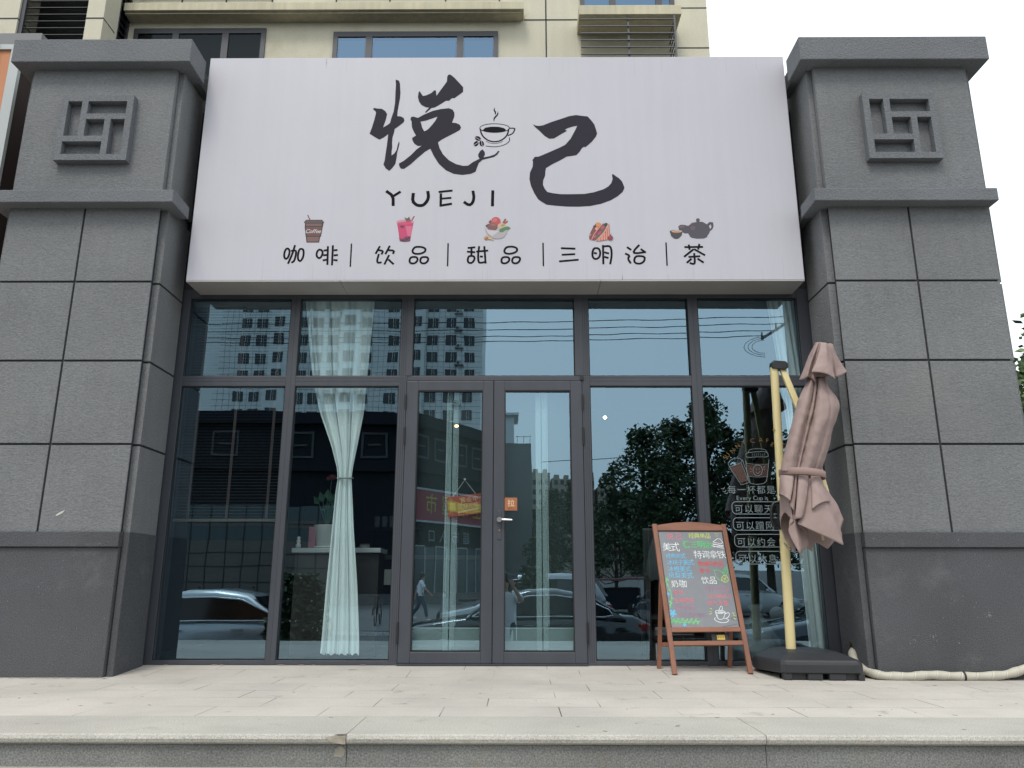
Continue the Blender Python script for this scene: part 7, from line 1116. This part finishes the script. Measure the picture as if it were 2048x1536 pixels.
MB().box(-1.28, -1.14, .915, .918, .62, .76).build('door_sticker', mat('sticker', (.6, .6, .55), .6), c1).location = (0, 0, 0)
c2 = make_car(BLKP, 'black saloon with red tail lights mirrored low in the two doors'); c2.location = (.22, -10.4, ZG)
c3 = make_car(BLUP, 'dark navy saloon mirrored behind the umbrella base'); c3.location = (6.55, -9.6, ZG)
c4 = make_car(WHP, 'white tall car parked behind the black saloon in the right door reflection', suv=True, H=1.72, L=4.5); c4.location = (.4, -16.2, ZG)
c5 = copy_tree(c4, (9.3, -26.5, ZG), pi, .95, 'white tall car far away mirrored between chalkboard and umbrella mast')
for ch_ in [k for k in bpy.data.objects if k.parent == c5 and k.name.startswith(('body', 'roof'))]: pass
c6 = copy_tree(c3, (5.2, -19.8, ZG), 1.45, .98, 'dark saloon mirrored end on beside the chalkboard frame')
c7 = make_car(GRP, 'grey saloon far away mirrored right of the umbrella mast'); c7.location = (13.6, -24.5, ZG)
# stone balls
SB = mat('stone_ball', (.33, .31, .28), .7, spk=.3, sscale=20)
sb0 = MB().ball((0, 0, .27), .27, 20).lathe((0, 0, 0), [(0, 0), (.17, 0), (.17, .06), (0, .06)], 16).build('stone_ball', SB, None)
for i, (x, y, lb) in enumerate(((3.75, -14.6, 'stone ball bollard mirrored just left of the chalkboard'), (9.5, -23.2, 'stone ball bollard mirrored left of the umbrella mast'), (11.1, -23.2, 'stone ball bollard mirrored right of the umbrella mast'))):
    o = sb0 if i == 0 else sb0.copy()
    if i: COL.objects.link(o)
    o.location = (x, y, ZG + .012); tag(o, lb, 'bollard', 'stone ball bollards')
# covered tricycle stall shape
kt = empty('covered_cart', (4.3, -27, ZG), 'dark covered cart under a reddish canopy mirrored left of the chalkboard', 'cart')
MB().box(3.4, 5.3, -28.2, -27, ZG + .3, ZG + 1.15).build('body', DKW, kt); MB().box(3.2, 5.5, -28.4, -26.8, ZG + 1.45, ZG + 1.52).build('canopy', mat('cart_red', (.25, .10, .10), .6), kt)
for x in (3.45, 5.25): MB().tube([(x, -27, ZG + 1.151), (x, -27, ZG + 1.449)], .03).build('post', STEEL, kt)
for x in (3.7, 5.0): MB().tube([(x, -27.05, ZG + .3), (x, -26.95, ZG + .3)], .28, 18).build('wheel', TYRE, kt)
# scooters and a bicycle
def make_scooter(label):
    s = empty('electric_scooter', (0, 0, 0), label, 'scooter', 'parked scooters')
    for x in (-.55, .62): MB().tube([(x, -.05, .25), (x, .05, .25)], [.25, .25], 20).build('wheel', TYRE, s)
    MB().prism([[(-.62, .42), (-.50, .86), (-.42, .88), (-.35, .42), (.20, .38), (.28, .70), (.85, .80), (.80, .55), (.45, .32), (-.30, .28)]], lambda u, w, d_: (u, -.11 + d_, w), .22).build('body', mat('scooter_paint', (.30, .31, .33), .3), s, .03)
    MB().box(.10, .78, -.13, .13, .79, .87).build('seat', RUBBER, s, .03); MB().tube([(-.45, 0, .86), (-.40, 0, 1.05)], .03).tube([(-.30, -.33, 1.12), (-.40, -.12, 1.04), (-.40, .12, 1.04), (-.30, .33, 1.12)], .018).build('handlebar', BLACK_METAL, s)
    MB().ball((-.52, 0, .95), .07, 10).build('head_light', HL, s)
    for y in (-.3, .3): MB().tube([(-.36, y, 1.1), (-.34, y * 1.1, 1.28)], .008).ball((-.34, y * 1.1, 1.3), .05, 8, (.4, 1, .7)).build('wing_mirror', BLACK_METAL, s)
    return s
s1_ = make_scooter('parked scooter mirrored behind the silver saloon, the left one'); s1_.location = (-8.9, -16.5, ZG); s1_.rotation_euler = (0, 0, 1.2)
copy_tree(s1_, (-7.2, -17.5, ZG), 1.7, None, 'parked scooter mirrored behind the silver saloon, the right one')
copy_tree(s1_, (-1.75, -21.5, ZG), .5, None, 'parked scooter mirrored in the left door beside the walking woman')
bi = empty('bicycle', (-4.6, -22, ZG), 'bicycle mirrored right of the pale curtain', 'bicycle')
for y in (-.52, .52): MB().tube([(-4.6 + .004 * a, -22 + y + .33 * cos(a * pi / 10), ZG + .34 + .33 * sin(a * pi / 10)) for a in range(21)], .02, 6, False).build('wheel', TYRE, bi)
MB().tube([(-4.6, -22.52, ZG + .34), (-4.6, -22.1, ZG + .35), (-4.6, -22.2, ZG + .85)], .018).tube([(-4.6, -22.2, ZG + .8), (-4.6, -21.6, ZG + .85), (-4.6, -22.1, ZG + .35)], .018).tube([(-4.6, -21.48, ZG + .34), (-4.6, -21.6, ZG + .95)], .018).build('frame', BLACK_METAL, bi)
MB().tube([(-4.85, -21.7, ZG + 1.0), (-4.6, -21.6, ZG + .97), (-4.35, -21.7, ZG + 1.0)], .015).build('handlebar', BLACK_METAL, bi); MB().ball((-4.6, -22.2, ZG + .9), .10, 8, (.7, 1.2, .4)).build('seat', RUBBER, bi)
# planter shrub
sr = empty('flowering_shrub', (-3.7, -7.6, ZG), 'dark leafy shrub with small pale flowers mirrored under the potted plant', 'shrub')
def shrub(cx, cy, w, dp, h, nm_root, n=2600, leaf=.07, fl=60):
    R = random.Random(4); lf = MB(); f2 = MB(); stm = MB()
    for i in range(n):
        a = R.uniform(0, 2 * pi); q = sqrt(R.random()); z = R.random(); k = (1 - .5 * z ** 2); p = Vector((cx + w * q * k * cos(a), cy + dp * q * k * sin(a), ZG + .45 + z * (h - .45)))
        a1 = Vector((R.gauss(0, 1), R.gauss(0, 1), R.gauss(0, .6))).normalized(); a2 = a1.cross(Vector((R.gauss(0, 1), R.gauss(0, 1), 1))).normalized(); s_ = leaf * R.uniform(.6, 1.5)
        lf.add([p - a1 * s_, p + a2 * s_ * .35, p + a1 * s_, p - a2 * s_ * .35], [(0, 1, 2, 3)])
        if i < fl: f2.ball((p.x, p.y + .02, p.z), .018, 6)
    for i in range(9): a = i * .7; stm.tube([(cx, cy, ZG + .2), (cx + w * .6 * cos(a), cy + dp * .5 * sin(a), ZG + h * .8)], [.02, .006], 5)
    lf.build('foliage', LEAFM, nm_root); stm.build('stem', BARK, nm_root)
    if fl: f2.build('flower', mat('pale_flower', (.55, .45, .45), .7), nm_root)
shrub(-3.55, -7.7, .55, .45, 1.75, sr)
pb = empty('planter', (-3.55, -7.7, ZG), 'dark square planter box holding the flowering shrub', 'planter'); MB().box(-4.15, -2.95, -8.2, -7.2, ZG, ZG + .42).build('box', mat('planter_brown', (.06, .04, .03), .7), pb, .01)
sr2 = empty('dark_shrub', (1.1, -14.5, ZG), 'dark shrub mirrored behind the photographer in the right door', 'shrub'); shrub(.55, -13.4, .55, .4, 1.9, sr2, 1800, .08, 0)

# ------------------------------------------------------------------ people (mirrored in the doors)
SKIN = mat('skin', lin(205, 160, 135), .5); HAIR = mat('hair_black', (.012, .010, .010), .5); SHIRT = mat('white_shirt', (1.0, 1.0, 1.04), .8, var=.05, vscale=6); NAVY = mat('navy_cloth', (.02, .03, .06), .8); JEAN = mat('jeans', (.05, .08, .14), .8)
def skin_mesh(name, pts, edges, radii, m_, parent, root_i=0, sub=2):
    me = bpy.data.meshes.new(name); me.from_pydata([tuple(p) for p in pts], edges, []); me.materials.append(m_)
    o = bpy.data.objects.new(name, me); COL.objects.link(o); o.parent = parent; o.matrix_parent_inverse = wmat(parent).inverted()
    o.modifiers.new('skin', 'SKIN'); sv = me.skin_vertices
    if not sv: 
        bm = bmesh.new(); bm.from_mesh(me); bm.verts.layers.skin.verify(); bm.to_mesh(me); bm.free(); sv = me.skin_vertices
    for i, r in enumerate(radii): sv[0].data[i].radius = (r, r) if not isinstance(r, tuple) else r; sv[0].data[i].use_root = (i == root_i)
    ss = o.modifiers.new('sub', 'SUBSURF'); ss.levels = sub; ss.render_levels = sub
    for p in me.polygons: p.use_smooth = True
    return o
def person(label, J, cloth, facing, hold=None):
    p = empty('person', (J['pelvis'][0], J['pelvis'][1], ZG), label, 'person')
    V = Vector; j = {k: V(v) for k, v in J.items()}
    pts = []; rad = []; ed = []; idx = {}
    def add(k, v, r, par=None):
        idx[k] = len(pts); pts.append(v); rad.append(r)
        if par is not None: ed.append((idx[par], idx[k]))
    add('pelvis', j['pelvis'], .115); add('waist', j['pelvis'].lerp(j['chest'], .5), .10, 'pelvis'); add('chest', j['chest'], .115, 'waist'); add('neck', j['neck'], .045, 'chest'); add('head0', j['head'] + V((0, 0, -.06)), .062, 'neck'); add('head', j['head'] + V((0, 0, .02)), .088, 'head0'); add('top', j['head'] + V((0, 0, .09)), .065, 'head')
    for s in 'lr':
        add('sh' + s, j['sh' + s], .052, 'chest'); add('el' + s, j['el' + s], .040, 'sh' + s); add('wr' + s, j['wr' + s], .026, 'el' + s)
        hd_ = (j['wr' + s] - j['el' + s]).normalized(); hd_ = j['hd' + s] - j['wr' + s] if ('hd' + s) in j else hd_ * .08; hdn = hd_.normalized()
        add('pm' + s, j['wr' + s] + hdn * .055, (.036, .018), 'wr' + s)
        sd = hdn.cross(V((0, 1, 0))); sd = V((1, 0, 0)) if sd.length < .2 else sd.normalized()
        cu = hdn.cross(sd).normalized() * (.4 if s == 'l' else -.4)
        for q, (off, ln_) in enumerate(((-.030, .062), (-.010, .074), (.010, .070), (.028, .055))):
            a = j['wr' + s] + hdn * .085 + sd * off; b_ = a + (hdn + cu * .5).normalized() * ln_ * .5; c_ = b_ + (hdn + cu * 1.6).normalized() * ln_ * .5
            add('f%d%s' % (q, s), a, .010, 'pm' + s); add('g%d%s' % (q, s), b_, .009, 'f%d%s' % (q, s)); add('h%d%s' % (q, s), c_, .007, 'g%d%s' % (q, s))
        a = j['wr' + s] + hdn * .035 - sd * .038; add('t0' + s, a, .011, 'pm' + s); add('t1' + s, a - sd * .020 + hdn * .03, .009, 't0' + s)
        add('hp' + s, j['hp' + s], .085, 'pelvis'); add('kn' + s, j['kn' + s], .055, 'hp' + s); add('an' + s, j['an' + s], .036, 'kn' + s)
        fd = V((facing[0], facing[1], 0)); add('toe' + s, j['an' + s] + fd * .16 + V((0, 0, -.05)), .032, 'an' + s)
    body = skin_mesh('body', pts, ed, rad, SKIN, p)
    f3 = V((facing[0], facing[1], 0)); sd = V((-f3.y, f3.x, 0)); h = j['head']
    MB().ball(tuple(h + f3 * .095 + V((0, 0, -.012))), .016, 8, (1, 1.1, 1.4)).build('nose', SKIN, p)
    MB().ball(tuple(h + f3 * .083 + sd * .032 + V((0, 0, .018))), .011, 8).ball(tuple(h + f3 * .083 - sd * .032 + V((0, 0, .018))), .011, 8).build('eye', mat('eye_dark', (.02, .015, .012), .2), p)
    MB().ball(tuple(h + f3 * .086 + V((0, 0, -.052))), .02, 8, (1, 1, .3)).build('mouth', mat('lip', (.35, .12, .10), .5), p)
    hm = MB().ball(tuple(h - f3 * .02 + V((0, 0, .045))), .115, 14, (.93, .97, .92))
    if cloth.get('longhair'): hm.ball(tuple(h - f3 * .07 + V((0, 0, -.06))), .08, 10, (.9, .9, 1.3))
    hm.build('hair', HAIR, p)
    # clothes: looser skins over the same joints
    c = j['chest']; pe = j['pelvis']
    tors = MB(); sdx = (j['shl'] - j['shr']).normalized(); fx = sdx.cross(V((0, 0, 1))); sw = (j['shl'] - j['shr']).length / 2
    secs = [(pe + V((0, 0, cloth['hem'])), .190, .130), (pe + V((0, 0, cloth['hem'] + .10)), .185, .130), (pe.lerp(c, .55), .170, .122), (c, sw * .93, .120), (c + V((0, 0, .09)), sw * .95, .095), (c + V((0, 0, .135)), sw * .55, .070), (j['neck'] + V((0, 0, -.02)), .062, .060)]
    n_ = 24; vs_ = [p0 + sdx * (rx * cos(2 * pi * k / n_) * (1 + .03 * sin(5 * k + i_))) + fx * (ry * sin(2 * pi * k / n_) * (1 + .04 * sin(3 * k + 2 * i_))) for i_, (p0, rx, ry) in enumerate(secs) for k in range(n_)]
    tors.add(vs_, [(a_ * n_ + k, a_ * n_ + (k + 1) % n_, (a_ + 1) * n_ + (k + 1) % n_, (a_ + 1) * n_ + k) for a_ in range(len(secs) - 1) for k in range(n_)], True)
    for s in 'lr': tors.tube([c.lerp(j['sh' + s], .55) + V((0, 0, .05)), j['sh' + s], j['sh' + s].lerp(j['el' + s], cloth['sleeve'] * .5), j['sh' + s].lerp(j['el' + s], cloth['sleeve'])], [.075, .070, .066, .068], 16)
    tors.build('shirt', cloth['top'], p)
    k_ = cloth['leg']
    P_ = [pe, j['hpl'], j['hpl'].lerp(j['knl'], min(1, k_)), j['hpr'], j['hpr'].lerp(j['knr'], min(1, k_))]; E = [(0, 1), (1, 2), (0, 3), (3, 4)]; R_ = [.125, .100, .082, .100, .082]
    if k_ > 1: P_ += [j['anl'] + V((0, 0, .06)), j['anr'] + V((0, 0, .06))]; E += [(2, 5), (4, 6)]; R_ += [.062, .062]
    skin_mesh('trousers', P_, E, R_, cloth['bottom'], p)
    for s in 'lr':
        a = j['an' + s]; MB().ball(tuple(a + V((facing[0] * .07, facing[1] * .07, -.045))), .07, 10, (.8 + abs(facing[0]) * 1.0, .8 + abs(facing[1]) * 1.0, .65)).build('shoe', cloth['shoe'], p)
    return p
cx0 = -.13; g0 = ZG
ph = person('person in a white shirt raising a phone, mirrored in the right door', dict(pelvis=(cx0, -7.02, g0 + .95), chest=(cx0, -7.0, g0 + 1.32), neck=(cx0, -6.99, g0 + 1.50), head=(cx0, -6.965, g0 + 1.635),
    shl=(cx0 + .19, -7.0, g0 + 1.42), shr=(cx0 - .19, -7.0, g0 + 1.42), ell=(cx0 + .27, -6.88, g0 + 1.34), elr=(cx0 - .24, -6.88, g0 + 1.34), wrl=(cx0 + .13, -6.73, g0 + 1.56), wrr=(cx0 - .10, -6.73, g0 + 1.56), hdl=(cx0 + .10, -6.67, g0 + 1.64), hdr=(cx0 - .05, -6.67, g0 + 1.64),
    hpl=(cx0 + .10, -7.02, g0 + .92), hpr=(cx0 - .10, -7.02, g0 + .92), knl=(cx0 + .11, -6.99, g0 + .50), knr=(cx0 - .11, -7.0, g0 + .50), anl=(cx0 + .11, -7.03, g0 + .09), anr=(cx0 - .12, -7.03, g0 + .09)),
    dict(top=SHIRT, bottom=NAVY, shoe=RUBBER, hem=-.20, sleeve=.62, leg=.85), (0, 1))
pho = empty('phone', (0, -6.66, .63), 'thin dark phone held sideways in both hands of the mirrored person', 'phone'); MB().box(-.085, .075, -6.648, -6.640, .590, .664).build('phone_body', mat('phone_case', (.20, .20, .21), .3), pho, .003)
MB().tube([(0, -6.6399, .628), (0, -6.636, .628)], .008, 16).build('camera_lens', CGL, pho)
wx = -3.20; wy = -23.4
person('woman in a white top walking, mirrored at the left of the left door', dict(pelvis=(wx, wy, g0 + .92), chest=(wx + .02, wy, g0 + 1.27), neck=(wx + .03, wy, g0 + 1.43), head=(wx + .05, wy, g0 + 1.56),
    shl=(wx + .02, wy + .17, g0 + 1.36), shr=(wx + .02, wy - .17, g0 + 1.36), ell=(wx + .20, wy + .22, g0 + 1.14), elr=(wx - .16, wy - .2, g0 + 1.12), wrl=(wx + .38, wy + .2, g0 + .98), wrr=(wx - .20, wy - .2, g0 + .88),
    hpl=(wx, wy + .09, g0 + .9), hpr=(wx, wy - .09, g0 + .9), knl=(wx + .20, wy + .09, g0 + .52), knr=(wx - .08, wy - .09, g0 + .50), anl=(wx + .26, wy + .09, g0 + .09), anr=(wx - .34, wy - .09, g0 + .14)),
    dict(top=SHIRT, bottom=JEAN, shoe=SHIRT, hem=-.02, sleeve=.75, leg=2, longhair=True), (1, 0))
